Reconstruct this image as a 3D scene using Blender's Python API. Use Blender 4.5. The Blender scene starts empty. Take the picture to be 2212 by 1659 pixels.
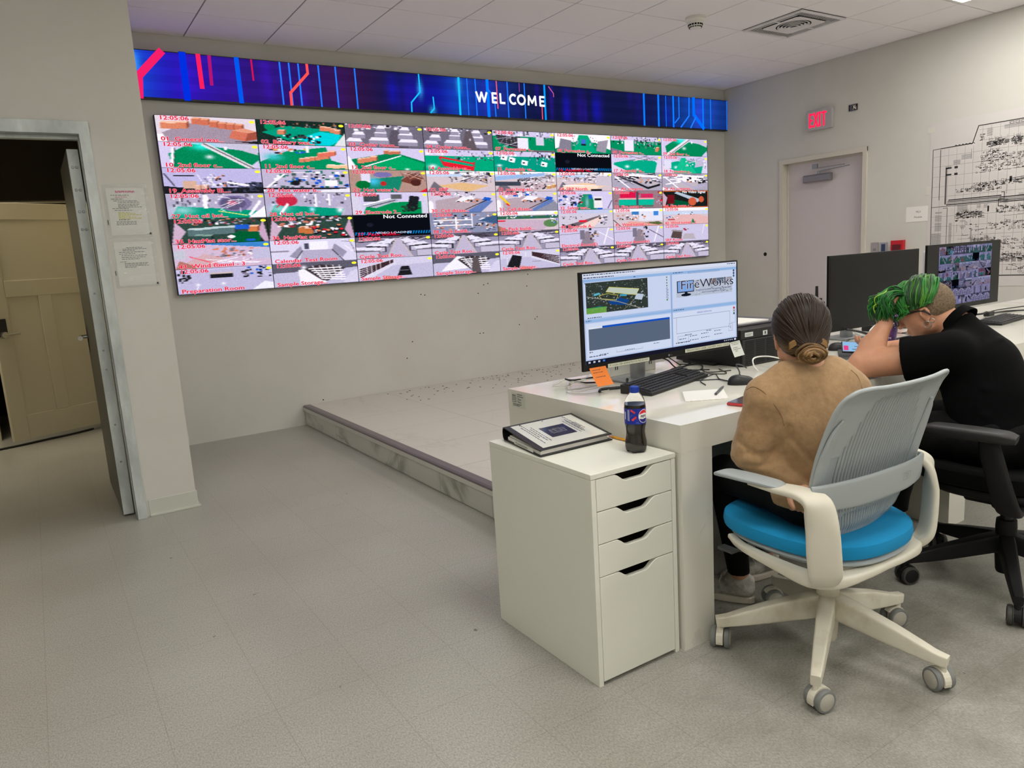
import bpy, bmesh, math, random
import numpy as np
from mathutils import Vector, Matrix

# ------------------------------------------------------------------ camera
scene = bpy.context.scene
COL = scene.collection
cam_data = bpy.data.cameras.new('camera'); cam = bpy.data.objects.new('camera', cam_data)
COL.objects.link(cam); scene.camera = cam
# room axes as seen by the camera (image x right, y down, z forward)
_AX = np.array([3624 - 1106, 398 - 829.5]); _AY = np.array([67 - 1106, 619 - 829.5])
_F = math.sqrt(-float(_AX @ _AY))
_x = np.array([*_AX, _F]); _x /= np.linalg.norm(_x)
_y = np.array([*_AY, _F]); _y /= np.linalg.norm(_y)
_z = np.cross(_x, _y); _z /= np.linalg.norm(_z)
if _z[1] > 0: _z = -_z
_R = np.stack([_x, _y, _z])               # world = R @ cam(x right, y down, z fwd)
_M = Matrix([[_R[i][0], -_R[i][1], -_R[i][2], (0, 0, 1.36)[i]] for i in range(3)] + [[0, 0, 0, 1]])
cam.matrix_world = _M
cam_data.sensor_width = 36.0; cam_data.sensor_fit = 'HORIZONTAL'
cam_data.lens = _F / 2212 * 36.0
cam_data.clip_start = 0.05; cam_data.clip_end = 60

# ------------------------------------------------------------------ world and exposure
w = bpy.data.worlds.new('world'); scene.world = w; w.use_nodes = True
w.node_tree.nodes['Background'].inputs[0].default_value = (0.02, 0.02, 0.02, 1)
w.node_tree.nodes['Background'].inputs[1].default_value = 0.3
vs = scene.view_settings
vs.view_transform = 'Standard'; vs.look = 'None'; vs.gamma = 1.0; vs.use_curve_mapping = False
vs.exposure = 0.0
LAMP = 15.8          # radiance of the ceiling light panels
SCREEN = 1.12        # strength of the video wall pixels
# ceiling light panels: (x0, x1, y0, y1)
PANELS = [(1.87, 2.48, 3.99, 4.60), (6.14, 6.75, 2.17, 3.38), (3.70, 4.31, 1.56, 2.77), (1.26, 1.87, .34, 1.56), (-1.18, -.57, .34, 1.56),  # first panel is fill added out of view to brighten the back
          (3.70, 4.31, -.88, .34), (6.14, 6.75, -.27, .94), (1.26, 1.87, -2.10, -.88), (-1.18, -.57, -2.10, -.88), (3.70, 4.31, -2.71, -1.49)]  # last three are unseen fill panels added to light front faces

# ------------------------------------------------------------------ helpers
def lin(c):
    c = np.asarray(c, float)
    return np.where(c <= 0.04045, c / 12.92, ((c + 0.055) / 1.055) ** 2.4)
def rgb(r, g, b):
    v = lin(np.array([r, g, b]) / 255.0); return (float(v[0]), float(v[1]), float(v[2]), 1.0)

def tag(o, label=None, cat=None, group=None, kind=None):
    if label: o['label'] = label
    if cat: o['category'] = cat
    if group: o['group'] = group
    if kind: o['kind'] = kind
    return o
def thing(name, label, cat, loc=(0, 0, 0), rz=0.0, group=None):
    o = bpy.data.objects.new(name, None); COL.objects.link(o)
    o.empty_display_size = 0.05
    o.location = loc; o.rotation_euler = (0, 0, rz)
    return tag(o, label, cat, group)
def wmat(o):
    m = Matrix.Identity(4)
    while o is not None:
        m = o.matrix_basis @ m; o = o.parent
    return m
def copy_tree(o, parent=None):
    c = o.copy(); COL.objects.link(c); c.parent = parent
    for ch in [k for k in bpy.data.objects if k.parent is o]: copy_tree(ch, c)
    return c

def finish(name, me, mat, parent, smooth, bevel, seg=2, angle=35):
    if mat is not None:
        for m in (mat if isinstance(mat, (list, tuple)) else [mat]): me.materials.append(m)
    o = bpy.data.objects.new(name, me); COL.objects.link(o)
    if smooth:
        me.polygons.foreach_set('use_smooth', [True] * len(me.polygons))
    if parent is not None: o.parent = parent
    if bevel:
        b = o.modifiers.new('bevel', 'BEVEL'); b.width = bevel; b.segments = seg; b.limit_method = 'ANGLE'; b.angle_limit = math.radians(angle)
        b.harden_normals = False
    return o

class MB:
    def __init__(s): s.v = []; s.f = []; s.m = []
    def add(s, verts, faces, mi=0):
        n = len(s.v); s.v += [tuple(map(float, p)) for p in verts]
        s.f += [tuple(n + i for i in f) for f in faces]; s.m += [mi] * len(faces); return s
    def box(s, x0, x1, y0, y1, z0, z1, mi=0):
        return s.add([(x0, y0, z0), (x1, y0, z0), (x1, y1, z0), (x0, y1, z0), (x0, y0, z1), (x1, y0, z1), (x1, y1, z1), (x0, y1, z1)],
                     [(0, 3, 2, 1), (4, 5, 6, 7), (0, 1, 5, 4), (1, 2, 6, 5), (2, 3, 7, 6), (3, 0, 4, 7)], mi)
    def obox(s, c, ax, ay, az, hx, hy, hz, mi=0):
        c = Vector(c); ax = Vector(ax).normalized() * hx; ay = Vector(ay).normalized() * hy; az = Vector(az).normalized() * hz
        P = [c + a * ax + b * ay + d * az for d in (-1, 1) for a, b in ((-1, -1), (1, -1), (1, 1), (-1, 1))]
        return s.add(P, [(0, 3, 2, 1), (4, 5, 6, 7), (0, 1, 5, 4), (1, 2, 6, 5), (2, 3, 7, 6), (3, 0, 4, 7)], mi)
    def prism(s, poly, a0, a1, axis='z', mi=0):
        # poly in the two other axes (cyclic order), extruded along axis
        n = len(poly)
        def P(p, a):
            return {'z': (p[0], p[1], a), 'y': (p[0], a, p[1]), 'x': (a, p[0], p[1])}[axis]
        V = [P(p, a0) for p in poly] + [P(p, a1) for p in poly]
        F = [tuple(range(n))[::-1], tuple(range(n, 2 * n))] + [(i, (i + 1) % n, n + (i + 1) % n, n + i) for i in range(n)]
        return s.add(V, F, mi)
    def lathe(s, prof, c=(0, 0, 0), n=32, axis='z', mi=0, cap=True):
        V = []; c = Vector(c)
        ax = axis if not isinstance(axis, str) else {'x': (1, 0, 0), 'y': (0, 1, 0), 'z': (0, 0, 1)}[axis]
        q = Vector((0, 0, 1)).rotation_difference(Vector(ax).normalized())
        for r, h in prof:
            for k in range(n):
                a = 2 * math.pi * k / n; V.append(c + q @ Vector((r * math.cos(a), r * math.sin(a), h)))
        F = [(i * n + k, i * n + (k + 1) % n, (i + 1) * n + (k + 1) % n, (i + 1) * n + k) for i in range(len(prof) - 1) for k in range(n)]
        if cap: F += [tuple(range(n))[::-1], tuple((len(prof) - 1) * n + k for k in range(n))]
        return s.add(V, F, mi)
    def cyl(s, p0, p1, r0, r1=None, n=24, mi=0):
        p0 = Vector(p0); p1 = Vector(p1); L = (p1 - p0).length
        return s.lathe([(r0, 0), (r0 if r1 is None else r1, L)], p0, n, (p1 - p0), mi)
    def tube(s, pts, r, n=10, mi=0, samples=8, closed=False):
        P = spline(pts, samples, closed); R = r if hasattr(r, '__len__') else [r, r]
        rr = np.interp(np.linspace(0, 1, len(P)), np.linspace(0, 1, len(R)), R)
        V = []; T = []
        for i in range(len(P)):
            if closed: t = P[(i + 1) % len(P)] - P[i - 1]
            else: t = P[min(i + 1, len(P) - 1)] - P[max(i - 1, 0)]
            T.append(t.normalized())
        up = Vector((0, 0, 1)) if abs(T[0].z) < .9 else Vector((1, 0, 0))
        u = T[0].cross(up).normalized()
        for i, p in enumerate(P):
            u = (u - T[i] * u.dot(T[i])).normalized(); w_ = T[i].cross(u)
            for k in range(n):
                a = 2 * math.pi * k / n; V.append(p + (u * math.cos(a) + w_ * math.sin(a)) * float(rr[i]))
        m = len(P); F = []
        for i in range(m if closed else m - 1):
            j = (i + 1) % m
            F += [(i * n + k, i * n + (k + 1) % n, j * n + (k + 1) % n, j * n + k) for k in range(n)]
        if not closed: F += [tuple(range(n))[::-1], tuple((m - 1) * n + k for k in range(n))]
        return s.add(V, F, mi)
    def ribbon(s, pts, sides, W, T, n=16, e=0.55, samples=8, mi=0):
        """rounded-rectangle section swept on a curve; sides: width direction per control point; W, T half sizes"""
        m0 = len(pts); P = spline(pts, samples)
        tt = np.linspace(0, m0 - 1, len(P))
        S = np.array([[np.interp(t, range(m0), [x[c] for x in sides]) for c in range(3)] for t in tt])
        Wi = np.interp(tt, range(m0), W); Ti = np.interp(tt, range(m0), T); V = []
        for i, p in enumerate(P):
            t = (P[min(i + 1, len(P) - 1)] - P[max(i - 1, 0)]).normalized()
            sd = Vector(S[i]); sd = (sd - t * sd.dot(t)).normalized(); nn = t.cross(sd)
            for k in range(n):
                a = 2 * math.pi * (k + .5) / n; ca, sa = math.cos(a), math.sin(a)
                V.append(p + sd * (Wi[i] * math.copysign(abs(ca) ** e, ca)) + nn * (Ti[i] * math.copysign(abs(sa) ** e, sa)))
        m = len(P)
        F = [(i * n + k, i * n + (k + 1) % n, (i + 1) * n + (k + 1) % n, (i + 1) * n + k) for i in range(m - 1) for k in range(n)]
        F += [tuple(range(n))[::-1], tuple((m - 1) * n + k for k in range(n))]
        return s.add(V, F, mi)
    def xform(s, M, start=0):
        for i in range(start, len(s.v)): s.v[i] = tuple(M @ Vector(s.v[i]))
        return s
    def build(s, name, mat, parent=None, smooth=False, bevel=0, seg=2, world=True, angle=35, sub=0):
        V = s.v
        if parent is not None and world:
            Mi = wmat(parent).inverted(); V = [tuple(Mi @ Vector(p)) for p in V]
        me = bpy.data.meshes.new(name); me.from_pydata(V, [], s.f)
        bm = bmesh.new(); bm.from_mesh(me); bmesh.ops.recalc_face_normals(bm, faces=bm.faces); bm.to_mesh(me); bm.free()
        if any(s.m): me.polygons.foreach_set('material_index', s.m)
        o = finish(name, me, mat, parent, smooth, bevel, seg, angle)
        if sub:
            q = o.modifiers.new('sub', 'SUBSURF'); q.levels = sub; q.render_levels = sub
        if smooth and not sub:
            me.set_sharp_from_angle(angle=math.radians(40))
        return o

def spline(pts, samples=8, closed=False):
    P = [Vector(p) for p in pts]
    if len(P) < 3 and not closed:
        return [P[0].lerp(P[-1], i / samples) for i in range(samples + 1)]
    out = []; n = len(P)
    rng = range(n) if closed else range(n - 1)
    for i in rng:
        if closed: a, b, c, d = P[i - 1], P[i], P[(i + 1) % n], P[(i + 2) % n]
        else:
            b, c = P[i], P[i + 1]; a = P[i - 1] if i else b * 2 - c; d = P[i + 2] if i + 2 < n else c * 2 - b
        for k in range(samples):
            t = k / samples
            out.append(0.5 * ((2 * b) + (-a + c) * t + (2 * a - 5 * b + 4 * c - d) * t * t + (-a + 3 * b - 3 * c + d) * t ** 3))
    if not closed: out.append(P[-1])
    return out

# ---- materials
def principled(name, color, rough=0.5, metal=0.0, **kw):
    m = bpy.data.materials.new(name); m.use_nodes = True
    b = m.node_tree.nodes['Principled BSDF']
    b.inputs['Base Color'].default_value = color; b.inputs['Roughness'].default_value = rough; b.inputs['Metallic'].default_value = metal
    for k, v in kw.items(): b.inputs[k.replace('_', ' ')].default_value = v
    return m
def nd(m, t, **kw):
    n = m.node_tree.nodes.new(t)
    for k, v in kw.items():
        if k in n.inputs.keys() if isinstance(k, str) else False: n.inputs[k].default_value = v
        else: setattr(n, k, v)
    return n
def bump(m, scale, strength, detail=4, dist=0.002, kind='noise', stretch=None):
    nt = m.node_tree; tc = nt.nodes.new('ShaderNodeTexCoord'); b = nt.nodes['Principled BSDF']
    src = tc.outputs['Object']
    if stretch:
        mp = nt.nodes.new('ShaderNodeMapping'); mp.inputs['Scale'].default_value = stretch; nt.links.new(src, mp.inputs[0]); src = mp.outputs[0]
    if kind == 'noise':
        n = nt.nodes.new('ShaderNodeTexNoise'); n.inputs['Scale'].default_value = scale; n.inputs['Detail'].default_value = detail; out = n.outputs['Fac']
    else:
        n = nt.nodes.new('ShaderNodeTexVoronoi'); n.inputs['Scale'].default_value = scale; out = n.outputs['Distance']
    nt.links.new(src, n.inputs['Vector'])
    bp = nt.nodes.new('ShaderNodeBump'); bp.inputs['Strength'].default_value = strength; bp.inputs['Distance'].default_value = dist
    nt.links.new(out, bp.inputs['Height']); nt.links.new(bp.outputs[0], b.inputs['Normal'])
    return m
def mottle(m, c0, c1, scale, detail=5, lo=.35, hi=.65, stretch=None, rough=.6):
    nt = m.node_tree; tc = nt.nodes.new('ShaderNodeTexCoord'); b = nt.nodes['Principled BSDF']; src = tc.outputs['Object']
    if stretch:
        mp = nt.nodes.new('ShaderNodeMapping'); mp.inputs['Scale'].default_value = stretch; nt.links.new(src, mp.inputs[0]); src = mp.outputs[0]
    n = nt.nodes.new('ShaderNodeTexNoise'); n.inputs['Scale'].default_value = scale; n.inputs['Detail'].default_value = detail; n.inputs['Roughness'].default_value = rough
    nt.links.new(src, n.inputs['Vector'])
    r = nt.nodes.new('ShaderNodeValToRGB'); r.color_ramp.elements[0].position = lo; r.color_ramp.elements[1].position = hi
    r.color_ramp.elements[0].color = c0; r.color_ramp.elements[1].color = c1
    nt.links.new(n.outputs['Fac'], r.inputs[0]); nt.links.new(r.outputs[0], b.inputs['Base Color'])
    return r, n
def emissive(name, color, strength):
    m = bpy.data.materials.new(name); m.use_nodes = True; nt = m.node_tree
    nt.nodes.remove(nt.nodes['Principled BSDF'])
    e = nt.nodes.new('ShaderNodeEmission'); e.inputs[0].default_value = color; e.inputs[1].default_value = strength
    nt.links.new(e.outputs[0], nt.nodes['Material Output'].inputs[0]); return m
def colored_emission(name, strength):
    m = emissive(name, (1, 1, 1, 1), strength); nt = m.node_tree
    a = nt.nodes.new('ShaderNodeAttribute'); a.attribute_name = 'Col'
    nt.links.new(a.outputs['Color'], [n for n in nt.nodes if n.type == 'EMISSION'][0].inputs[0]); return m
def colored_paper(name, rough=0.6, **kw):
    m = principled(name, (1, 1, 1, 1), rough, **kw); nt = m.node_tree
    a = nt.nodes.new('ShaderNodeAttribute'); a.attribute_name = 'Col'
    nt.links.new(a.outputs['Color'], nt.nodes['Principled BSDF'].inputs['Base Color']); return m

# ---- text
_tc = {}
def text_geo(s, bold=0.0):
    """flat text, cap height about 0.7, starts at x = 0; returns (points, faces, width)"""
    key = (s, bold)
    if key in _tc: return _tc[key]
    cu = bpy.data.curves.new('t', 'FONT'); cu.body = s; cu.resolution_u = 2; cu.offset = bold; cu.size = 1.0
    o = bpy.data.objects.new('t', cu); COL.objects.link(o)
    dg = bpy.context.evaluated_depsgraph_get(); dg.update()
    me = o.evaluated_get(dg).to_mesh()
    v = [(p.co.x, p.co.y) for p in me.vertices]; f = [tuple(p.vertices) for p in me.polygons]
    o.evaluated_get(dg).to_mesh_clear()
    bpy.data.objects.remove(o); bpy.data.curves.remove(cu)
    wd = max([p[0] for p in v] or [0])
    _tc[key] = (v, f, wd); return _tc[key]

class Canvas:
    """flat coloured artwork lying on a surface: origin O, right U, up V, outward N"""
    def __init__(s, O, U, V, N, step=0.0003):
        s.O = Vector(O); s.U = Vector(U).normalized(); s.V = Vector(V).normalized(); s.N = Vector(N).normalized()
        s.v = []; s.f = []; s.c = []; s.lay = 1; s.step = step
    def up(s): s.lay += 1; return s
    def poly(s, pts, col, faces=None):
        n = len(s.v); d = s.N * (s.lay * s.step)
        s.v += [tuple(s.O + s.U * p[0] + s.V * p[1] + d) for p in pts]
        fs = faces if faces is not None else [tuple(range(len(pts)))]
        s.f += [tuple(n + i for i in f) for f in fs]; s.c += [tuple(col)] * len(fs); return s
    def rect(s, x0, y0, x1, y1, col): return s.poly([(x0, y0), (x1, y0), (x1, y1), (x0, y1)], col)
    def frame(s, x0, y0, x1, y1, w_, col):
        s.rect(x0, y0, x1, y0 + w_, col); s.rect(x0, y1 - w_, x1, y1, col); s.rect(x0, y0, x0 + w_, y1, col); return s.rect(x1 - w_, y0, x1, y1, col)
    def line(s, pts, w_, col, w2=None):
        for i in range(len(pts) - 1):
            a = np.array(pts[i], float); b = np.array(pts[i + 1], float); d = b - a; L = np.linalg.norm(d)
            if L < 1e-9: continue
            n = np.array([-d[1], d[0]]) / L * w_ / 2; e = d / L * w_ * .3
            s.poly([a - n - e, b - n + e, b + n + e, a + n - e], col)
        return s
    def ell(s, cx, cy, rx, ry, col, n=20):
        return s.poly([(cx + rx * math.cos(2 * math.pi * k / n), cy + ry * math.sin(2 * math.pi * k / n)) for k in range(n)], col)
    def ring(s, cx, cy, rx, ry, w_, col, n=24, a0=0, a1=360):
        P = []
        for k in range(n + 1):
            a = math.radians(a0 + (a1 - a0) * k / n); P.append((cx + rx * math.cos(a), cy + ry * math.sin(a)))
        return s.line(P, w_, col)
    def text(s, t, x, y, size, col, sx=1.0, bold=0.0, align='l', width=None, rot=0):
        v, f, wd = text_geo(t, 0.0)
        if not f: return s
        if bold > .004:      # heavier weight: the same outline drawn again a little to each side
            b_ = bold * size * .8; sw_ = sx if not width else width / (wd * size)
            for dx, dy in ((-1, 0), (1, 0), (0, .8), (0, -.8)) + (((-.7, -.6), (.7, .6), (-.7, .6), (.7, -.6)) if bold > .03 else ()): s.text(t, x + dx * b_ * max(1, sw_ * .8), y + dy * b_, size, col, sx, 0.0, align, width, rot)
        if width: sx = width / (wd * size)
        off = {'l': 0, 'c': -wd / 2, 'r': -wd}[align]; ca, sa = math.cos(rot), math.sin(rot)
        P = [((p[0] + off) * size * sx, p[1] * size) for p in v]
        return s.poly([(x + a * ca - b * sa, y + a * sa + b * ca) for a, b in P], col, f)
    def build(s, name, mat, parent=None, world=True):
        V = s.v
        if parent is not None and world:
            Mi = wmat(parent).inverted(); V = [tuple(Mi @ Vector(p)) for p in V]
        me = bpy.data.meshes.new(name); me.from_pydata(V, [], s.f)
        a = me.color_attributes.new('Col', 'FLOAT_COLOR', 'CORNER')
        cnt = [len(f) for f in s.f]; cc = np.repeat(np.array(s.c, dtype=np.float32), cnt, axis=0)
        a.data.foreach_set('color', cc.ravel())
        return finish(name, me, mat, parent, False, 0)

def raster_mesh(name, img, O, U, V, mat, parent=None, world=True):
    """img rows bottom to top, (h, w, 3) linear colour; O corner, U and V full edge vectors"""
    h, w_ = img.shape[:2]; O = np.array(O, float); U = np.array(U, float); V = np.array(V, float)
    if parent is not None and world:
        Mi = wmat(parent).inverted(); R3 = np.array(Mi.to_3x3()); O = np.array(Mi @ Vector(O)); U = R3 @ U; V = R3 @ V
    gx, gy = np.meshgrid(np.linspace(0, 1, w_ + 1), np.linspace(0, 1, h + 1))
    P = O + gx[..., None] * U + gy[..., None] * V
    me = bpy.data.meshes.new(name); me.vertices.add((h + 1) * (w_ + 1)); me.vertices.foreach_set('co', P.astype(np.float32).ravel())
    i, j = np.meshgrid(np.arange(w_), np.arange(h)); a = j * (w_ + 1) + i
    q = np.stack([a, a + 1, a + w_ + 2, a + w_ + 1], -1).reshape(-1, 4); n = len(q)
    me.loops.add(n * 4); me.loops.foreach_set('vertex_index', q.ravel().astype(np.int32))
    me.polygons.add(n); me.polygons.foreach_set('loop_start', np.arange(n, dtype=np.int32) * 4)
    me.update(calc_edges=True)
    at = me.color_attributes.new('Col', 'FLOAT_COLOR', 'CORNER')
    c = np.ones((n, 4), np.float32); c[:, :3] = img.reshape(-1, 3)
    at.data.foreach_set('color', np.repeat(c, 4, axis=0).ravel())
    return finish(name, me, mat, parent, False, 0)
# ------------------------------------------------------------------ setting: materials
M = {}
M['wall'] = principled('wall_paint', rgb(206, 205, 196), .75); bump(M['wall'], 260, .08)
mottle(M['wall'], rgb(202, 200, 191), rgb(208, 206, 198), 1.3)
M['corr'] = principled('corridor_paint', rgb(200, 194, 172), .7); bump(M['corr'], 200, .1)
M['tile'] = principled('ceiling_tile', rgb(240, 237, 238), .9); bump(M['tile'], 320, .3, dist=.003)
M['tbar'] = principled('ceiling_grid', rgb(120, 116, 112), .6)
M['frame'] = principled('galvanised_frame', rgb(196, 202, 200), .38, .25); mottle(M['frame'], rgb(172, 178, 176), rgb(206, 212, 210), 9, stretch=(1, 1, .4))
M['doorpaint'] = principled('door_paint', rgb(214, 208, 200), .5)
M['metal'] = principled('brushed_metal', rgb(150, 152, 155), .35, .9)
M['steel'] = principled('satin_nickel', rgb(190, 188, 182), .28, 1.0)
M['black'] = principled('black_plastic', rgb(24, 24, 25), .45)
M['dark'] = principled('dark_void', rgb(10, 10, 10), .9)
M['white'] = principled('white_plastic', rgb(225, 224, 216), .4)
M['vinyl'] = principled('vinyl_base', rgb(196, 198, 186), .5)

# floor: speckled vinyl tiles with faint seams and grime
def floor_material():
    m = principled('vinyl_floor', (1, 1, 1, 1), .32); nt = m.node_tree; b = nt.nodes['Principled BSDF']; L = nt.links.new
    tc = nt.nodes.new('ShaderNodeTexCoord')
    n1 = nt.nodes.new('ShaderNodeTexNoise'); n1.inputs['Scale'].default_value = 210; n1.inputs['Detail'].default_value = 6; n1.inputs['Roughness'].default_value = .75
    mp = nt.nodes.new('ShaderNodeMapping'); mp.inputs['Scale'].default_value = (1, .55, 1); mp.inputs['Rotation'].default_value = (0, 0, .5)
    L(tc.outputs['Object'], mp.inputs[0]); L(mp.outputs[0], n1.inputs['Vector'])
    r1 = nt.nodes.new('ShaderNodeValToRGB'); e = r1.color_ramp.elements
    e[0].position = .38; e[0].color = rgb(148, 146, 138); e[1].position = .60; e[1].color = rgb(186, 184, 176)
    L(n1.outputs['Fac'], r1.inputs[0])
    # broad tone changes and grime
    n2 = nt.nodes.new('ShaderNodeTexNoise'); n2.inputs['Scale'].default_value = 1.1; n2.inputs['Detail'].default_value = 5; L(tc.outputs['Object'], n2.inputs['Vector'])
    r2 = nt.nodes.new('ShaderNodeValToRGB'); r2.color_ramp.elements[0].position = .3; r2.color_ramp.elements[0].color = (.86, .85, .83, 1); r2.color_ramp.elements[1].position = .62; r2.color_ramp.elements[1].color = (1, 1, 1, 1)
    L(n2.outputs['Fac'], r2.inputs[0])
    mx = nt.nodes.new('ShaderNodeMix'); mx.data_type = 'RGBA'; mx.blend_type = 'MULTIPLY'; mx.inputs[0].default_value = 1; L(r1.outputs[0], mx.inputs[6]); L(r2.outputs[0], mx.inputs[7])
    # worn, dirty area where the chairs roll
    sx = nt.nodes.new('ShaderNodeSeparateXYZ'); L(tc.outputs['Object'], sx.inputs[0])
    vm = nt.nodes.new('ShaderNodeVectorMath'); vm.operation = 'DISTANCE'; vm.inputs[1].default_value = (2.6, 1.0, 0)
    L(tc.outputs['Object'], vm.inputs[0])
    mr = nt.nodes.new('ShaderNodeMapRange'); mr.inputs['From Min'].default_value = 1.9; mr.inputs['From Max'].default_value = .6; L(vm.outputs['Value'], mr.inputs[0])
    n3 = nt.nodes.new('ShaderNodeTexNoise'); n3.inputs['Scale'].default_value = 6; n3.inputs['Detail'].default_value = 8; n3.inputs['Roughness'].default_value = .7; L(tc.outputs['Object'], n3.inputs['Vector'])
    r3 = nt.nodes.new('ShaderNodeMapRange'); r3.inputs['From Min'].default_value = .25; r3.inputs['From Max'].default_value = .7; L(n3.outputs['Fac'], r3.inputs[0])
    mu = nt.nodes.new('ShaderNodeMath'); mu.operation = 'MULTIPLY'; L(mr.outputs[0], mu.inputs[0]); L(r3.outputs[0], mu.inputs[1])
    mu2 = nt.nodes.new('ShaderNodeMath'); mu2.operation = 'MULTIPLY'; mu2.inputs[1].default_value = .62; L(mu.outputs[0], mu2.inputs[0])
    mx2 = nt.nodes.new('ShaderNodeMix'); mx2.data_type = 'RGBA'; L(mu2.outputs[0], mx2.inputs[0]); L(mx.outputs[2], mx2.inputs[6]); mx2.inputs[7].default_value = rgb(92, 86, 72)
    # small dark scuffs
    vo = nt.nodes.new('ShaderNodeTexNoise'); vo.inputs['Scale'].default_value = 17; vo.inputs['Detail'].default_value = 3; L(tc.outputs['Object'], vo.inputs['Vector'])
    r4 = nt.nodes.new('ShaderNodeMapRange'); r4.inputs['From Min'].default_value = .735; r4.inputs['From Max'].default_value = .76; L(vo.outputs['Fac'], r4.inputs[0])
    mu4 = nt.nodes.new('ShaderNodeMath'); mu4.operation = 'MULTIPLY'; mu4.inputs[1].default_value = .7; L(r4.outputs[0], mu4.inputs[0])
    mx3 = nt.nodes.new('ShaderNodeMix'); mx3.data_type = 'RGBA'; L(mu4.outputs[0], mx3.inputs[0]); L(mx2.outputs[2], mx3.inputs[6]); mx3.inputs[7].default_value = rgb(60, 55, 48)
    # tile seams every 0.61 m
    br = nt.nodes.new('ShaderNodeTexBrick'); br.offset = 0; br.inputs['Scale'].default_value = 1; br.inputs['Mortar Size'].default_value = .0012; br.inputs['Brick Width'].default_value = .3055; br.inputs['Row Height'].default_value = .3055
    br.inputs['Color1'].default_value = (1, 1, 1, 1); br.inputs['Color2'].default_value = (.97, .97, .96, 1); br.inputs['Mortar'].default_value = (.80, .78, .76, 1)
    mpb = nt.nodes.new('ShaderNodeMapping'); mpb.inputs['Location'].default_value = (-.1515, -.0805, 0); L(tc.outputs['Object'], mpb.inputs[0]); L(mpb.outputs[0], br.inputs['Vector'])
    mx5 = nt.nodes.new('ShaderNodeMix'); mx5.data_type = 'RGBA'; mx5.blend_type = 'MULTIPLY'; mx5.inputs[0].default_value = 1; L(mx3.outputs[2], mx5.inputs[6]); L(br.outputs['Color'], mx5.inputs[7])
    L(mx5.outputs[2], b.inputs['Base Color'])
    rr = nt.nodes.new('ShaderNodeMapRange'); rr.inputs['To Min'].default_value = .26; rr.inputs['To Max'].default_value = .46; L(n2.outputs['Fac'], rr.inputs[0]); L(rr.outputs[0], b.inputs['Roughness'])
    bp = nt.nodes.new('ShaderNodeBump'); bp.inputs['Strength'].default_value = .03; bp.inputs['Distance'].default_value = .0005; L(n1.outputs['Fac'], bp.inputs['Height']); L(bp.outputs[0], b.inputs['Normal'])
    b.inputs['Specular IOR Level'].default_value = .4
    return m
M['floor'] = floor_material()

def marble(name, base, vein, rough, scale=1.2, amount=.055, joints=None, rot=0.6):
    m = principled(name, base, rough); nt = m.node_tree; b = nt.nodes['Principled BSDF']; L = nt.links.new
    tc = nt.nodes.new('ShaderNodeTexCoord')
    mp = nt.nodes.new('ShaderNodeMapping'); mp.inputs['Rotation'].default_value = (.3, .5, rot); mp.inputs['Scale'].default_value = (1, .45, 1); L(tc.outputs['Object'], mp.inputs[0])
    n = nt.nodes.new('ShaderNodeTexNoise'); n.inputs['Scale'].default_value = scale; n.inputs['Detail'].default_value = 9; n.inputs['Roughness'].default_value = .62; n.inputs['Distortion'].default_value = .6
    L(mp.outputs[0], n.inputs['Vector'])
    s = nt.nodes.new('ShaderNodeMath'); s.operation = 'SUBTRACT'; s.inputs[1].default_value = .5; L(n.outputs['Fac'], s.inputs[0])
    a = nt.nodes.new('ShaderNodeMath'); a.operation = 'ABSOLUTE'; L(s.outputs[0], a.inputs[0])
    r = nt.nodes.new('ShaderNodeMapRange'); r.inputs['From Min'].default_value = 0; r.inputs['From Max'].default_value = amount; r.inputs['To Min'].default_value = 1; r.inputs['To Max'].default_value = 0; L(a.outputs[0], r.inputs[0])
    n2 = nt.nodes.new('ShaderNodeTexNoise'); n2.inputs['Scale'].default_value = 1.7; n2.inputs['Detail'].default_value = 2; L(tc.outputs['Object'], n2.inputs['Vector'])
    r2 = nt.nodes.new('ShaderNodeMapRange'); r2.inputs['From Min'].default_value = .48; r2.inputs['From Max'].default_value = .68; L(n2.outputs['Fac'], r2.inputs[0])
    mu = nt.nodes.new('ShaderNodeMath'); mu.operation = 'MULTIPLY'; L(r.outputs[0], mu.inputs[0]); L(r2.outputs[0], mu.inputs[1])
    mx = nt.nodes.new('ShaderNodeMix'); mx.data_type = 'RGBA'; L(mu.outputs[0], mx.inputs[0]); mx.inputs[6].default_value = base; mx.inputs[7].default_value = vein
    L(mx.outputs[2], b.inputs['Base Color']); return m
M['desk'] = marble('desk_marble', rgb(228, 226, 214), rgb(172, 170, 160), .055, 1.1, .035)
M['plat'] = marble('platform_tile', rgb(206, 200, 192), rgb(190, 184, 176), .3, 2.5, .02)
M['riser'] = marble('riser_marble', rgb(206, 206, 196), rgb(120, 118, 110), .2, 1.5, .045)
M['riserplain'] = principled('riser_cap', rgb(206, 204, 196), .35)
M['grout'] = principled('dark_grout', rgb(70, 66, 62), .8)

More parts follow.
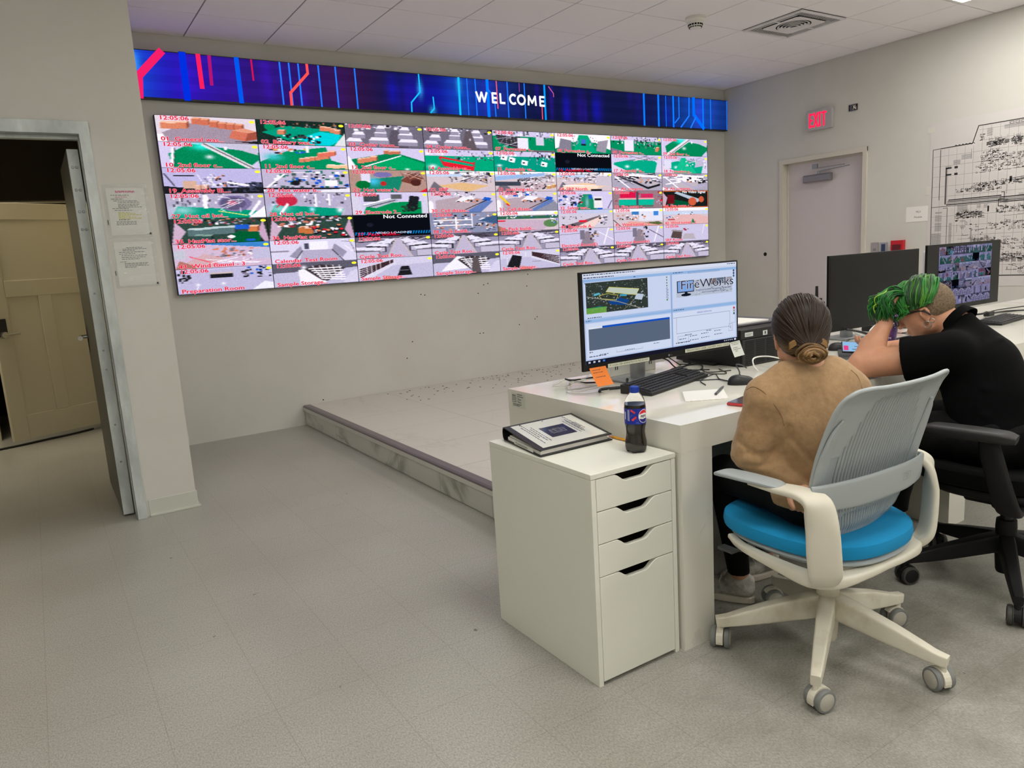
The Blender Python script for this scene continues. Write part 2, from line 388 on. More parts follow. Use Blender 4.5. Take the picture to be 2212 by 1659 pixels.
# ------------------------------------------------------------------ setting: shell
XL, XR, YB, YN, ZC = -3.2, 7.35, 6.40, -3.0, 3.185
YW = 4.63           # face of the short wall with the doorway
def st(name, mb, mat, parent=None, label=None, **kw):
    o = mb.build(name, mat, parent, **kw)
    if parent is None: o['kind'] = 'structure'
    if label: o['label'] = label
    return o
st('floor', MB().box(XL - .3, XR + .3, YN - .2, 10.5, -.1, 0), M['floor'], label='speckled beige vinyl tile floor')
c = MB().box(XL - .1, XR + .2, YN - .2, YB + .15, ZC + .006, ZC + .1)
ceil = st('ceiling', c, M['tbar'], label='suspended ceiling of white square tiles')
t = MB()
xs = [1.26 + .61 * k for k in range(-8, 10)] + [XR]; ys = [4.0 + .61 * k for k in range(-12, 4)] + [YB]
hole = [(a, b_) for a, b_ in ((x0, y0) for x0, x1, y0, y1 in PANELS)]
def blocked(x0, x1, y0, y1):
    cx, cy = (x0 + x1) / 2, (y0 + y1) / 2
    if 5.5 < cx < 6.14 and 4.0 < cy < 4.61: return True
    return any(p[0] - .02 < cx < p[1] + .02 and p[2] - .02 < cy < p[3] + .02 for p in PANELS)
for i in range(len(xs) - 1):
    for j in range(len(ys) - 1):
        if ys[j + 1] <= YN or xs[i + 1] <= XL or blocked(xs[i], xs[i + 1], ys[j], ys[j + 1]): continue
        t.box(xs[i] + .0042, xs[i + 1] - .0042, ys[j] + .0042, ys[j + 1] - .0042, ZC, ZC + .012)
t.build('ceiling_tile', M['tile'], ceil, bevel=.002, seg=1)

st('wall_back', MB().box(.5, XR + .15, YB, YB + .15, 0, ZC + .1), M['wall'], label='off-white wall carrying the video wall')
wb = bpy.data.objects['wall_back']
hm = MB()
for x, z in [(3.10, 1.06), (3.14, 1.05), (3.80, 1.10), (3.85, 1.11), (3.73, 1.02), (4.34, 1.17), (4.32, 1.05), (2.97, .62), (2.90, .47), (3.72, .62), (3.76, .62), (4.43, .72), (4.40, .70), (5.3, .88), (2.05, .20), (4.2, .66), (1.95, .05)]:
    hm.lathe([(.006, 0), (.006, .002)], (x, YB - .0015, z), 10, 'y')
hm.build('screw_hole', M['dark'], wb)
# right wall with the door opening
DR = (4.534, 5.594, 2.247)      # outside of frame: y0, y1, top
r = MB()
r.box(XR, XR + .22, YN - .1, DR[0] + .02, 0, ZC + .1); r.box(XR, XR + .22, DR[1] - .02, YB + .15, 0, ZC + .1); r.box(XR, XR + .22, DR[0] + .02, DR[1] - .02, DR[2] - .02, ZC + .1)
wr = st('wall_right', r, M['wall'], label='off-white wall with exit door and pinned plan')
MB().lathe([(.022, 0), (.022, .004)], (XR - .003, 5.80, 1.205), 20, 'x').build('cable_hole', M['dark'], wr)
MB().box(XL - .1, XL, YN, YW, 0, ZC + .1).build('wall_left', M['wall'])['kind'] = 'structure'
MB().box(XL - .1, XR + .2, YN - .1, YN, 0, ZC + .1).build('wall_rear', M['wall'])['kind'] = 'structure'
# short wall with doorway, and its return towards the video wall
OPX0, OPX1, OPZ = -.63, .33, 2.135
l = MB()
l.box(XL - .1, OPX0 - .03, YW, YW + .15, 0, ZC + .1); l.box(OPX1 + .02, .65, YW, YW + .15, 0, ZC + .1); l.box(OPX0 - .03, OPX1 + .02, YW, YW + .15, OPZ + .03, ZC + .1)
l.box(.52, .65, YW + .15, YB + .02, 0, ZC + .1)
wf = st('wall_front', l, M['wall'], label='off-white wall end beside the open doorway')
bb = MB()
bb.prism([(OPX1 + .06, YW - .006), (.656, YW - .006), (.656, YB), (.65, YB), (.65, YW), (OPX1 + .06, YW)], 0, .10)
bb.prism([(OPX1 + .06, YW - .02), (.668, YW - .02), (.668, YB), (.65, YB), (.65, YW), (OPX1 + .06, YW)], 0, .014)
st('baseboard_front', bb, M['vinyl'], bevel=.003)
# corridor behind the doorway
k = MB()
k.box(.50, .52, YW + .15, 8.15, 0, 2.7); k.box(-1.75, -1.65, YW + .15, 8.15, 0, 2.7)
k.box(.52, .62, YB + .15, 8.15, 0, 2.7)
k.box(-1.7, .55, YW + .15, 8.2, 2.68, 2.78)
k.box(-1.7, -.42, 8.0, 8.1, 0, 2.7); k.box(.44, .55, 8.0, 8.1, 0, 2.7); k.box(-.42, .44, 8.0, 8.1, 2.1, 2.7)
st('wall_corridor', k, M['corr'], label='cream corridor walls behind the doorway')
st('wall_header', MB().box(-1.65, .50, 6.72, 6.84, 1.995, 2.68), principled('shade_tinted_header', rgb(60, 48, 34), .7), label='header across the corridor with its shade put into the colour')  # base colour darkened to carry the shade on this unlit face
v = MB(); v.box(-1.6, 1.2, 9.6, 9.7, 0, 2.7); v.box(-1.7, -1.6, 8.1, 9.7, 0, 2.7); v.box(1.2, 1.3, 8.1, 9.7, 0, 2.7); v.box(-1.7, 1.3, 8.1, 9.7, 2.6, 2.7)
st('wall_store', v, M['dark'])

# doorway frame (metal), door 1 = open leaf with shade in its grey, door 2 = cream panel door at the corridor end
f = MB()
fw = .055
f.box(OPX1 - .005, OPX1 + fw - .01, YW - .025, YW + .17, 0, OPZ + fw + .01)
f.box(OPX0 - fw, OPX0, YW - .025, YW + .17, 0, OPZ + fw + .01)
f.box(OPX0 - fw, OPX1 + fw - .01, YW - .0251, YW + .17, OPZ, OPZ + fw + .011)
f.box(OPX1 - .008, OPX1, YW + .035, YW + .085, 0, OPZ); f.box(OPX0, OPX0 + .02, YW + .035, YW + .085, 0, OPZ); f.box(OPX0, OPX1, YW + .035, YW + .085, OPZ - .02, OPZ)
tr = st('trim_1', f, M['frame'], bevel=.002, label='bare metal door frame around the corridor doorway')
d = MB(); d.box(.262, .319, YW + .115, YW + .115 + .86, .012, 2.075)
d1 = st('door_1', d, principled('shaded_door_leaf', rgb(92, 90, 84), .5), label='metal door leaf standing open into the corridor', bevel=.002)  # leaf colour darkened to stand for the shadow on its side
e = MB(); e.box(.263, .318, YW + .098, YW + .114, .012, 2.075)
e.build('door_edge', M['frame'], d1, bevel=.002)
# perforated strip on the frame jamb facing the opening: screws in pairs
s = MB()
for z in (1.98, 1.86, 1.745, 1.65):
    for x in (.281, .300): s.lathe([(.008, 0), (.006, .003)], (x, YW + .098, z), 12, (0, -1, 0))
for z in (1.30, .98, .87, .55, .33): s.lathe([(.006, 0), (.005, .003)], (.291, YW + .098, z), 12, (0, -1, 0))
s.build('edge_screw', M['metal'], d1)
h = MB(); h.prism([(5.50 + .055 * math.cos(a) * (1), 1.0 + .1 * math.sin(a)) for a in [2 * math.pi * i / 20 for i in range(20)]], .262, .275, 'x')
hd = h.build('lock_plate', principled('grey_lock', rgb(92, 94, 96), .4, .6), d1, bevel=.004)
MB().cyl((.262, 5.50, 1.02), (.215, 5.50, 1.02), .012).cyl((.222, 5.50, 1.02), (.216, 5.43, 1.015), .011, .014).build('lever', M['steel'], hd, smooth=True)
# cream door ajar: free edge at (-.30,7.54), hinge at (.50,7.92)
a = Vector((-.31, 7.56, 0)); b = Vector((.49, 7.93, 0)); u = (b - a).normalized(); nrm = Vector((u.y, -u.x, 0))   # towards the camera
def dp(s_, z, off): p = a + u * s_ + nrm * off; return (p.x, p.y, z)
W2 = (b - a).length; dm = MB()
def slab(s0, s1, z0, z1, o0, o1): dm.add([dp(s0, z0, o0), dp(s1, z0, o0), dp(s1, z0, o1), dp(s0, z0, o1), dp(s0, z1, o0), dp(s1, z1, o0), dp(s1, z1, o1), dp(s0, z1, o1)],
     [(0, 3, 2, 1), (4, 5, 6, 7), (0, 1, 5, 4), (1, 2, 6, 5), (2, 3, 7, 6), (3, 0, 4, 7)])
slab(0, W2, .045, 2.07, -.04, -.010)                      # core
slab(0, .13, .045, 2.07, -.01, 0); slab(W2 - .13, W2, .045, 2.07, -.01, 0)
slab(.13, W2 - .13, .045, .26, -.01, 0); slab(.13, W2 - .13, 1.28, 1.42, -.01, 0); slab(.13, W2 - .13, 1.93, 2.07, -.01, 0)
slab(W2 / 2 - .055, W2 / 2 + .055, .26, 1.28, -.01, 0)
d2 = st('door_2', dm, principled('cream_door', rgb(206, 198, 174), .5), label='cream panelled door standing ajar at the corridor end', bevel=.004)
p = dp(.055, 1.0, .006); q = MB(); q.obox(dp(.055, 1.03, .008), u, nrm, (0, 0, 1), .038, .008, .075)
lp = q.build('lock_plate', M['black'], d2, bevel=.004)
MB().cyl(dp(.055, .97, .01), dp(.055, .97, .055), .026).cyl(dp(.055, .97, .05), dp(.17, .975, .05), .009, .011).build('lever', M['steel'], lp, smooth=True)
# a lead lying along the gap under the door
tag(MB().tube([(-.62, 7.50, .010), (-.33, 7.56, .010), (-.05, 7.68, .010), (.12, 7.745, .010), (.3, 7.85, .010)], .0085).build('cable', M['black'], smooth=True), 'black lead lying on the floor under the cream door', 'cable')

# corridor ceiling lamp
lm = thing('corridor_light', 'flat ceiling light in the corridor beyond the doorway', 'light', (-.75, 7.35, 2.66))
MB().box(-1.05, -.45, 7.05, 7.65, 2.655, 2.68).build('frame', M['white'], lm)
MB().box(-1.03, -.47, 7.07, 7.63, 2.648, 2.655).build('diffuser', emissive('corridor_lamp', rgb(255, 244, 222), 26.0), lm)

# platform
PX, PT, PY0 = 1.875, .175, 2.74
pf = MB(); pf.box(PX + .02, XR - .002, PY0, YB - .002, 0, PT - .004)
plat = st('platform', pf, M['grout'], label='raised tiled platform under the video wall'); plat.name = 'floor_platform'
tm = MB(); rj = [YB - .003, 5.49, 4.89, 4.29, 3.69, 3.09, PY0]
cx = [PX + .012, 2.65, 3.85, 5.05, 6.25, XR - .003]
for i in range(len(cx) - 1):
    for j in range(len(rj) - 1):
        tm.box(cx[i] + .0015, cx[i + 1] - .0015, rj[j + 1] + .0015, rj[j] - .0015, PT - .004, PT)
tm.build('platform_tile', M['plat'], plat)
rm = MB()
for y0, y1 in ((5.62, YB - .003), (4.42, 5.62), (3.82, 4.42), (3.22, 3.82), (PY0, 3.22)):
    rm.box(PX, PX + .02, y0 + .0025, y1 - .0025, .003, .132)
rm.build('platform_riser', M['riser'], plat)
MB().box(PX - .016, PX + .02, PY0, YB - .003, .133, .162).build('riser_cap', M['riserplain'], plat, bevel=.002)
sm = principled('edge_strip', rgb(112, 104, 108), .35, .3)
MB().prism([(PX - .016, .162), (PX + .05, .162), (PX + .05, PT + .004), (PX, PT + .004), (PX - .012, PT - .002)], PY0, YB - .003, 'y').build('edge_strip', sm, plat, bevel=.002)

# exit door in the right wall
t3 = MB(); y0, y1, z1 = DR
for (A, B_, x0, x1) in ((y0, y1, XR - .018, XR + .005),):
    t3.box(x0, x1, y0, y0 + .05, 0, z1); t3.box(x0, x1, y1 - .05, y1, 0, z1); t3.box(x0 - .0005, x1, y0, y1, z1 - .05, z1)
t3.box(XR + .004, XR + .12, y0 + .02, y0 + .05, 0, z1 - .03); t3.box(XR + .004, XR + .12, y1 - .05, y1 - .02, 0, z1 - .03); t3.box(XR + .004, XR + .12, y0 + .02, y1 - .02, z1 - .05, z1 - .02)
t3.box(XR + .055, XR + .12, y0 + .05, y0 + .066, 0, z1 - .05); t3.box(XR + .055, XR + .12, y1 - .066, y1 - .05, 0, z1 - .05); t3.box(XR + .055, XR + .12, y0 + .05, y1 - .05, z1 - .066, z1 - .05)
tr2 = st('trim_2', t3, principled('frame_paint', rgb(206, 200, 186), .45), bevel=.0025, label='painted frame of the exit door')
M['exitdoor'] = principled('exit_door_paint', rgb(204, 196, 196), .45)
d3 = st('door_3', MB().box(XR + .072, XR + .118, y0 + .053, y1 - .053, .01, z1 - .053), M['exitdoor'], bevel=.002, label='white exit door below the EXIT sign')
st('wall_exit', MB().box(XR + .13, XR + .2, y0 - .1, y1 + .1, 0, z1 + .1), M['dark'])
MB().prism([(XR + .072, 1.965), (XR + .072, 2.045), (XR + .015, 2.045), (XR + .004, 2.03), (XR + .004, 1.975), (XR + .015, 1.965)], 4.975, 5.30, 'y').build('door_closer', principled('closer_grey', rgb(138, 136, 140), .4, .5), d3, bevel=.003)
ar = MB(); ar.box(XR - .03, XR - .005, 5.10, 5.16, 2.10, 2.15); ar.cyl((XR + .03, 5.12, 2.047), (XR + .03, 5.12, 2.075), .012); ar.obox((XR + .01, 4.93, 2.08), (-.05, -.5, .02), (0, 0, 1), (1, 0, 0), .20, .004, .010); ar.obox((XR - .008, 4.96, 2.105), (0, 1, 0), (0, 0, 1), (1, 0, 0), .17, .004, .009)
ar.build('closer_arm', M['metal'], d3, bevel=.001)
# walls' vinyl base on the right
st('baseboard_right', MB().box(XR - .006, XR, YN, DR[0], 0, .1), M['vinyl'])

# ------------------------------------------------------------------ ceiling fixtures
diff = emissive('light_diffuser', rgb(255, 252, 246), LAMP)
def ceiling_light(x0, x1, y0, y1, label):
    r_ = thing('ceiling_light', label, 'ceiling light', ((x0 + x1) / 2, (y0 + y1) / 2, ZC), group='ceiling light panels')
    m_ = MB(); a_, b_ = .03, .0
    m_.box(x0 + .004, x1 - .004, y0 + .004, y0 + a_, ZC - .004, ZC + .008).box(x0 + .004, x1 - .004, y1 - a_, y1 - .004, ZC - .004, ZC + .008)
    m_.box(x0 + .004, x0 + a_, y0 + a_, y1 - a_, ZC - .004, ZC + .008).box(x1 - a_, x1 - .004, y0 + a_, y1 - a_, ZC - .004, ZC + .008)
    m_.build('frame', M['white'], r_)
    MB().box(x0 + a_, x1 - a_, y0 + a_, y1 - a_, ZC - .001, ZC + .006).build('diffuser', diff, r_)
lights_lab = ['added square fill light panel over the raised platform edge', 'lit ceiling panel showing at the top right corner, nearest the plan wall', 'lit ceiling panel above the middle of the marble desk', 'lit ceiling panel over the floor in front of the white drawer cabinet', 'lit ceiling panel in front of the doorway wall',
              'lit ceiling panel behind the swivel chairs', 'lit ceiling panel behind the camera, near the plan wall', 'added unseen fill panel near the rear wall, left of centre', 'added unseen fill panel in the far rear left corner', 'added unseen fill panel near the rear wall, right of centre']
for p_, lab in zip(PANELS, lights_lab): ceiling_light(*p_, lab)

# square air vent with round core
vt = thing('ceiling_vent', 'square grey ceiling vent with round louvred centre', 'vent', (5.83, 4.305, ZC))
x0, x1, y0, y1 = 5.535, 6.135, 4.005, 4.605
MB().box(x0 + .01, x1 - .01, y0 + .01, y1 - .01, ZC + .0, ZC + .005).build('backing', M['dark'], vt)
vm_ = principled('vent_metal', rgb(222, 220, 220), .5)
g = MB()
g.box(x0, x1, y0, y0 + .03, ZC - .012, ZC).box(x0, x1, y1 - .03, y1, ZC - .012, ZC).box(x0, x0 + .03, y0 + .03, y1 - .03, ZC - .012, ZC).box(x1 - .03, x1, y0 + .03, y1 - .03, ZC - .012, ZC)
g.build('frame', vm_, vt, bevel=.002)
g = MB(); ci = .11
n_ = 20
for i in range(n_):      # louvre bars run along x on the y sides? short bars at two ends, long bars on the other two
    xx = x0 + .03 + (x1 - x0 - .06) * (i + .5) / n_
    g.box(xx - .0035, xx + .0035, y0 + .03, y0 + ci, ZC - .004, ZC - .001); g.box(xx - .0035, xx + .0035, y1 - ci, y1 - .03, ZC - .004, ZC - .001)
for i in range(4):
    for sgn in (0, 1):
        xx = (x0 + .03 + .08 * (i + .5) / 4) if sgn == 0 else (x1 - .03 - .08 * (i + .5) / 4)
        g.box(xx - .0035, xx + .0035, y0 + ci, y1 - ci, ZC - .004, ZC - .001)
g.box(x0 + .03, x0 + ci, (y0 + y1) / 2 - .008, (y0 + y1) / 2 + .008, ZC - .010, ZC - .002).box(x1 - ci, x1 - .03, (y0 + y1) / 2 - .008, (y0 + y1) / 2 + .008, ZC - .010, ZC - .002)
g.build('louvre', vm_, vt)
g = MB(); cx_, cy_ = (x0 + x1) / 2, (y0 + y1) / 2
sq = [(x0 + ci, y0 + ci), (x1 - ci, y0 + ci), (x1 - ci, y1 - ci), (x0 + ci, y1 - ci)]
V = []; F = []; n = 48
for i in range(n):
    aa = 2 * math.pi * (i + .5) / n; ca, sa = math.cos(aa), math.sin(aa); kk = (x1 - x0) / 2 - ci; mxx = max(abs(ca), abs(sa))
    V += [(cx_ + .145 * ca, cy_ + .145 * sa, ZC - .010), (cx_ + kk * ca / mxx, cy_ + kk * sa / mxx, ZC - .010)]
for i in range(n): j = (i + 1) % n; F.append((2 * i, 2 * i + 1, 2 * j + 1, 2 * j))
g.add(V, F); g.build('face_plate', vm_, vt)
g = MB()
for q_, rr in enumerate((.135, .108, .081, .054)):
    g.lathe([(rr, -.012 - .004 * q_), (rr - .017, -.002 - .004 * q_), (rr - .02, -.004 - .004 * q_), (rr - .002, -.016 - .004 * q_), (rr, -.012 - .004 * q_)], (cx_, cy_, ZC), 40, 'z', cap=False)
g.lathe([(.028, -.03), (.0001, -.032)], (cx_, cy_, ZC), 24, 'z')
g.build('diffuser_ring', vm_, vt, smooth=True)

sd = thing('smoke_detector', 'white round smoke detector on the ceiling', 'smoke detector', (4.84, 4.50, ZC))
K = 1.3
MB().lathe([(.0001, 0), (.062 * K, 0), (.062 * K, -.018 * K), (.05 * K, -.03 * K), (.045 * K, -.032 * K)], (4.84, 4.50, ZC), 32).build('base', M['white'], sd, smooth=True)
MB().lathe([(.045 * K, -.03 * K), (.044 * K, -.05 * K), (.034 * K, -.064 * K), (.012 * K, -.068 * K), (.0001, -.068 * K)], (4.84, 4.50, ZC), 32).build('sensor', M['white'], sd, smooth=True)
g = MB()
for i in range(16):
    aa = 2 * math.pi * i / 16; g.obox((4.84 + .0435 * K * math.cos(aa), 4.50 + .0435 * K * math.sin(aa), ZC - .047 * K), (math.cos(aa), math.sin(aa), 0), (-math.sin(aa), math.cos(aa), 0), (0, 0, 1), .003, .008, .006)
    g.obox((4.84 + .036 * K * math.cos(aa), 4.50 + .036 * K * math.sin(aa), ZC - .0595 * K), (math.cos(aa), math.sin(aa), 0), (-math.sin(aa), math.cos(aa), 0), (0, 0, 1), .006, .007, .003)
g.build('sensor_slot', M['dark'], sd)
# ------------------------------------------------------------------ LED banner
scr_mat = colored_emission('led_pixels', SCREEN)
YS = 6.345
ban = thing('led_banner', 'long blue LED banner reading WELCOME above the video wall', 'LED sign', (4.0, YB, 2.88))
MB().box(.68, XR - .004, YS, YB, 2.700, 3.052).build('housing', M['black'], ban, bevel=.002)
def banner_img():
    W_, H_ = 520, 18; x = np.linspace(.68, 7.346, W_)[None, :]; z = np.linspace(0, 1, H_)[:, None]
    rg = np.random.default_rng(4)
    base = np.zeros((H_, W_, 3)); blue = .055 + 0 * x * z; red = .006 + 0 * x * z; gr = .008 + 0 * x * z
    def g(c, s, zc=None, sz=.3):
        v = np.exp(-((x - c) / s) ** 2)
        return v * (np.exp(-((z - zc) / sz) ** 2) if zc is not None else 1 + 0 * z)
    for c in np.concatenate([rg.uniform(.7, 7.3, 46)]):
        a = rg.uniform(.01, .12); s_ = rg.uniform(.01, .07); zc = rg.uniform(0, 1)
        blue = blue + a * g(c, s_, zc, rg.uniform(.3, .9)); red = red + a * .10 * rg.random() * g(c, s_, zc, .6)
    blue = blue + .55 * g(.75, .35) + .25 * g(1.25, .3) + .22 * g(3.3, .28, .5, .5) + .30 * g(3.65, .2) + .28 * g(6.9, .5) + .12 * g(1.8, .5) + .15 * g(4.0, .25)
    red = red + .02 * g(1.9, .6) + .02 * g(2.5, .3) + .015 * g(1.3, .3)
    gr = gr + .08 * g(.76, .2) + .04 * g(3.65, .15) + .05 * g(6.9, .45) + .02 * g(4.0, .3)
    hot = g(.84, .05, .75, .22) + .55 * g(3.23, .025, .62, .2) + .5 * g(3.345, .03, .05, .1) + .35 * g(3.64, .03, .8, .25)
    blue += hot * .9; gr += hot * .45; red += hot * .05
    hot = g(5.3, .05, .4, .4) + g(2.95, .05, .5, .4) + g(4.9, .04, .3, .5) + .7 * g(6.35, .05, .4, .4); blue += hot * .22
    rows = .88 + .12 * (np.floor(z * 6) % 2)
    return np.stack([np.clip(red, 0, 1) * rows, np.clip(gr, 0, 1) * rows, np.clip(blue, 0, 1) * rows], -1)
raster_mesh('screen', banner_img(), (.684, YS - .0015, 2.712), (XR - .004 - .684 - .004, 0, 0), (0, 0, .333), scr_mat, ban)
cv = Canvas((0, YS - .0016, 0), (1, 0, 0), (0, 0, 1), (0, -1, 0), .0005)
RD, RD2, BL, BL2, CY, PK = rgb(255, 30, 90), rgb(170, 20, 110), rgb(0, 70, 235), rgb(30, 120, 255), rgb(20, 190, 255), rgb(255, 90, 110)
T0, B0 = 3.043, 2.715
cv.line([(1.073, 3.043), (.90, 2.862), (.885, 2.716)], .055, rgb(235, 30, 100)); cv.line([(1.223, T0), (1.222, B0)], .05, rgb(0, 45, 215)); cv.line([(1.338, T0), (1.34, 2.806)], .034, RD)
cv.line([(1.42, T0), (1.414, 2.833)], .026, RD2); cv.line([(1.625, T0), (1.628, B0)], .036, rgb(0, 85, 230)); cv.line([(1.74, T0), (1.741, 2.889)], .014, rgb(200, 20, 80))
for q in (1.966, 2.042, 2.12, 2.291, 2.44, 2.614): cv.line([(q, T0), (q, B0)], .013, BL2)
cv.up().line([(2.194, T0), (2.195, 2.974), (2.033, 2.81), (2.032, B0)], .022, rgb(255, 80, 80))
cv.line([(3.228, T0), (3.229, 2.891), (3.135, 2.795), (3.132, B0)], .013, CY); cv.line([(3.36, 2.854), (3.364, 2.754), (3.324, B0)], .013, CY)
cv.line([(3.642, T0), (3.638, B0)], .022, CY); cv.line([(3.732, T0), (3.73, B0)], .010, BL2); cv.line([(3.822, T0), (3.822, B0)], .012, BL2); cv.line([(3.956, T0), (3.956, B0)], .032, rgb(0, 120, 250)); cv.line([(3.956, 2.97), (4.03, 2.89), (4.035, B0)], .012, BL2)
for q in (4.185, 4.387): cv.line([(q, T0), (q, B0)], .013, BL2)
cv.line([(4.633, T0), (4.633, B0)], .022, rgb(0, 150, 250)); cv.line([(4.327, T0), (4.327, 2.964)], .008, rgb(150, 70, 150)); cv.line([(4.686, 3.035), (4.744, 2.973)], .010, rgb(190, 90, 140)); cv.line([(4.744, 2.973), (4.745, 2.94)], .010, rgb(190, 90, 140))
for q, w_ in ((5.988, .026), (6.207, .026), (6.323, .010), (6.439, .024), (6.925, .022), (7.053, .016), (7.333, .012)): cv.line([(q, T0), (q, B0)], w_, rgb(10, 120, 255))
cv.line([(6.53, T0), (6.53, 2.819), (6.461, 2.758)], .015, BL2); cv.line([(6.696, T0), (6.69, 2.844), (6.557, B0)], .018, BL2)
cv.line([(6.768, T0), (6.77, 2.864), (6.931, B0)], .044, rgb(0, 105, 250)); cv.line([(6.80, 2.83), (6.717, B0)], .02, BL2)
cv.up(); xw = 3.822
cv.up()
LW = rgb(245, 250, 255)
def stroke(*p): cv.line(p, .021, LW)
z0_, z1_ = 2.845, 2.928; zm_ = (z0_ + z1_) / 2
stroke((3.826, z1_), (3.856, z0_), (3.884, z1_), (3.912, z0_), (3.942, z1_))
for xe in (4.008, 4.572): stroke((xe, z0_), (xe, z1_)); stroke((xe, z1_), (xe + .05, z1_)); stroke((xe, zm_), (xe + .042, zm_)); stroke((xe, z0_), (xe + .05, z0_))
stroke((4.098, z1_), (4.098, z0_)); stroke((4.098, z0_), (4.146, z0_))
cv.ring(4.249, zm_, .040, .0415, .021, LW, 18, 55, 305); cv.ring(4.344, zm_, .042, .0415, .021, LW, 26)
stroke((4.428, z0_), (4.434, z1_), (4.473, z0_ + .02), (4.512, z1_), (4.518, z0_))
cv.up().line([(4.06, T0), (4.062, 2.791)], .011, PK); cv.line([(4.592, 2.833), (4.591, B0)], .011, PK)
cv.build('screen_graphics', scr_mat, ban)

# ------------------------------------------------------------------ video wall
VX0, VX1, VZ0, VZ1 = .97, 6.995, 1.222, 2.585
TW, TH = (VX1 - VX0) / 8, (VZ1 - VZ0) / 7
CAPS = """01_General was...|02_Battery was...|03_Cycler room...|04_Cycler room...|07_Formation v...|08_Formation g...|09_Formation v...|09_2nd floor c...
10_2nd floor c...|11_2nd floor c...|12_2nd floor c...|14_Assembly va...|15_Assembly va...|16_Assembly va...|17_Assembly va...|18_Formation g...
19_Assembly EL...|20_Hot water b...|21_Hot water b...|22_SRP|23_notching-el...|24_SRP North|25_Air compres...|26_Air compres...
27_Hot oil boi...|28_Hot oil boi...|29_Electrode 2...|30_Cell disass...|31_Cell disass...|32_Safety test...|33_Fire pump r...|34_Fire pump r...
35_HazMat stor...|36_HazMat stor...|37_Pack buildi...|38_Pack buildi...|39_Pack buildi...|40_Electrode A...|41_Wind tunnel - 1|42_Wind tunnel - 2
43_Wind tunnel - 3|Calendar Test Room|Cycle Test Roo...|Cycle Test Roo...|Cycle Test Roo...|Electrical Room(E)|Electrical Room(N)|SRP Room
Preparation Room|Sample Storage...|Sample Storage...|Sample Storage...|Sample Storage...|Cycle Test Roo...|Cycle Test Roo...|Cycle Test Roo...""".split('\n')
CAPS = [r_.split('|') for r_ in CAPS]
KW, KH = 120, 44
GY, GX = np.mgrid[0:KH, 0:KW]; GX = (GX + .5) / KW; GY = (GY + .5) / KH
class Tile:
    def __init__(s, wall=(208, 198, 232), seed=0):
        s.a = np.ones((KH, KW, 3)) * np.array(wall); s.r = np.random.default_rng(seed)
    def P(s, pts, c):
        m = np.zeros((KH, KW), bool); n = len(pts)
        for i in range(n):
            x1, y1 = pts[i]; x2, y2 = pts[(i + 1) % n]
            if y1 == y2: continue
            k_ = ((GY >= y1) != (GY >= y2)) & (GX < x1 + (GY - y1) * (x2 - x1) / (y2 - y1)); m ^= k_
        s.a[m] = c; return s
    def E(s, cx, cy, rx, ry, c): s.a[((GX - cx) / rx) ** 2 + ((GY - cy) / ry) ** 2 < 1] = c; return s
    def R(s, x0, y0, x1, y1, c): s.a[(GX >= x0) & (GX < x1) & (GY >= y0) & (GY < y1)] = c; return s
    def L(s, x0, y0, x1, y1, w_, c):
        dx, dy = x1 - x0, (y1 - y0) * .26; L_ = math.hypot(dx, dy) + 1e-9
        d = np.abs((GX - x0) * dy - (GY - y0) * .26 * dx) / L_; t = ((GX - x0) * dx + (GY - y0) * .26 * dy) / L_ / L_
        s.a[(d < w_ / 2) & (t >= 0) & (t <= 1)] = c; return s
    def glow(s, cx, cy, rx, ry, c, k=1.0):
        g_ = (k * np.exp(-((GX - cx) / rx) ** 2 - ((GY - cy) / ry) ** 2))[..., None]; s.a = s.a * (1 - g_) + np.array(c) * g_; return s
    def clutter(s, x0, y0, x1, y1, n, pal, sx=.03, sy=.09):
        for _ in range(n):
            x, y = s.r.uniform(x0, x1), s.r.uniform(y0, y1); a_, b_ = s.r.uniform(.3, 1) * sx, s.r.uniform(.3, 1) * sy
            s.R(x, y, x + a_, y + b_, pal[s.r.integers(len(pal))])
        return s
    def lines(s, x0, y0, x1, y1, n, pal, w_=.006):
        for _ in range(n):
            s.L(s.r.uniform(x0, x1), s.r.uniform(y0, y1), s.r.uniform(x0, x1), s.r.uniform(y0, y1), w_, pal[s.r.integers(len(pal))])
        return s
    def boxes(s, x0, y0, x1, y1, n, c1=(214, 128, 96), c2=(240, 190, 165), c3=(150, 80, 60), w_=.06, h_=.14):
        for i in range(n):
            t = (i + .5) / n; x = x0 + (x1 - x0) * t + s.r.uniform(-.01, .01); y = y0 + (y1 - y0) * t + s.r.uniform(-.02, .02)
            s.R(x, y, x + w_, y + h_, c1).P([(x, y + h_), (x + w_ * .25, y + h_ * 1.35), (x + w_ * 1.25, y + h_ * 1.35), (x + w_, y + h_)], c2).P([(x + w_, y), (x + w_, y + h_), (x + w_ * 1.25, y + h_ * 1.35), (x + w_ * 1.25, y + h_ * .35)], c3)
        return s
    def done(s):
        q = np.pad(s.a, ((0, 0), (1, 1), (0, 0)), 'edge'); s.a = .25 * q[:, :-2] + .5 * q[:, 1:-1] + .25 * q[:, 2:]; s.a = s.a + s.r.normal(0, 5, s.a.shape[:2])[..., None]; return lin(np.clip(s.a, 0, 255) / 255)
LIL, GRN, GR2, WHT, DRK, GRY, LG, ORG, RED, BLU, SKY = (205, 196, 230), (0, 140, 92), (0, 165, 120), (246, 240, 250), (28, 28, 34), (120, 114, 132), (176, 168, 196), (216, 128, 92), (225, 30, 50), (30, 90, 200), (235, 240, 255)
MET = [LG, GRY, WHT, (70, 66, 80), LIL]
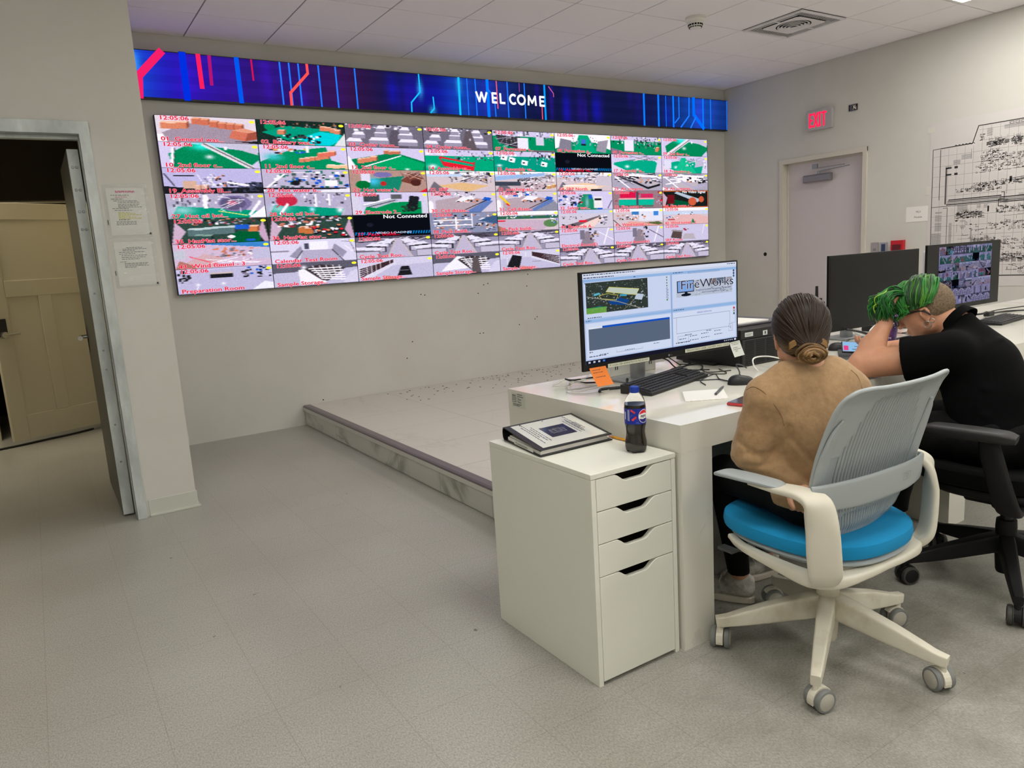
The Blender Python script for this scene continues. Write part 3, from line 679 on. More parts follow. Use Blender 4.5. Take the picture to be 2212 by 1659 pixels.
def machines(t, cx=.5, side='both', dark=(48, 44, 54)):
    t.a[:] = (150, 143, 168); t.P([(0, .78), (1, .78), (1, 1), (0, 1)], (92, 86, 104)); t.lines(0, .72, 1, 1, 16, [(210, 202, 225), (60, 56, 66), (60, 56, 66)], .008)
    t.P([(cx - .16, 0), (cx - .02, .9), (cx + .03, .9), (cx + .20, 0)], (188, 178, 205)); t.L(cx - .15, 0, cx - .02, .88, .006, (215, 190, 150)); t.L(cx + .19, 0, cx + .03, .88, .006, (215, 190, 150))
    for sg in (-1, 1):
        for k in (3, 2, 1, 0):
            b_ = [.02, .30, .50, .64][k]; h_ = [.42, .30, .21, .15][k]; xa = cx + sg * [.24, .155, .10, .07][k]; xb = cx + sg * [.62, .42, .28, .2][k]
            t.P([(xa, b_), (xb, b_ + .03), (xb, b_ + h_), (xa, b_ + h_ * .8)], dark if k % 2 else (112, 106, 124))
            t.P([(xa, b_ + h_ * .8), (xb, b_ + h_), (xb - sg * .07, b_ + h_ + .12), (xa - sg * .03, b_ + h_ + .06)], (226, 220, 240))
            t.R(min(xa, xb) + .01, b_ + .02, max(xa, xb) - .02, b_ + h_ * .7, (190, 183, 206))
    return t
def feed(r_, c_):
    t = Tile(seed=r_ * 8 + c_); key = (r_, c_)
    if key == (0, 0):
        t.R(0, 0, 1, 1, (222, 208, 220)).P([(.1, 0), (.05, .35), (.3, .75), (.75, .6), (1, .15), (1, 0)], (160, 142, 160)).boxes(0, .52, .22, .5, 3, w_=.1, h_=.22).boxes(.3, .72, .8, .5, 6, (205, 110, 84), (232, 160, 130), w_=.08, h_=.2)
        t.P([(.70, .22), (.74, .52), (.9, .42), (.86, .1)], (208, 112, 90)).P([(.74, .52), (.86, .62), (1, .5), (.9, .42)], (225, 150, 125)).P([(.86, .1), (.9, .42), (1, .5), (1, .2)], (160, 78, 62)).P([(.7, .1), (1, 0), (1, .12), (.86, .08)], DRK).P([(0, 0), (.1, 0), (.05, .3), (0, .3)], WHT)
    elif key == (0, 1):
        t.R(0, 0, 1, 1, (24, 44, 38)).P([(.05, .5), (.3, .8), (.8, .7), (1, .4), (.9, 0), (.5, 0)], (0, 150, 120)).P([(.45, .3), (.7, .6), (.95, .5), (.9, .2), (.8, .0), (.6, .05)], (0, 205, 215)).clutter(.2, .05, .68, .38, 50, [DRK, DRK, WHT, (60, 60, 60)], .05, .1).clutter(.1, .7, .9, .95, 30, [ORG, (170, 110, 90), LG, DRK]).boxes(.66, .68, .9, .5, 4, w_=.07, h_=.15).E(.14, .72, .06, .14, (0, 140, 90)).P([(.85, 0), (1, .6), (1, 0)], (220, 220, 225)).boxes(.18, .45, .25, .4, 1, w_=.08, h_=.15)
    elif key in ((0, 2), (0, 3)):
        t.R(0, 0, 1, 1, (110, 104, 122)).P([(.5 + .1 * c_ - .2, 0), (.58, .8), (.66, .8), (.8, 0)], (90, 82, 96)).clutter(0, .7, 1, 1, 40, [DRK, WHT, LG, GRY], .06, .12)
        for x, y, w_ in ((.0, .1, .2), (.08, .38, .16), (.28, .15, .26), (.36, .48, .16), (.38, .68, .12), (.66, .12, .26), (.66, .42, .2), (.68, .65, .14)): t.P([(x, y), (x + w_, y), (x + w_, y + .16), (x, y + .16)], (152, 145, 168)).P([(x, y + .16), (x + .04, y + .3), (x + w_ - .02, y + .3), (x + w_, y + .16)], (236, 230, 248))
        if c_ == 3: t.P([(.52, 0), (.6, .9), (.68, .9), (.76, 0)], (96, 84, 92)).glow(.66, .5, .012, .05, WHT)
    elif r_ == 0 and c_ in (4, 5, 6):
        t.R(0, 0, 1, .75, GRN).clutter(0, .55, 1, 1, 60, [DRK, GRY, LG, (80, 96, 90), WHT], .03, .14)
        if c_ == 4: t.P([(.05, .8), (.1, .4), (.4, .1), (.45, .7)], (60, 58, 64)).lines(.05, .1, .42, .8, 16, [WHT, LG, DRK]).R(.38, .12, .56, .68, (232, 228, 246)).R(.68, .35, .82, .75, (210, 204, 225)).R(.62, 0, 1, .1, (110, 100, 110))
        if c_ == 5: t.P([(0, .2), (0, 1), (1, 1), (1, .2), (.7, .6), (.3, .6)], WHT).P([(.3, 0), (.42, .95), (.58, .95), (.75, 0)], GR2).clutter(.3, .35, .42, .9, 24, MET, .02).clutter(.6, .35, .76, .9, 24, MET, .02).P([(.05, .1), (.1, .75), (.28, .65), (.28, .15)], (130, 124, 142)).P([(.72, .15), (.76, .65), (.95, .75), (.9, .05)], (150, 144, 160)).R(.46, .45, .54, .75, (60, 110, 200)).R(.46, .4, .54, .5, DRK)
        if c_ == 6: t.P([(.2, 0), (.3, .3), (1, .6), (1, 0)], GRN).P([(0, 0), (0, .35), (.22, .2), (.2, 0)], GRY).R(.26, .2, .44, .8, (232, 226, 246)).clutter(.45, .35, .85, .8, 50, [DRK, DRK, WHT, GRY], .02, .12).boxes(.84, .15, .9, .3, 2)
    elif key in ((0, 7), (1, 0)):
        t.P([(.12, 0), (.08, .55), (.3, .95), (1, .65), (1, 0)], (0, 132, 84)).glow(.42, .85, .12, .14, (40, 235, 220)).glow(.48, .45, .04, .08, WHT, .9).P([(.86, 0), (.98, .35), (1, 0)], LIL).P([(.55, 1), (.98, .55), (1, 1)], (196, 190, 214)).E(.65, .8, .02, .07, WHT)
        if c_ == 7: t.L(.1, 0, .58, .95, .06, (232, 222, 232)); t.L(.13, 0, .6, .95, .012, (120, 110, 120))
        else: t.L(.42, .98, .92, 0, .05, (226, 220, 226)); t.L(.43, .98, .93, 0, .014, (120, 110, 120)); t.L(.1, 0, .13, .8, .03, WHT); t.L(.12, 0, .15, .8, .006, DRK)
    elif key == (1, 1):
        t.P([(0, .3), (.3, .75), (.75, .95), (.8, .4), (1, .2), (1, 0), (0, 0)], GRN).glow(.15, .5, .1, .14, (60, 190, 190)).clutter(.05, .6, .5, .85, 24, [ORG, BLU, DRK, WHT, (200, 180, 100)], .07, .08).boxes(.4, .28, .75, .45, 6, w_=.06, h_=.14).boxes(.62, .5, .8, .6, 4, (220, 110, 90), w_=.07, h_=.16).boxes(.7, .05, 1, .05, 4, (236, 190, 150), (250, 222, 200), w_=.09, h_=.12).R(.52, .7, .55, .98, WHT)
    elif key == (1, 2):
        t.P([(.02, .45), (.6, .8), (1, .4), (1, 0), (.1, 0)], (0, 128, 80)).P([(.2, .15), (.68, .65), (1, .3), (.95, 0), (.25, 0)], (0, 162, 98)).boxes(.08, .3, .3, .42, 4, w_=.08, h_=.16).boxes(.44, .72, .62, .7, 4, (190, 110, 84), w_=.06, h_=.12).L(.2, .15, .68, .66, .012, WHT).P([(0, 0), (.12, 0), (.02, .6), (0, .6)], WHT).glow(.75, .05, .03, .05, WHT)
    elif key == (1, 3):
        t.R(0, 0, 1, .7, GR2).clutter(.4, .5, 1, .98, 60, MET + [DRK], .03, .12).clutter(0, .72, .3, .95, 12, [WHT, (220, 216, 230)], .07, .16).L(.2, .65, .7, .35, .02, RED).L(.25, .35, .68, .12, .05, RED).L(.2, .65, .26, .25, .02, RED).L(.7, .45, .68, .05, .02, RED).L(.26, .25, .68, .05, .015, RED).glow(.1, .2, .06, .1, WHT)
    elif key == (1, 4):
        t.R(0, 0, 1, .75, (0, 150, 125)).clutter(0, .7, 1, 1, 40, MET + [DRK], .03, .12).clutter(.55, .3, 1, .95, 40, [DRK, GRY, WHT, LG], .02, .16)
        for x, y in ((.1, .6), (.22, .5), (.42, .36), (.74, .3)): t.P([(x, y), (x + .1, y - .06), (x + .12, y + .16), (x + .02, y + .24)], WHT).R(x + .03, y + .05, x + .06, y + .12, DRK)
        t.glow(.08, .3, .04, .06, WHT)
    elif key in ((1, 6), (1, 7)):
        t.P([(0, 0), (.05, .55), (.4, .75), (.85, .7), (1, .3), (1, 0)], (0, 165, 130)).lines(.3, .6, 1, 1, 20, [WHT, LG, GRY]).glow(.3, .35, .04, .08, WHT).glow(.5, .2, .03, .05, WHT).P([(0, 0), (.0, .5), (.3, .1), (.25, 0)], (222, 208, 232)).P([(.85, 0), (1, 0), (1, 1), (.92, .8)], (214, 206, 232))
        if c_ == 7: t.P([(.42, .9), (.5, .9), (.75, 0), (.25, 0)], (20, 185, 140)).clutter(.5, .3, .95, .85, 50, MET, .03).R(.05, .3, .2, .75, (222, 216, 238)).P([(.7, .35), (.9, .45), (.88, .8), (.74, .75)], (190, 182, 208))
    elif key == (2, 0):
        t.a[:] = (186, 178, 222); t.P([(0, 0), (0, .3), (.3, .2), (1, .3), (1, 0)], DRK).R(.18, .2, .32, .5, (210, 170, 150)).boxes(.25, .15, .4, .2, 2, (215, 170, 150)).lines(.33, .2, .52, .8, 14, [WHT, WHT, GRY], .008).clutter(.5, .15, .62, .7, 24, [(90, 60, 50), DRK, ORG, WHT]).clutter(.6, .05, 1, .42, 60, [(56, 60, 84), (80, 84, 110), DRK], .05, .12).L(.1, .7, .3, .7, .01, DRK).L(.01, .8, .1, .3, .01, DRK).L(.62, .45, .85, .32, .02, WHT)
    elif key == (2, 1):
        t.a[:] = (186, 178, 206); t.clutter(.1, .2, .95, .9, 90, [GRY, WHT, (70, 90, 90), (40, 110, 90), DRK, LG, BLU], .06, .14).L(0, .12, .25, .8, .02, WHT).L(.0, .2, .95, .2, .016, DRK).R(.7, .3, .85, .55, WHT).E(.36, .42, .05, .1, DRK).P([(.6, 0), (1, 0), (1, .2), (.65, .12)], (230, 226, 240)).L(.3, .85, .6, .85, .01, WHT)
    elif key == (2, 2):
        t.a[:] = (176, 140, 130); t.P([(.1, 0), (.25, .6), (.7, .75), (.6, 0)], (20, 130, 105)).glow(.3, .5, .08, .18, (70, 190, 230)).R(.14, .45, .26, .85, (220, 214, 236)).E(.16, .35, .09, .18, (0, 110, 50)).P([(.65, .5), (.75, .9), (.95, .65), (.88, .3)], (120, 62, 50)).E(.85, .45, .07, .16, (76, 36, 32)).E(.42, .4, .04, .1, (190, 40, 40)).lines(.65, .5, 1, 1, 16, [(220, 180, 170), (100, 60, 60)]).P([(.88, 0), (1, .2), (1, 0)], RED).E(.42, .8, .12, .12, (120, 110, 170))
    elif (r_ == 2 and c_ in (3, 4, 5)) or (r_ == 4 and c_ in (4, 5, 6, 7)) or key == (5, 0):
        t.a[:] = (208, 190, 198); t.R(0, .82, 1, 1, (238, 238, 246)); pal = [GRY, WHT, DRK, LG, (150, 140, 150), (200, 150, 120)]
        if r_ == 2: t.clutter(.3, .45, .95, .9, 80, pal, .03, .16).lines(.3, .4, .95, .95, 24, [WHT, GRY, DRK]).P([(.1, .3), (.5, .45), (.9, .3), (.6, .02)], [(222, 180, 130), (196, 170, 180), (236, 200, 170)][c_ - 3]).P([(0, 0), (.1, .5), (.3, 0)], (110, 104, 116)).R(0, .72, .5, .86, (190, 206, 236))
        if key == (2, 4): t.clutter(.45, .1, .8, .4, 40, [DRK, DRK, WHT], .03, .08).R(0, .3, .4, .5, (60, 66, 80)).P([(.0, .55), (.8, .8), (.8, .95), (0, .75)], (150, 180, 225)).boxes(.8, .1, .95, .2, 2, (206, 150, 90), (240, 220, 190))
        if key == (2, 5): t.P([(.05, .1), (.15, .35), (.75, .3), (.7, .08)], (246, 214, 190)).L(.1, .3, .7, .28, .01, WHT).R(.6, 0, .8, .12, DRK).clutter(.05, .45, .6, .8, 40, MET + [ORG], .03, .1).R(.7, .3, 1, .8, (200, 190, 204))
        if key == (4, 4): t.R(0, .62, 1, .78, (50, 100, 80)).clutter(0, .62, 1, .8, 30, [(60, 120, 80), (40, 90, 160), WHT], .05, .06).P([(0, 0), (0, .6), (1, .5), (.7, 0)], (196, 170, 192)).P([(0, 0), (0, .3), (.2, 0)], (150, 110, 80)).R(0, .5, .12, .56, RED).E(.86, .35, .12, .2, (90, 130, 80)).clutter(.8, .3, 1, .75, 16, [WHT, BLU, LG])
        if key == (4, 5): t.a[:] = (205, 196, 214); t.P([(0, .1), (.7, .65), (.8, .6), (.2, 0)], (110, 96, 104)).P([(.2, 0), (.75, .62), (.8, .5), (.6, 0)], (234, 205, 200)).clutter(.05, .5, .4, .65, 10, [DRK, GRY], .04, .08).R(.36, .35, .5, .45, RED).clutter(.7, .15, .85, .7, 24, [DRK, WHT, GRY], .05, .08).R(0, .8, 1, 1, (190, 196, 226)).lines(0, .05, .4, .3, 5, [DRK], .02)
        if key == (4, 6): t.R(.5, .3, 1, .85, (222, 220, 236)).R(.8, .6, .9, .85, (60, 130, 210)).R(.36, .65, .5, .85, (60, 120, 190)).clutter(.05, .35, .6, .65, 40, [WHT, ORG, DRK, LG], .05, .1).P([(.2, 0), (.3, .3), (.7, .2), (1, .1), (1, 0)], (226, 160, 150)).P([(.6, .2), (.9, .25), (1, .12), (.9, .05)], (90, 100, 60)).L(0, .4, .15, 0, .01, DRK)
        if key == (4, 7): t.P([(0, 0), (.3, .55), (.6, .7), (1, .4), (1, 0)], (222, 176, 176)).R(0, .6, 1, .8, (196, 206, 232)).clutter(.0, .3, .3, .5, 10, [BLU, WHT, DRK]).P([(.6, .05), (.64, .35), (.7, .08)], (20, 120, 80)).clutter(.3, .55, .7, .7, 14, [ORG, DRK, WHT], .03, .05).R(.1, .28, .25, .36, (190, 80, 90))
        if key == (5, 0): t.a[:] = (206, 180, 206); t.P([(.2, 1), (1, .75), (1, 1)], (60, 130, 200)).P([(.02, .1), (.3, .6), (.5, .4), (.35, 0), (.05, 0)], (206, 168, 176)).R(0, .4, .12, .75, (190, 190, 205)).clutter(.35, .4, .8, .75, 40, [WHT, (190, 120, 110), GRY, LG, ORG], .05, .1).L(.15, .5, .5, .05, .01, (235, 80, 100)).P([(0, 0), (.05, .35), (.2, .1), (.2, 0)], (170, 110, 100)).R(.8, .3, 1, .7, (190, 184, 214)).lines(.3, .1, .9, .5, 9, [DRK, WHT])
    elif key in ((2, 6), (2, 7)):
        t.a[:] = (170, 162, 182); t.lines(0, .3, 1, 1, 26, [WHT, WHT, GRY, DRK], .014).P([(.4, .6), (.8, .25), (.95, .45), (.6, .7)] if c_ == 6 else [(.1, .1), (.4, .5), (.8, .5), (.7, .05)], (188, 176, 188)).L(.4, .55, .7, .15, .03, DRK if c_ == 6 else LG).L(.7, .15, .95, .35, .03, DRK if c_ == 6 else LG).clutter(.5, .4, .9, .8, 14, [DRK, DRK, ORG], .06, .14).P([(0, .2), (.3, 0), (.0, 0)], WHT).L(.05, .8, .4, 0, .02, WHT).L(.2, .9, .9, .8, .03, WHT)
    elif key in ((3, 0), (3, 1)):
        t.a[:] = (176, 168, 196); t.clutter(.05, .45, .95, 1, 70, MET, .03, .14).P([(.02, 0), (.1, .5), (.35, .45), (.9, .3), (.85, 0)], (0, 150, 118)).glow(.15, .35, .12, .18, (190, 225, 235), .7)
        if c_ == 0: t.E(.68, .6, .17, .32, (120, 110, 156)).E(.66, .6, .13, .26, (92, 84, 120)).E(.65, .62, .05, .09, (190, 100, 130)).lines(.5, .2, .8, .9, 8, [DRK, WHT]).R(.36, .4, .4, .95, WHT).P([(.8, 0), (1, .5), (1, 0)], WHT).L(.5, .3, .8, .1, .01, (200, 220, 120)).L(.82, .1, .95, .7, .03, WHT)
        else: t.E(.24, .68, .12, .24, (196, 40, 70)).L(.15, .1, .25, .55, .03, WHT).L(.12, .4, .18, .6, .01, RED).R(.56, .4, .585, .95, WHT).R(.72, .45, .74, .95, WHT).glow(.52, .3, .03, .1, (170, 230, 255)).glow(.85, .25, .04, .12, WHT)
    elif key == (3, 2):
        t.P([(.12, 0), (.2, .5), (.9, .6), (.9, 0)], (0, 140, 80)).R(.15, .6, .35, .9, (60, 66, 72)).P([(.12, .4), (.5, .75), (.62, .65), (.3, .3)], (176, 178, 196)).L(.14, .45, .5, .72, .014, WHT).L(.2, .35, .56, .65, .01, (70, 70, 80)).R(.5, .7, .64, .9, (90, 90, 96)).P([(.7, .1), (.75, .85), (.88, .8), (.84, .2)], (26, 30, 34)).clutter(.62, .1, .85, .4, 26, [DRK, (30, 70, 50)], .05, .1).P([(0, 0), (.15, 0), (.08, .8), (0, 1)], (210, 204, 226)).P([(.9, 0), (.96, .9), (1, 1), (1, 0)], (210, 204, 226))
    elif key in ((3, 3), (3, 4)):
        t.a[:] = (206, 194, 214); t.P([(.1, 0), (.1, .6), (.5, .8), (.9, .6), (.55, 0)], (178, 158, 170)).P([(.38, .55), (.5, .8), (.68, .72), (.58, .5)], (238, 234, 244)).clutter(.1, .75, .65, .98, 30, [DRK, WHT, LG], .04, .1).P([(.5, 0), (.85, .6), (.95, .55), (.75, 0)], (96, 120, 180)).P([(.78, .6), (.82, .75), (.92, .7), (.9, .55)], BLU).clutter(.35, .45, .7, .6, 12, [DRK, ORG], .04, .08).L(.45, .05, .85, .6, .01, DRK).E(.03, .3, .04, .3, WHT)
        if c_ == 4: t.L(.05, .8, .2, .35, .03, (235, 200, 40)).L(.15, .4, .2, .3, .02, RED).clutter(.1, .7, .5, .95, 20, [DRK, WHT, BLU], .06, .12).P([(.6, 0), (.95, .5), (1, .3), (1, 0)], (140, 140, 160))
    elif key == (3, 5):
        t.P([(.3, 0), (.45, .85), (.6, .85), (.7, 0)], (30, 135, 100)).glow(.52, .4, .03, .3, (170, 200, 220), .7).clutter(.0, .2, .4, .8, 40, [DRK, WHT, BLU, LG, GRY], .06, .12).R(.64, .1, .8, .7, (232, 226, 230)).R(.66, .5, .78, .62, DRK).clutter(.28, .25, .42, .5, 12, [DRK, RED, WHT]).L(.9, .05, .98, .5, .01, DRK).R(.55, .6, .62, .8, BLU).R(.7, 0, .8, .1, BLU)
    elif key == (3, 6):
        t.a[:] = (150, 120, 130); t.clutter(0, .0, 1, 1, 50, [DRK, RED, GRY, LG, (180, 20, 60)], .06, .14).P([(.12, .1), (.12, .55), (.82, .55), (.8, .1)], (10, 180, 150)).R(.12, .52, .82, .6, (250, 160, 170)).R(.14, .62, .45, .9, (215, 20, 70)).R(.55, .62, .8, .85, (205, 40, 90)).R(.46, .0, .5, .95, (70, 70, 90)).R(.1, .1, .8, .2, (80, 110, 100))
    elif key == (3, 7):
        t.a[:] = (24, 28, 26); t.P([(.1, .1), (.2, .5), (.6, .3), (.5, .0)], (0, 80, 50)).R(.1, .25, .25, .75, (110, 16, 26)).P([(.25, .85), (.3, .95), (.85, .45), (.75, .3)], (176, 190, 205)).E(.64, .35, .09, .24, (205, 90, 60)).E(.84, .48, .06, .18, (205, 90, 60)).P([(0, 0), (0, .9), (.1, .6), (.05, .1)], (190, 170, 190)).P([(0, 0), (0, .12), (.6, .05), (.6, 0)], (190, 20, 40))
    elif key in ((4, 0), (4, 1)):
        t.a[:] = (40, 46, 44); t.E(.5, .5, .48, .7, (46, 70, 62)).P([(0, 0), (.05, .9), (.15, .5), (.05, 0)], (200, 170, 196)).P([(1, 0), (.95, .9), (.88, .4), (.95, 0)], (196, 160, 190)).clutter(.2, .72, .85, .98, 50, [ORG, WHT, (150, 60, 70), DRK, LG], .05, .08)
        if c_ == 0:
            t.P([(.62, 0), (.6, .5), (.9, .4), (.9, .0)], (0, 90, 50)).boxes(.12, .3, .6, .4, 6, (88, 112, 116), (186, 202, 206), (46, 60, 64), .09, .24).boxes(.16, .1, .35, .12, 2, (50, 76, 74), (130, 160, 150), (30, 46, 46), .09, .2).boxes(.76, .42, .82, .42, 1, (205, 120, 70), w_=.1, h_=.2).R(.75, .05, .85, .14, BLU).E(.6, .25, .04, .06, WHT).R(.65, .55, .8, .72, BLU)
        else:
            t.boxes(.3, .3, .45, .25, 2, (196, 110, 60), (236, 200, 180), w_=.1, h_=.22).clutter(.1, .5, .5, .75, 30, [(190, 120, 100), LIL, WHT, (150, 50, 60)], .07, .12)
            for q in range(22): x = t.r.uniform(.5, .9); y = t.r.uniform(.1, .6); t.E(x, y, .03, .07, DRK).E(x, y + .03, .025, .04, [WHT, RED, WHT, ORG][q % 4])
    elif key in ((1, 5), (4, 2)):
        t.a[:] = (10, 12, 20); t.E(.2, .55, .04, .09, (26, 28, 44))
        for q in range(28):
            if q < 9 or q > 18: t.P([(q / 28, .10), (q / 28 + .012, .22), (q / 28 + .030, .22), (q / 28 + .018, .10)], (0, 120, 190))
        return lin(np.clip(t.a, 0, 255) / 255)
    elif key == (4, 3):
        t.a[:] = (136, 140, 170); t.clutter(.05, .1, .95, .95, 110, [WHT, (190, 150, 130), DRK, (70, 80, 110), LG, ORG], .06, .08).L(.05, .65, .6, .65, .012, WHT).L(.1, .4, .6, .4, .012, WHT).R(.36, .2, .38, .8, WHT).R(.6, .3, .62, .95, WHT).P([(.7, .6), (1, .9), (1, .4)], (60, 90, 130)).clutter(.65, .25, .95, .4, 16, [DRK, DRK, (200, 120, 90)])
    elif key == (5, 1):
        t.a[:] = (214, 208, 234); t.P([(.3, 0), (.36, .55), (.7, .55), (.85, 0)], (176, 168, 196)).R(.44, .55, .66, .92, (238, 234, 248)).P([(.2, .3), (.34, .75), (.36, .5), (.28, .2)], (150, 144, 170)).P([(.7, .5), (.74, .8), (.88, .4), (.82, .15)], (150, 144, 170)).L(.36, .55, .24, .0, .008, DRK).L(.7, .55, .84, 0, .008, DRK).R(.38, .6, .43, .85, (70, 70, 90)).lines(.8, .3, 1, 1, 6, [GRY, WHT]).R(0, .5, .2, .56, (150, 140, 160))
    elif key in ((5, 5), (5, 6), (5, 7)):
        t.a[:] = (200, 192, 222); cx = .47 if c_ < 7 else .5
        if c_ < 7: t.P([(cx - .12, 0), (cx, .85), (cx + .06, .85), (cx + .18, 0)], (140, 126, 140)).R(cx - .1, .4, cx - .02, .9, (120, 112, 130)).clutter(cx + .06, .3, cx + .2, .9, 14, [GRY, (190, 150, 130), DRK], .05, .14).L(0, .7, .4, .75, .006, GRY).L(.8, .1, .9, 1, .02, WHT).L(.7, .8, 1, .3, .008, DRK if c_ == 6 else WHT)
        else: t.P([(.15, .25), (.2, .65), (.4, .55), (.38, .15)], (84, 68, 66)).P([(.15, .65), (.2, .72), (.42, .65), (.4, .55)], (150, 140, 146)).P([(.4, .15), (.45, .45), (.65, .45), (.7, .1)], (180, 170, 180)).clutter(.4, .62, .55, .72, 3, [DRK, (150, 30, 40)], .06, .1).L(.85, .4, .9, 1, .01, WHT)
    elif key == (6, 0):
        t.a[:] = (196, 190, 226); t.P([(0, 0), (.05, .8), (.4, .95), (.75, .95), (1, .4), (.95, .0)], (186, 180, 214)).clutter(0, .4, .12, .85, 20, [DRK, DRK, LG], .05, .12).R(.33, .6, .57, .8, DRK).R(.33, .76, .57, .82, (200, 180, 180)).clutter(.66, .5, .95, .95, 26, [DRK, DRK, BLU, GRY], .05, .1).P([(.75, .0), (.9, .35), (1, .25), (1, 0)], (232, 230, 244)).glow(.46, .35, .02, .05, WHT).glow(.2, .35, .02, .05, WHT).L(.2, .3, .17, 0, .01, WHT)
    elif r_ == 6 and c_ in (1, 2, 3, 4):
        t.a[:] = (190, 184, 214); t.P([(0, .6), (0, 1), (1, 1), (1, .7)], (90, 88, 104) if c_ in (1, 3) else (206, 200, 226))
        if c_ in (1, 3):
            t.P([(.1, .2), (.35, .9), (.55, .8), (.55, .3)] if c_ == 3 else [(.3, .0), (.28, .7), (.5, .8), (.6, .1)], (238, 234, 246)).P([(.35, .75), (.55, .2), (.62, .15), (.85, .7), (.55, .9)], (60, 50, 56))
            for q in range(6): t.L(.4 + .03 * q, .72 - .09 * q, .8 + .01 * q, .72 - .11 * q, .012, WHT)
            for q in range(5): t.L(.45 + .08 * q, .85, .55 + .06 * q, .25, .01, WHT)
            t.P([(.8, 0), (.9, .5), (1, .6), (1, 0)], (210, 204, 230)).glow(.35, .8, .03, .08, WHT)
            if c_ == 3: t.P([(.55, 0), (.58, .8), (.66, .8), (.7, 0)], (90, 80, 84))
        else:
            t.P([(0, .15), (0, .6), (.48, .95), (.5, .75), (.15, .1)] if c_ == 2 else [(.5, .6), (.5, .9), (1, .6), (1, .1)], (216, 210, 230))
            for q in range(5): t.L(.02, .18 + .09 * q, .46, .82 + .02 * q, .014, (60, 40, 46)) if c_ == 2 else t.L(.52, .72 + .04 * q, .98, .22 + .09 * q, .014, (60, 40, 46))
            for q in range(7): t.L(.06 * q + .05, .1 + .1 * q, .06 * q + .05, .6 + .05 * q, .008, WHT)
            t.P([(.5, .15), (.56, .6), (.66, .6), (.7, .15)] if c_ == 2 else [(.1, .2), (.2, .8), (.35, .7), (.3, .1)], DRK); t.P([(.3, .0), (.35, .2), (.5, .1), (.5, 0)], (190, 120, 96)); t.L(.52, .4, .66, .4, .01, GRY)
    else: machines(t, .5 + .04 * ((c_ % 3) - 1), dark=(40, 37, 46))
    return t.done()

vw = thing('video_wall', 'large LED video wall tiled with red-captioned camera feeds', 'video wall', (4.0, YB, VZ0))
MB().box(VX0 - .004, VX1 + .004, YS + .004, YB, VZ0 - .004, VZ1 + .004).build('housing', principled('wall_housing', rgb(22, 26, 60), .5), vw, bevel=.001)
big = np.zeros((KH * 7, KW * 8, 3))
for r_ in range(7):
    for c_ in range(8):
        im = feed(r_, c_); im[:, -1] = .01; im[0, :] *= .35
        big[(6 - r_) * KH:(7 - r_) * KH, c_ * KW:(c_ + 1) * KW] = im
raster_mesh('screen', big, (VX0, YS + .002, VZ0), (VX1 - VX0, 0, 0), (0, 0, VZ1 - VZ0), scr_mat, vw)
cv = Canvas((VX0, YS + .0018, VZ0), (1, 0, 0), (0, 0, 1), (0, -1, 0), .0006)
RC, HALO, YEL = rgb(225, 10, 50), rgb(255, 190, 205), rgb(250, 245, 60)
def captions(cv, x0, z0, tw, th):
    k = th / .1947
    for r_ in range(7):
        for c_ in range(8):
            x = x0 + c_ * tw; z = z0 + (6 - r_) * th; off = (r_, c_) in ((1, 5), (4, 2)); sx_ = 1.5
            cv.lay = 1
            if not off and (r_, c_) != (3, 7): cv.ell(x + tw * .955, z + th * .88, tw * .03, th * .055, YEL, 16)
            for hb, col in ((.075, HALO), (.026, RC)):
                cv.up()
                if hb > .05 and off: continue
                if not off and (r_, c_) != (3, 7): cv.text('12:05:06', x + tw * .035, z + th * .84, .042 * k, col, sx=sx_, bold=hb)
                cv.text(CAPS[r_][c_], x + tw * .03, z + th * .045, .043 * k, col, sx=sx_, bold=hb)
            if off:
                cv.text('Not Connected', x + tw * .96, z + th * .83, .046 * k, rgb(245, 245, 250), sx=1.5, bold=.03, align='r'); cv.text('VIDEO LOADING', x + tw * .5, z + th * .13, .024 * k, rgb(200, 215, 240), sx=1.9, bold=.02, align='c')
            if (r_, c_) == (3, 7):
                cv.text('No Video Signal', x + tw * .93, z + th * .85, .040 * k, rgb(245, 245, 250), sx=1.5, bold=.03, align='r'); cv.frame(x + .004, z + .003, x + tw - .008, z + th - .003, .006, rgb(255, 120, 60))
captions(cv, 0, 0, TW, TH)
cv.build('screen_caption', scr_mat, vw)

# ------------------------------------------------------------------ wall fittings on the right
def onright(s, z): return s
ex = thing('exit_sign', 'white box sign with glowing red EXIT letters', 'exit sign', (XR, 5.07, 2.60))
q = MB(); q.prism([(4.925 + .0, 2.50), (5.215, 2.50), (5.225, 2.515), (5.225, 2.695), (5.215, 2.71), (4.925, 2.71), (4.915, 2.695), (4.915, 2.515)], XR - .045, XR, 'x')
q.build('housing', principled('sign_grey', rgb(180, 177, 176), .5), ex, bevel=.006)
cv = Canvas((XR - .0455, 5.225, 2.50), (0, -1, 0), (0, 0, 1), (-1, 0, 0), .0006)
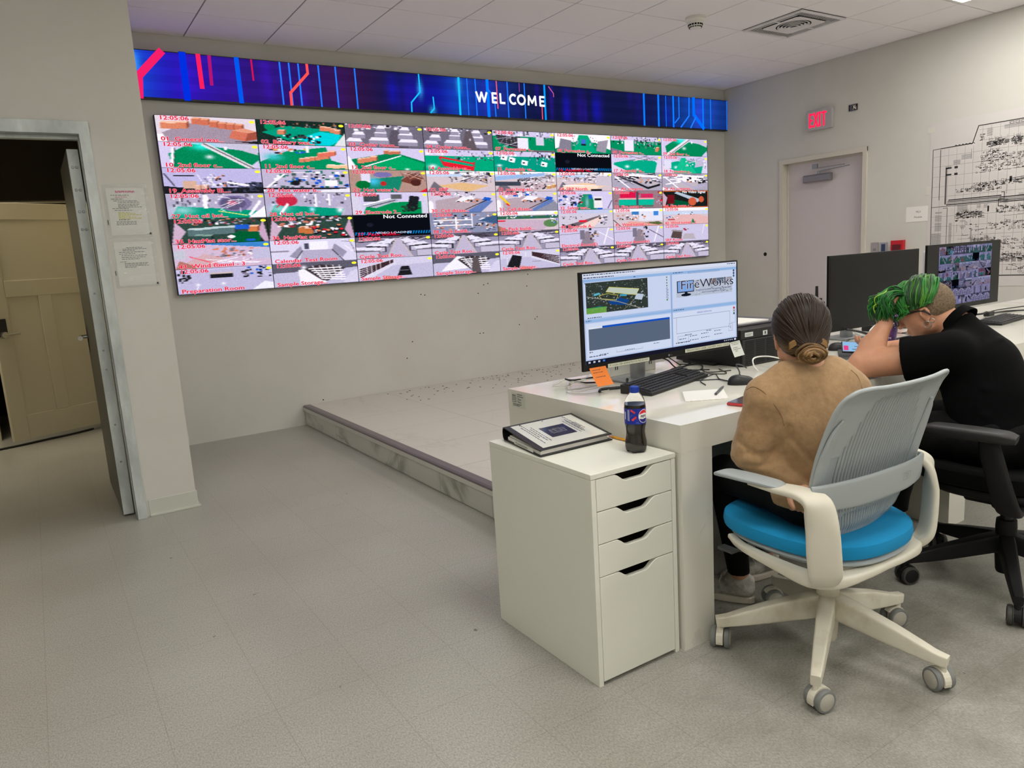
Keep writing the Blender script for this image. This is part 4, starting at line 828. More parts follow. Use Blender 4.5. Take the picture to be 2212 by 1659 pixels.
# letters built from strokes
Rr = rgb(255, 20, 60)
def Lr(p): cv.line(p, .018, Rr)
x = .045; Lr([(x, .035), (x, .175)]); Lr([(x, .166), (x + .04, .166)]); Lr([(x, .105), (x + .034, .105)]); Lr([(x, .044), (x + .04, .044)])
x = .098; Lr([(x, .035), (x + .042, .175)]); Lr([(x, .175), (x + .042, .035)])
x = .165; Lr([(x, .035), (x, .175)]); cv.line([(x - .014, .168), (x + .014, .168)], .012, Rr); cv.line([(x - .014, .042), (x + .014, .042)], .012, Rr)
x = .215; Lr([(x, .035), (x, .175)]); Lr([(x - .026, .166), (x + .026, .166)])
cv.build('letters', colored_emission('exit_glow', 2.2), ex)
jb = thing('junction_box', 'small open junction box with loose wires, right of the exit sign', 'junction box', (XR, 4.70, 2.65))
MB().box(XR - .008, XR + .0, 4.655, 4.750, 2.625, 2.685).build('box', principled('dark_box', rgb(46, 38, 32), .7), jb)
MB().box(XR - .010, XR - .007, 4.715, 4.73, 2.63, 2.68).box(XR - .010, XR - .004, 4.655, 4.75, 2.622, 2.627).box(XR - .010, XR - .004, 4.655, 4.75, 2.683, 2.688).build('rim', M['metal'], jb)
MB().tube([(XR - .011, 4.70, 2.678), (XR - .02, 4.685, 2.655), (XR - .012, 4.67, 2.635)], .003).tube([(XR - .011, 4.675, 2.676), (XR - .018, 4.69, 2.65), (XR - .012, 4.70, 2.632)], .003).tube([(XR - .011, 4.665, 2.66), (XR - .018, 4.675, 2.65), (XR - .012, 4.66, 2.64)], .003).build('wire', M['white'], jb, smooth=True)
def plate(name, lab, cat, y0, y1, z0, z1, mat, th=.008):
    t_ = thing(name, lab, cat, (XR, (y0 + y1) / 2, z0)); MB().box(XR - th, XR, y0, y1, z0, z1).build('plate', mat, t_, bevel=.002); return t_
sw = plate('switch_plate', 'brushed metal switch plate beside the exit door', 'switch', 4.395, 4.475, 1.15, 1.275, M['steel'])
MB().box(XR - .012, XR - .006, 4.42, 4.45, 1.19, 1.215).build('button', M['metal'], sw)
th_ = plate('card_reader', 'grey framed card reader between switch and fire alarm', 'card reader', 4.300, 4.372, 1.15, 1.272, principled('reader_frame', rgb(170, 168, 176), .35, .4), .018)
MB().box(XR - .0195, XR - .017, 4.315, 4.357, 1.17, 1.255).build('screen', principled('reader_face', rgb(40, 62, 92), .25), th_)
fa = plate('fire_alarm_pull', 'red fire alarm pull station on the right wall', 'fire alarm', 4.118, 4.245, 1.14, 1.285, principled('alarm_red', rgb(190, 20, 34), .4), .045)
MB().box(XR - .052, XR - .044, 4.14, 4.225, 1.185, 1.245).build('pull_handle', principled('alarm_dark', rgb(96, 14, 22), .4), fa, bevel=.003)

M['paper'] = principled('paper', rgb(232, 230, 224), .7)
M['ink'] = colored_paper('printed_ink', .7)
sg = thing('paper_sign', 'small white paper sign beside the plan, printed ML3 Module', 'sign', (XR, 3.98, 1.5))
sgp = MB().box(XR - .0025, XR, 3.90, 4.12, 1.455, 1.60).build('sheet', M['paper'], sg)
cv = Canvas((XR - .0026, 4.12, 1.455), (0, -1, 0), (0, 0, 1), (-1, 0, 0)); cv.text('ML3', .12, .085, .026, rgb(60, 60, 60), align='c'); cv.text('Module', .12, .035, .026, rgb(60, 60, 60), align='c'); cv.build('printed_text', M['ink'], sgp)

# big floor plan drawing
S0 = 3.905
pl = thing('wall_plan', 'large black and white factory layout plan pinned to the right wall', 'plan', (XR, 3.2, .83))
sh = MB()
NN = 24; V = []; F = []
for i in range(NN + 1):
    y = S0 - (S0 - 2.15) * i / NN; bump_ = .0016 + .0012 * math.sin(i * 1.7) ** 2
    zt = 2.355 + .012 * math.sin(i * .5)
    V += [(XR - bump_, y, .83), (XR - bump_, y, zt)]
for i in range(NN): F.append((2 * i, 2 * i + 1, 2 * i + 3, 2 * i + 2))
sheet = MB().box(XR - .003, XR - .0002, 2.15, S0, .83, 2.355).build('sheet', principled('plan_paper', rgb(210, 205, 202), .7), pl)
cv = Canvas((XR - .0031, S0, 0), (0, -1, 0), (0, 0, 1), (-1, 0, 0), .0003)
K0, K1, K2, K3 = rgb(40, 38, 38), rgb(95, 92, 92), rgb(150, 148, 146), rgb(176, 174, 172)
rg = random.Random(7)
def L2(p, w_=.004, c=K1): cv.line(p, w_, c)
L2([(.03, 2.109), (.10, 2.111)], .006); L2([(.10, 2.111), (.38, 2.118), (.426, 2.263), (1.75, 2.265)], .008, K0)
for i in range(6): L2([(.22 + .03 * i, 2.112), (.235 + .03 * i, 2.125), (.25 + .03 * i, 2.114)], .005, K0)
L2([(.03, 2.109), (.035, .93)], .006); L2([(.035, .925), (1.75, .925)], .008, K0); L2([(.03, 1.577), (1.75, 1.577)], .005)
gx = [.03 + .072 * i for i in range(24)]
for x in gx: L2([(x, .93), (x, 2.10 if x < .40 else 2.255)], .0022, K2)
gz = [.93 + .0925 * i for i in range(15)]
for z in gz: L2([(.03 if z < 2.1 else .43, z), (1.75, z)], .0022, K2)
cv.up()
L2([(.10, 2.10), (.10, 1.64)], .005, K0)
L2([(.158, 1.925), (.158, 1.60)], .016, K1); L2([(.158, 1.925), (.20, 1.925)], .014, K0); L2([(.158, 1.865), (.20, 1.865)], .014, K0); cv.rect(.23, 1.915, .26, 1.935, K0); cv.rect(.23, 1.855, .26, 1.875, K0)
for k_ in range(4): L2([(.17 + .006 * k_, 1.59 + .014 * k_), (.64, 1.59 + .014 * k_)], .009, [K0, K2, K1, K0][k_])
for k_ in range(4): L2([(.63, 1.575 + .014 * k_), (1.3, 1.575 + .014 * k_)], .009, [K0, K1, K2, K0][k_])
L2([(.64, 1.66), (.665, 1.66), (.665, 1.60), (.62, 1.60), (.62, 1.54), (.66, 1.54)], .006, K0)
def hatch(x0, z0, x1, z1, n=None, c=K2):
    n = n or max(2, int((z1 - z0) / .008))
    for i in range(n): zz = z0 + (z1 - z0) * (i + .5) / n; L2([(x0, zz), (x1 - rg.random() * .004, zz)], .0045, c)
for b_ in ((.29, 1.985, .38, 2.03), (.22, 1.95, .28, 1.99), (.15, 1.925, .20, 1.945), (.27, 1.51, .36, 1.575), (.44, 1.535, .475, 1.57), (.50, 1.535, .53, 1.57), (.66, 1.56, .70, 1.60), (.07, 1.515, .13, 1.53), (.07, 1.44, .13, 1.50), (.07, 1.35, .13, 1.43), (.04, 1.21, .13, 1.33),
           (.30, 1.42, .35, 1.44), (.30, 1.37, .35, 1.39), (.20, 1.21, .225, 1.42), (.50, 2.16, .545, 2.23), (.64, 2.20, .90, 2.235), (.78, 1.61, .82, 1.64), (.84, 1.61, .88, 1.64), (.86, 1.10, .90, 1.15), (.92, 1.06, 1.0, 1.14)): hatch(*b_)
for i in range(4): cv.frame(.68 + .045 * i, 2.235, .715 + .045 * i, 2.255, .004, K1)
L2([(.14, 1.56), (.18, 1.56), (.18, 1.20)], .004)
def cluster(x0, z0, x1, z1, n, s_=.02):
    for _ in range(n):
        x = rg.uniform(x0, x1); z = rg.uniform(z0, z1); a_ = rg.uniform(.2, 1) * s_; b_ = rg.uniform(.2, .8) * s_; k_ = rg.random()
        if k_ < .33: cv.rect(x, z, x + a_, z + b_ * .6, K0 if rg.random() < .6 else K1)
        elif k_ < .7: cv.frame(x, z, x + a_ * 1.5, z + b_ * 1.5, .0025, K1)
        elif k_ < .85: L2([(x, z), (x + a_ * 3, z)], .003, K0)
        else: cv.ring(x, z, a_ * .5, a_ * .5, .0025, K0, 10)
for b_ in ((.44, 2.13, .47, 2.19, 10), (.50, 2.06, .64, 2.13, 60), (.70, 2.05, .78, 2.12, 40), (.84, 2.10, 1.2, 2.16, 60), (.47, 1.99, .60, 2.03, 30), (.45, 1.93, .95, 1.99, 130), (.42, 1.85, .95, 1.92, 90), (.40, 1.72, .95, 1.76, 110), (.33, 1.68, .62, 1.72, 50), (.24, 1.68, .30, 1.72, 12),
           (.25, 1.45, .48, 1.51, 120), (.60, 1.48, .95, 1.53, 90), (.25, 1.43, .28, 1.46, 6), (.54, 1.33, .85, 1.40, 60), (.40, 1.23, .60, 1.26, 40), (.56, 1.15, 1.3, 1.25, 160), (.56, 1.06, .85, 1.12, 80), (.70, .94, 1.2, 1.02, 40), (.95, 1.3, 1.6, 2.2, 220), (.30, 1.26, .55, 1.40, 20)): cluster(*b_)
for i in range(7):
    hatch(.50 + .05 * i, 2.08, .535 + .05 * i, 2.11, 5, K1); L2([(.517 + .05 * i, 2.11), (.517 + .05 * i, 2.15)], .003, K2)
    hatch(.60 + .05 * i, 1.045, .635 + .05 * i, 1.085, 5, K1)
cv.rect(.53, 1.50, .545, 1.55, K0); cv.rect(.70, 1.74, .72, 1.79, K0); L2([(.40, 1.22), (.40, 1.36)], .004, K0); L2([(.70, 1.77), (.9, 1.785)], .004, K0); L2([(.70, 1.755), (.9, 1.765)], .012, K2)
for _ in range(34):
    x = rg.uniform(.25, 1.2); z = rg.uniform(1.2, 2.0); l_ = rg.uniform(.05, .25)
    L2([(x, z), (x + l_, z)] if rg.random() < .6 else [(x, z), (x, z + l_ * .4)], .0022, K1)
cv.build('drawing', M['ink'], sheet)
tape = principled('clear_tape', rgb(214, 212, 200), .3)
MB().box(XR - .0045, XR - .003, 3.86, 3.93, 2.27, 2.32).build('tape', tape, pl); MB().box(XR - .0045, XR - .003, 3.885, 3.925, 1.7, 1.78).build('tape', tape, pl)

# ------------------------------------------------------------------ notices in plastic sleeves by the doorway
sleeve = principled('clear_sleeve', rgb(222, 226, 224), .14, **{'Transmission_Weight': 0.0, 'Alpha': .26, 'Specular_IOR_Level': .9}); bump(sleeve, 9, .9, 3, .02, stretch=(1, 1, 2.4))
def notice(z0, z1, lab, kind):
    t_ = thing('notice', lab, 'notice', (.505, YW, z0), group=None)
    pg = MB().box(.412, .600, YW - .0025, YW - .0012, z0 + .012, z1 - .02).build('sheet', principled('sheet_paper', rgb(226, 226, 218), .6), t_)
    cv = Canvas((.412, YW - .0026, z0 + .012), (1, 0, 0), (0, 0, 1), (0, -1, 0)); H_ = z1 - z0 - .032; r0 = random.Random(len(lab))
    Kt, Rt, Yt = rgb(90, 90, 92), rgb(215, 90, 140), rgb(205, 200, 90)
    def row(fr, x0, x1, col, th=.0035):   # a line of small print
        x = x0
        while x < x1:
            w_ = r0.uniform(.006, .018); cv.rect(x, H_ * fr, min(x + w_, x1), H_ * fr + th, col); x += w_ + .003
    if kind == 0:
        row(.92, .045, .14, Rt, .006); row(.90, .045, .14, Rt, .006)
        for i, (fr, a_, b_) in enumerate([(.84, .02, .11), (.80, .04, .10), (.76, .02, .08), (.72, .03, .15), (.69, .05, .16), (.65, .05, .16), (.62, .05, .15), (.59, .05, .17), (.56, .02, .10), (.52, .03, .12)]): row(fr, a_, b_, Rt if i == 1 else Kt)
        for i in range(7): row(.47 - .025 * i, .045, .10 + .03 * (i % 3), Yt if i < 6 else Kt, .005)
        for i in range(3): row(.28 - .03 * i, .03, .13, Kt)
    else:
        for i, (fr, a_, b_) in enumerate([(.86, .06, .14), (.83, .04, .16), (.80, .04, .10), (.76, .02, .15), (.72, .02, .10), (.68, .03, .16), (.64, .03, .15), (.60, .03, .12), (.54, .02, .05), (.50, .04, .16), (.47, .04, .15), (.44, .04, .16), (.41, .04, .10)]): row(fr, a_, b_, Kt)
    cv.build('print', M['ink'], pg)
    NX, NZ = 14, 18; V = []; F = []; r1 = random.Random(3 + kind)
    for j in range(NZ + 1):
        for i in range(NX + 1):
            u_ = i / NX; v_ = j / NZ; e_ = min(u_, 1 - u_, v_, 1 - v_)
            V.append((.395 + .222 * u_, YW - .004 - min(e_ * 8, 1) * r1.uniform(0, .005), z0 + (z1 - z0) * v_))
    for j in range(NZ):
        for i in range(NX): a_ = j * (NX + 1) + i; F.append((a_, a_ + 1, a_ + NX + 2, a_ + NX + 1))
    MB().add(V, F).build('plastic_sleeve', sleeve, t_, smooth=True, world=True)
    MB().box(.600, .608, YW - .010, YW - .004, z0 + .012, z0 + .022).build('clip', M['black'], t_); MB().box(.4, .403, YW - .009, YW - .004, z0 + .07, z0 + .095).build('clip', M['black'], t_)
notice(1.595, 1.88, 'upper plastic-sleeved notice with pink heading and yellow highlight', 0)
notice(1.32, 1.59, 'lower plastic-sleeved notice with plain black text', 1)
# ------------------------------------------------------------------ desk
DX0, DX1, DY0, DY1, DZ = 1.69, 7.0, 1.665, 2.70, .79
dk = thing('desk', 'long white marble desk running in front of the platform', 'desk', (4.3, 2.2, 0))
top = MB().box(DX0, DX1, DY0, DY1, DZ - .095, DZ).build('tabletop', M['desk'], dk)
for x in (DX0, 3.40, 5.15, 6.85): MB().box(x + .0006, x + .145, DY0 + .0006, DY1 - .0006, 0, DZ - .090).build('leg_panel', M['desk'], dk)
MB().box(DX0 + .145, 6.85, DY1 - .06, DY1 - .03, .0, DZ - .0955).build('back_panel', principled('panel_grey', rgb(96, 108, 112), .6), dk)
cv = Canvas((DX0 - .0002, 2.67, .79), (0, -1, 0), (0, 0, 1), (-1, 0, 0), .0003)
cv.rect(.0, -.075, .105, -.012, rgb(206, 208, 196)); cv.up(); cv.frame(.006, -.052, .032, -.020, .002, rgb(60, 60, 60))
cv.line([(.032, -.034), (.06, -.034)], .0012, rgb(80, 80, 80)); cv.line([(.032, -.046), (.06, -.046)], .0012, rgb(80, 80, 80))
rg = random.Random(5)
for z, a_, b_ in ((-.018, .045, .075), (-.027, .045, .09), (-.040, .05, .075), (-.052, .05, .07), (-.062, .01, .075), (-.068, .01, .06)):
    x = a_
    while x < b_: w_ = rg.uniform(.004, .009); cv.rect(x, z, x + w_, z + .0035, rgb(70, 70, 70)); x += w_ + .002
for q in range(4): cv.line([(.010, -.024 - .006 * q), (.028, -.024 - .006 * q)], .002, rgb(70, 70, 70))
cv.build('sticker', M['ink'], dk)
tag(MB().tube([(1.90, 2.0, .70), (1.92, 2.05, .55), (2.03, 2.0, .30), (2.1, 2.1, .02)], .005).build('hanging_cable', M['black'], smooth=True), 'thin black cable hanging down under the marble desk', 'cable')

# ------------------------------------------------------------------ drawer cabinet
lam = principled('white_laminate', rgb(226, 226, 214), .38)
M['lam'] = lam
cb = thing('drawer_cabinet', 'white drawer cabinet with cut-out handles beside the desk', 'cabinet', (1.5, 1.975, 0))
X0, X1, Y0, Y1, Z1 = 1.325, 1.677, 1.68, 2.268, .70
q = MB(); q.box(X0, X0 + .018, Y0, Y1, 0, Z1 - .018).box(X1 - .018, X1, Y0, Y1, 0, Z1 - .018).box(X0 + .018, X1 - .018, Y1 - .01, Y1, 0, Z1 - .018).box(X0 + .018, X1 - .018, Y0 + .02, Y1 - .01, 0.02, .03)
q.build('carcass', lam, cb, bevel=.0012)
MB().box(X0 - .001, X1 + .001, Y0 - .001, Y1, Z1 - .017, Z1).build('cabinet_top', lam, cb, bevel=.0015)
MB().box(X0 + .019, X1 - .019, Y0 + .075, Y0 + .08, .03, Z1 - .019).build('interior', principled('cabinet_inside', rgb(38, 26, 20), .8), cb)
zs = [.682, .577, .471, .364, .012]
for i in range(4):
    z1, z0 = zs[i] - .0015, zs[i + 1] + .0015; a_, b_ = X0 + .0195, X1 - .0195; cx = (a_ + b_) / 2; P = []
    nt = []
    for t in np.linspace(0, 1, 9): s_ = t * t * (3 - 2 * t); nt.append((cx - .085 + .052 * t, z1 - .027 * s_))
    nt2 = [(2 * cx - p[0], p[1]) for p in nt[::-1]]
    P = [(a_, z0), (b_, z0), (b_, z1)] + nt2[::-1][::-1][::-1] + nt[::-1] + [(a_, z1)] if False else [(a_, z0), (b_, z0), (b_, z1)] + [(2 * cx - p[0], p[1]) for p in nt] + nt[::-1] + [(a_, z1)]
    MB().prism(P, Y0, Y0 + .018, 'y').build('drawer', lam, cb, bevel=.001, seg=1, angle=60)

# binder
A = Vector((1.328, 1.945, .7005)); U = Vector((1, .01, 0)).normalized(); Vv = Vector((.14, 1, 0)).normalized()
bd = thing('ring_binder', 'black ring binder lying on the white drawer cabinet', 'binder', (1.49, 2.10, .70))
def bp(u, v, z): p = A + U * u + Vv * v; return (p.x, p.y, A.z + z)
def bslab(m, u0, u1, v0, v1, za, zb, th):   # za height at v0, zb at v1
    return m.add([bp(u0, v0, za), bp(u1, v0, za), bp(u1, v1, zb), bp(u0, v1, zb), bp(u0, v0, za + th), bp(u1, v0, za + th), bp(u1, v1, zb + th), bp(u0, v1, zb + th)],
                 [(0, 3, 2, 1), (4, 5, 6, 7), (0, 1, 5, 4), (1, 2, 6, 5), (2, 3, 7, 6), (3, 0, 4, 7)])
vin = principled('binder_vinyl', rgb(18, 18, 20), .3)
bslab(MB(), 0, .315, 0, .295, 0, 0, .004).build('back_cover', vin, bd, bevel=.0015)
bslab(MB(), 0, .315, .003, .290, .020, .046, .004).build('front_cover', vin, bd, bevel=.0015)
sp = MB(); pts = []
for k_ in range(9): an = math.radians(-90 + 180 * k_ / 8); pts.append((.288 + .014 * math.cos(an), .0255 + .0245 * math.sin(an)))
ins = [(.288 + .010 * math.cos(math.radians(90 - 180 * k_ / 8)), .0255 + .0205 * math.sin(math.radians(90 - 180 * k_ / 8))) for k_ in range(9)]
poly = pts + ins; V = [bp(0, *p) for p in poly] + [bp(.315, *p) for p in poly]; n = len(poly)
sp.add(V, [tuple(range(n)), tuple(range(n, 2 * n))[::-1]] + [(i, (i + 1) % n, n + (i + 1) % n, n + i) for i in range(n)])
sp.build('spine', vin, bd)
pg = MB(); bslab(pg, .008, .300, .012, .270, .005, .005, .011); bslab(pg, .012, .306, .010, .262, .0165, .019, .003); pg.build('page_block', M['paper'], bd)
MB().tube([bp(.05, .262, .012), bp(.05, .285, .034), bp(.05, .262, .040), bp(.05, .245, .022)], .0022).build('ring', M['steel'], bd, smooth=True)
MB().tube([bp(.26, .262, .012), bp(.26, .285, .034), bp(.26, .262, .040), bp(.26, .245, .022)], .0022).build('ring', M['steel'], bd, smooth=True)
nrm_ = (Vector(bp(0, .29, .046)) - Vector(bp(0, .003, .020))).normalized(); N_ = U.cross(nrm_).normalized()
cv = Canvas(bp(0, .003, .0242), U, nrm_, N_, .0003)
cv.rect(.022, .012, .300, .272, rgb(222, 222, 212)); cv.up(); cv.rect(.105, .085, .215, .195, rgb(52, 52, 60)); cv.up()
rg = random.Random(2)
for i in range(6): cv.line([(.12 + .002 * i, .125 + .008 * i), (.19 + .002 * i, .12 + .008 * i)], .0015, rgb(150, 150, 160))
cv.frame(.13, .12, .19, .155, .0015, rgb(170, 170, 180)); cv.frame(.15, .13, .175, .165, .0015, rgb(170, 170, 180))
for i, (a_, b_) in enumerate(((.04, .12), (.05, .10), (.09, .19), (.03, .14), (.06, .13), (.11, .17))):
    x = .085 - .011 * i if i < 4 else .245 + .012 * (i - 4); y = a_ + .02
    while y < b_ + .09: w_ = rg.uniform(.008, .02); cv.line([(x, y), (x, y + w_)], .0035, rgb(110, 110, 112)); y += w_ + .006
for i, x in enumerate((.228, .240, .252, .264)):
    y = .08 + .01 * i
    while y < .21 - .01 * i: w_ = rg.uniform(.008, .02); cv.line([(x, y), (x, y + w_)], .0035, rgb(110, 110, 112)); y += w_ + .005
for u_ in (.06, .16, .255): cv.ell(u_, .262, .0035, .0035, rgb(30, 30, 30), 10)
sheet_ = colored_paper('cover_sheet', .12, **{'Coat_Weight': .6, 'Coat_Roughness': .08}); cv.build('cover_sheet', sheet_, bd)
cv = Canvas(bp(-.0006, .20, .007), -Vv, Vector((0, .0, 1)), -U, .0003)
cv.rect(0, -.001, .15, .0125, rgb(216, 216, 206)); cv.up().text('Contractors', .012, .0015, .0125, rgb(20, 20, 20), bold=.02, sx=1.5); cv.build('spine_label', M['ink'], bd)

# cola bottle
bt = thing('soda_bottle', 'cola bottle with blue cap and blue label on the drawer cabinet', 'bottle', (1.603, 1.782, .70))
C0 = (1.603, 1.782, .7005)
prof = [(.020, .000), (.030, .001), (.0345, .008), (.0360, .022), (.0355, .036), (.0320, .052), (.0305, .066), (.0320, .082), (.0350, .094), (.0352, .100), (.0352, .145), (.0355, .150), (.0345, .162), (.0300, .178), (.0225, .191), (.0150, .200), (.0125, .204), (.0125, .214)]
def petal(prof, c, n=40, shrink=0.0, zmax=None):
    m = MB(); V = []
    for r_, h_ in prof:
        for k_ in range(n):
            a_ = 2 * math.pi * k_ / n; f_ = 1 - (.10 * max(0, 1 - h_ / .03)) * (1 - abs(math.cos(2.5 * a_))) * (1 if h_ > 0 else 0)
            dz = .006 * (1 - abs(math.cos(2.5 * a_))) * max(0, 1 - h_ / .02)
            V.append((c[0] + (r_ - shrink) * f_ * math.cos(a_), c[1] + (r_ - shrink) * f_ * math.sin(a_), c[2] + h_ + dz))
    F = [(i * n + k_, i * n + (k_ + 1) % n, (i + 1) * n + (k_ + 1) % n, (i + 1) * n + k_) for i in range(len(prof) - 1) for k_ in range(n)]
    F += [tuple(range(n))[::-1], tuple((len(prof) - 1) * n + k_ for k_ in range(n))]
    return m.add(V, F)
glass = principled('clear_bottle', (1, 1, 1, 1), .02, **{'Transmission_Weight': 1.0, 'IOR': 1.15, 'Specular_IOR_Level': 1.0})
petal(prof, C0).build('bottle_body', glass, bt, smooth=True)
liq = [(r_ * .985, max(h_, .002)) for r_, h_ in prof if h_ < .16] + [(.0335, .160)]
petal(liq, C0).build('cola', principled('cola_liquid', rgb(22, 12, 9), .08, **{'Specular_IOR_Level': .8}), bt, smooth=True)
lb = MB().lathe([(.0357, .098), (.0357, .150)], C0, 48, cap=False).build('label', principled('label_blue', rgb(20, 40, 150), .3), bt, smooth=True)
# printed marks wrapped round the label: bend a flat canvas; angle 0 faces the camera
def wrap(cv, R_, a0, c):
    out = []
    for p in cv.v:
        a_ = a0 + p[0] / R_; r_ = R_ + p[2]; out.append((c[0] + r_ * math.cos(a_), c[1] + r_ * math.sin(a_), c[2] + p[1]))
    cv.v = out; return cv
A0 = math.atan2(-1.795, -1.603)
cv = Canvas((0, 0, 0), (1, 0, 0), (0, 1, 0), (0, 0, 1), .00012)
LOGO = .030; cz = .124
cv.ell(LOGO, cz, .0195, .0225, rgb(240, 240, 240), 40); cv.up()
cv.poly([(LOGO + .0180 * math.cos(math.radians(a_)), cz + .0208 * math.sin(math.radians(a_))) for a_ in range(18, 163, 6)] + [(LOGO - .008, cz + .009), (LOGO + .004, cz + .0105)], rgb(225, 30, 50))
cv.poly([(LOGO + .0180 * math.cos(math.radians(a_)), cz + .0208 * math.sin(math.radians(a_))) for a_ in range(200, 343, 6)] + [(LOGO + .008, cz - .0075), (LOGO - .004, cz - .0095)], rgb(24, 30, 120))
cv.text('PEPSI', LOGO, cz - .0045, .0115, rgb(10, 10, 14), bold=.05, align='c', sx=.98)
for cx_, cz_, rt in ((-.008, .141, -.5), (-.004, .118, .5)):
    cv.line([(cx_ - .005, cz_ + .003), (cx_ + .005, cz_ - .003)] if rt < 0 else [(cx_ - .005, cz_ - .004), (cx_ + .005, cz_ + .003)], .005, rgb(220, 60, 60)); cv.ell(cx_ - .004, cz_ + (.003 if rt < 0 else -.004), .004, .004, rgb(220, 60, 60), 12); cv.ell(cx_ + .005, cz_ + (-.003 if rt < 0 else .003), .0035, .004, rgb(200, 40, 50), 12)
cv.line([(-.016, .122), (-.013, .128), (-.010, .130)], .002, rgb(70, 110, 190)); cv.line([(.002, .104), (.009, .104), (.012, .101)], .0025, rgb(70, 110, 190))
for i in range(3):
    z = .110
    rgx = random.Random(i)
    while z < .146: w_ = rgx.uniform(.002, .005); cv.line([(-.026 + .0028 * i, z), (-.026 + .0028 * i, z + w_)], .0014, rgb(200, 205, 225)); z += w_ + .001
cv.rect(-.041, .113, -.036, .138, rgb(225, 225, 230))
# camera sees +x of the canvas to the right when the angle increases anticlockwise seen from above
def slice_canvas(cv, step=.003):
    nv, nf, nc = [], [], []
    for f, c in zip(cv.f, cv.c):
        P = [np.array(cv.v[i]) for i in f]; lo = math.floor(min(p[0] for p in P) / step); hi = math.floor(max(p[0] for p in P) / step)
        def clip(Q, x, sg):
            o = []
            for i in range(len(Q)):
                a, b = Q[i], Q[(i + 1) % len(Q)]; da, db = sg * (a[0] - x), sg * (b[0] - x)
                if da >= 0: o.append(a)
                if (da >= 0) != (db >= 0): o.append(a + (b - a) * (da / (da - db)))
            return o
        for k in range(lo, hi + 1):
            Q = clip(clip(P, k * step, 1), (k + 1) * step, -1) if len(P) > 2 else []
            if len(Q) > 2: n0 = len(nv); nv += [tuple(q) for q in Q]; nf.append(tuple(range(n0, n0 + len(Q)))); nc.append(c)
    cv.v, cv.f, cv.c = nv, nf, nc
slice_canvas(cv); wrap(cv, .0359, A0, C0).build('label_print', M['ink'], lb)
capm = MB().lathe([(.0135, .198), (.0148, .2), (.0148, .216), (.0140, .2185), (.0001, .2190)], C0, 40)
for k_ in range(30):
    a_ = 2 * math.pi * k_ / 30; capm.obox((C0[0] + .0149 * math.cos(a_), C0[1] + .0149 * math.sin(a_), C0[2] + .209), (math.cos(a_), math.sin(a_), 0), (-math.sin(a_), math.cos(a_), 0), (0, 0, 1), .0005, .0006, .006)
capm.build('cap', principled('cap_blue', rgb(24, 62, 168), .4), bt)

pc = thing('mechanical_pencil', 'orange mechanical pencil lying behind the cola bottle', 'pencil', (1.655, 1.88, .70))
MB().cyl((1.66, 1.97, .7055), (1.664, 1.835, .7055), .0045, n=6).build('barrel', principled('pencil_orange', rgb(214, 150, 40), .4), pc)
MB().cyl((1.664, 1.835, .7055), (1.6648, 1.812, .7055), .004, .0012, n=12).build('tip', M['steel'], pc, smooth=True)
MB().cyl((1.66, 1.985, .7055), (1.66, 1.97, .7055), .0035, n=12).build('eraser', principled('eraser_pink', rgb(220, 150, 150), .7), pc)

# ------------------------------------------------------------------ monitors
scr2 = colored_emission('monitor_pixels', .92)
silver = principled('stand_silver', rgb(168, 172, 176), .35, .5); bez = principled('monitor_bezel', rgb(9, 9, 10), .4, **{'Specular_IOR_Level': .3})
def monitor(label, x0, x1, z0, z1, y, sx, sy, chin=.022, side=.010, lit=True):
    r_ = thing('computer_monitor', label, 'monitor', ((x0 + x1) / 2, y + .08, DZ), group='monitors on the marble desk')
    MB().box(x0, x1, y, y + .014, z0, z1).build('bezel', bez, r_, bevel=.002)
    MB().box(x0 + .03, x1 - .03, y + .014, y + .045, z0 + .03, z1 - .03).build('back_shell', principled('monitor_back', rgb(205, 206, 208), .4), r_, bevel=.012, seg=3)
    if lit is None: MB().box(x0 + side, x1 - side, y - .0006, y, z0 + chin, z1 - side).build('screen', principled('screen_off', rgb(11, 11, 12), .35, **{'Specular_IOR_Level': .25}), r_)
    st_ = MB(); st_.cyl((sx, sy, DZ + .008), (sx, sy, z1 - .14), .034); st_.box(sx - .03, sx + .03, y + .044, sy, z1 - .24, z1 - .15); st_.build('stand_column', silver, r_, smooth=True)
    MB().box(sx - .11, sx + .11, sy - .06, sy + .09, DZ + .0003, DZ + .010).build('stand_base', silver, r_, bevel=.004)
    return r_
m1 = monitor('lit monitor nearest the soda bottle, showing a blue-white program', 1.764, 2.662, .897, 1.284, 2.250, 2.20, 2.42, chin=.026)
m2 = monitor('monitor with a switched-off black screen, middle of the three', 3.41, 4.25, .872, 1.265, 2.30, 3.83, 2.47, lit=None)
m3 = monitor('monitor at the far right showing a grid of camera feeds', 4.337, 5.20, .885, 1.278, 2.30, 4.83, 2.47)
# program on the first monitor
sx0, sx1, sz0, sz1 = 1.777, 2.652, .923, 1.277; SW, SH = sx1 - sx0, sz1 - sz0
cv = Canvas((sx0, 2.2497, sz1), (1, 0, 0), (0, 0, 1), (0, -1, 0), .0003)
def uv(u_, v_): return (u_ * SW, -v_ * SH)
def ur(u0, v0, u1, v1, c): cv.rect(u0 * SW, -v1 * SH, u1 * SW, -v0 * SH, c)
def ul(p, w_, c): cv.line([uv(*q_) for q_ in p], w_, c)
B0c, B1, B2, B3, INK = rgb(186, 204, 240), rgb(206, 218, 246), rgb(150, 186, 232), rgb(214, 224, 248), rgb(70, 78, 110)
ur(0, 0, 1, 1, B0c); cv.up(); ur(0, 0, 1, .038, rgb(222, 228, 246)); ur(0, .038, 1, .06, rgb(206, 216, 240)); ur(0, .955, 1, 1, rgb(24, 26, 44))
ur(0, .062, 1, .092, B2); ur(0, .50, 1, .535, B2); ur(0, .505, .532, .512, B3)
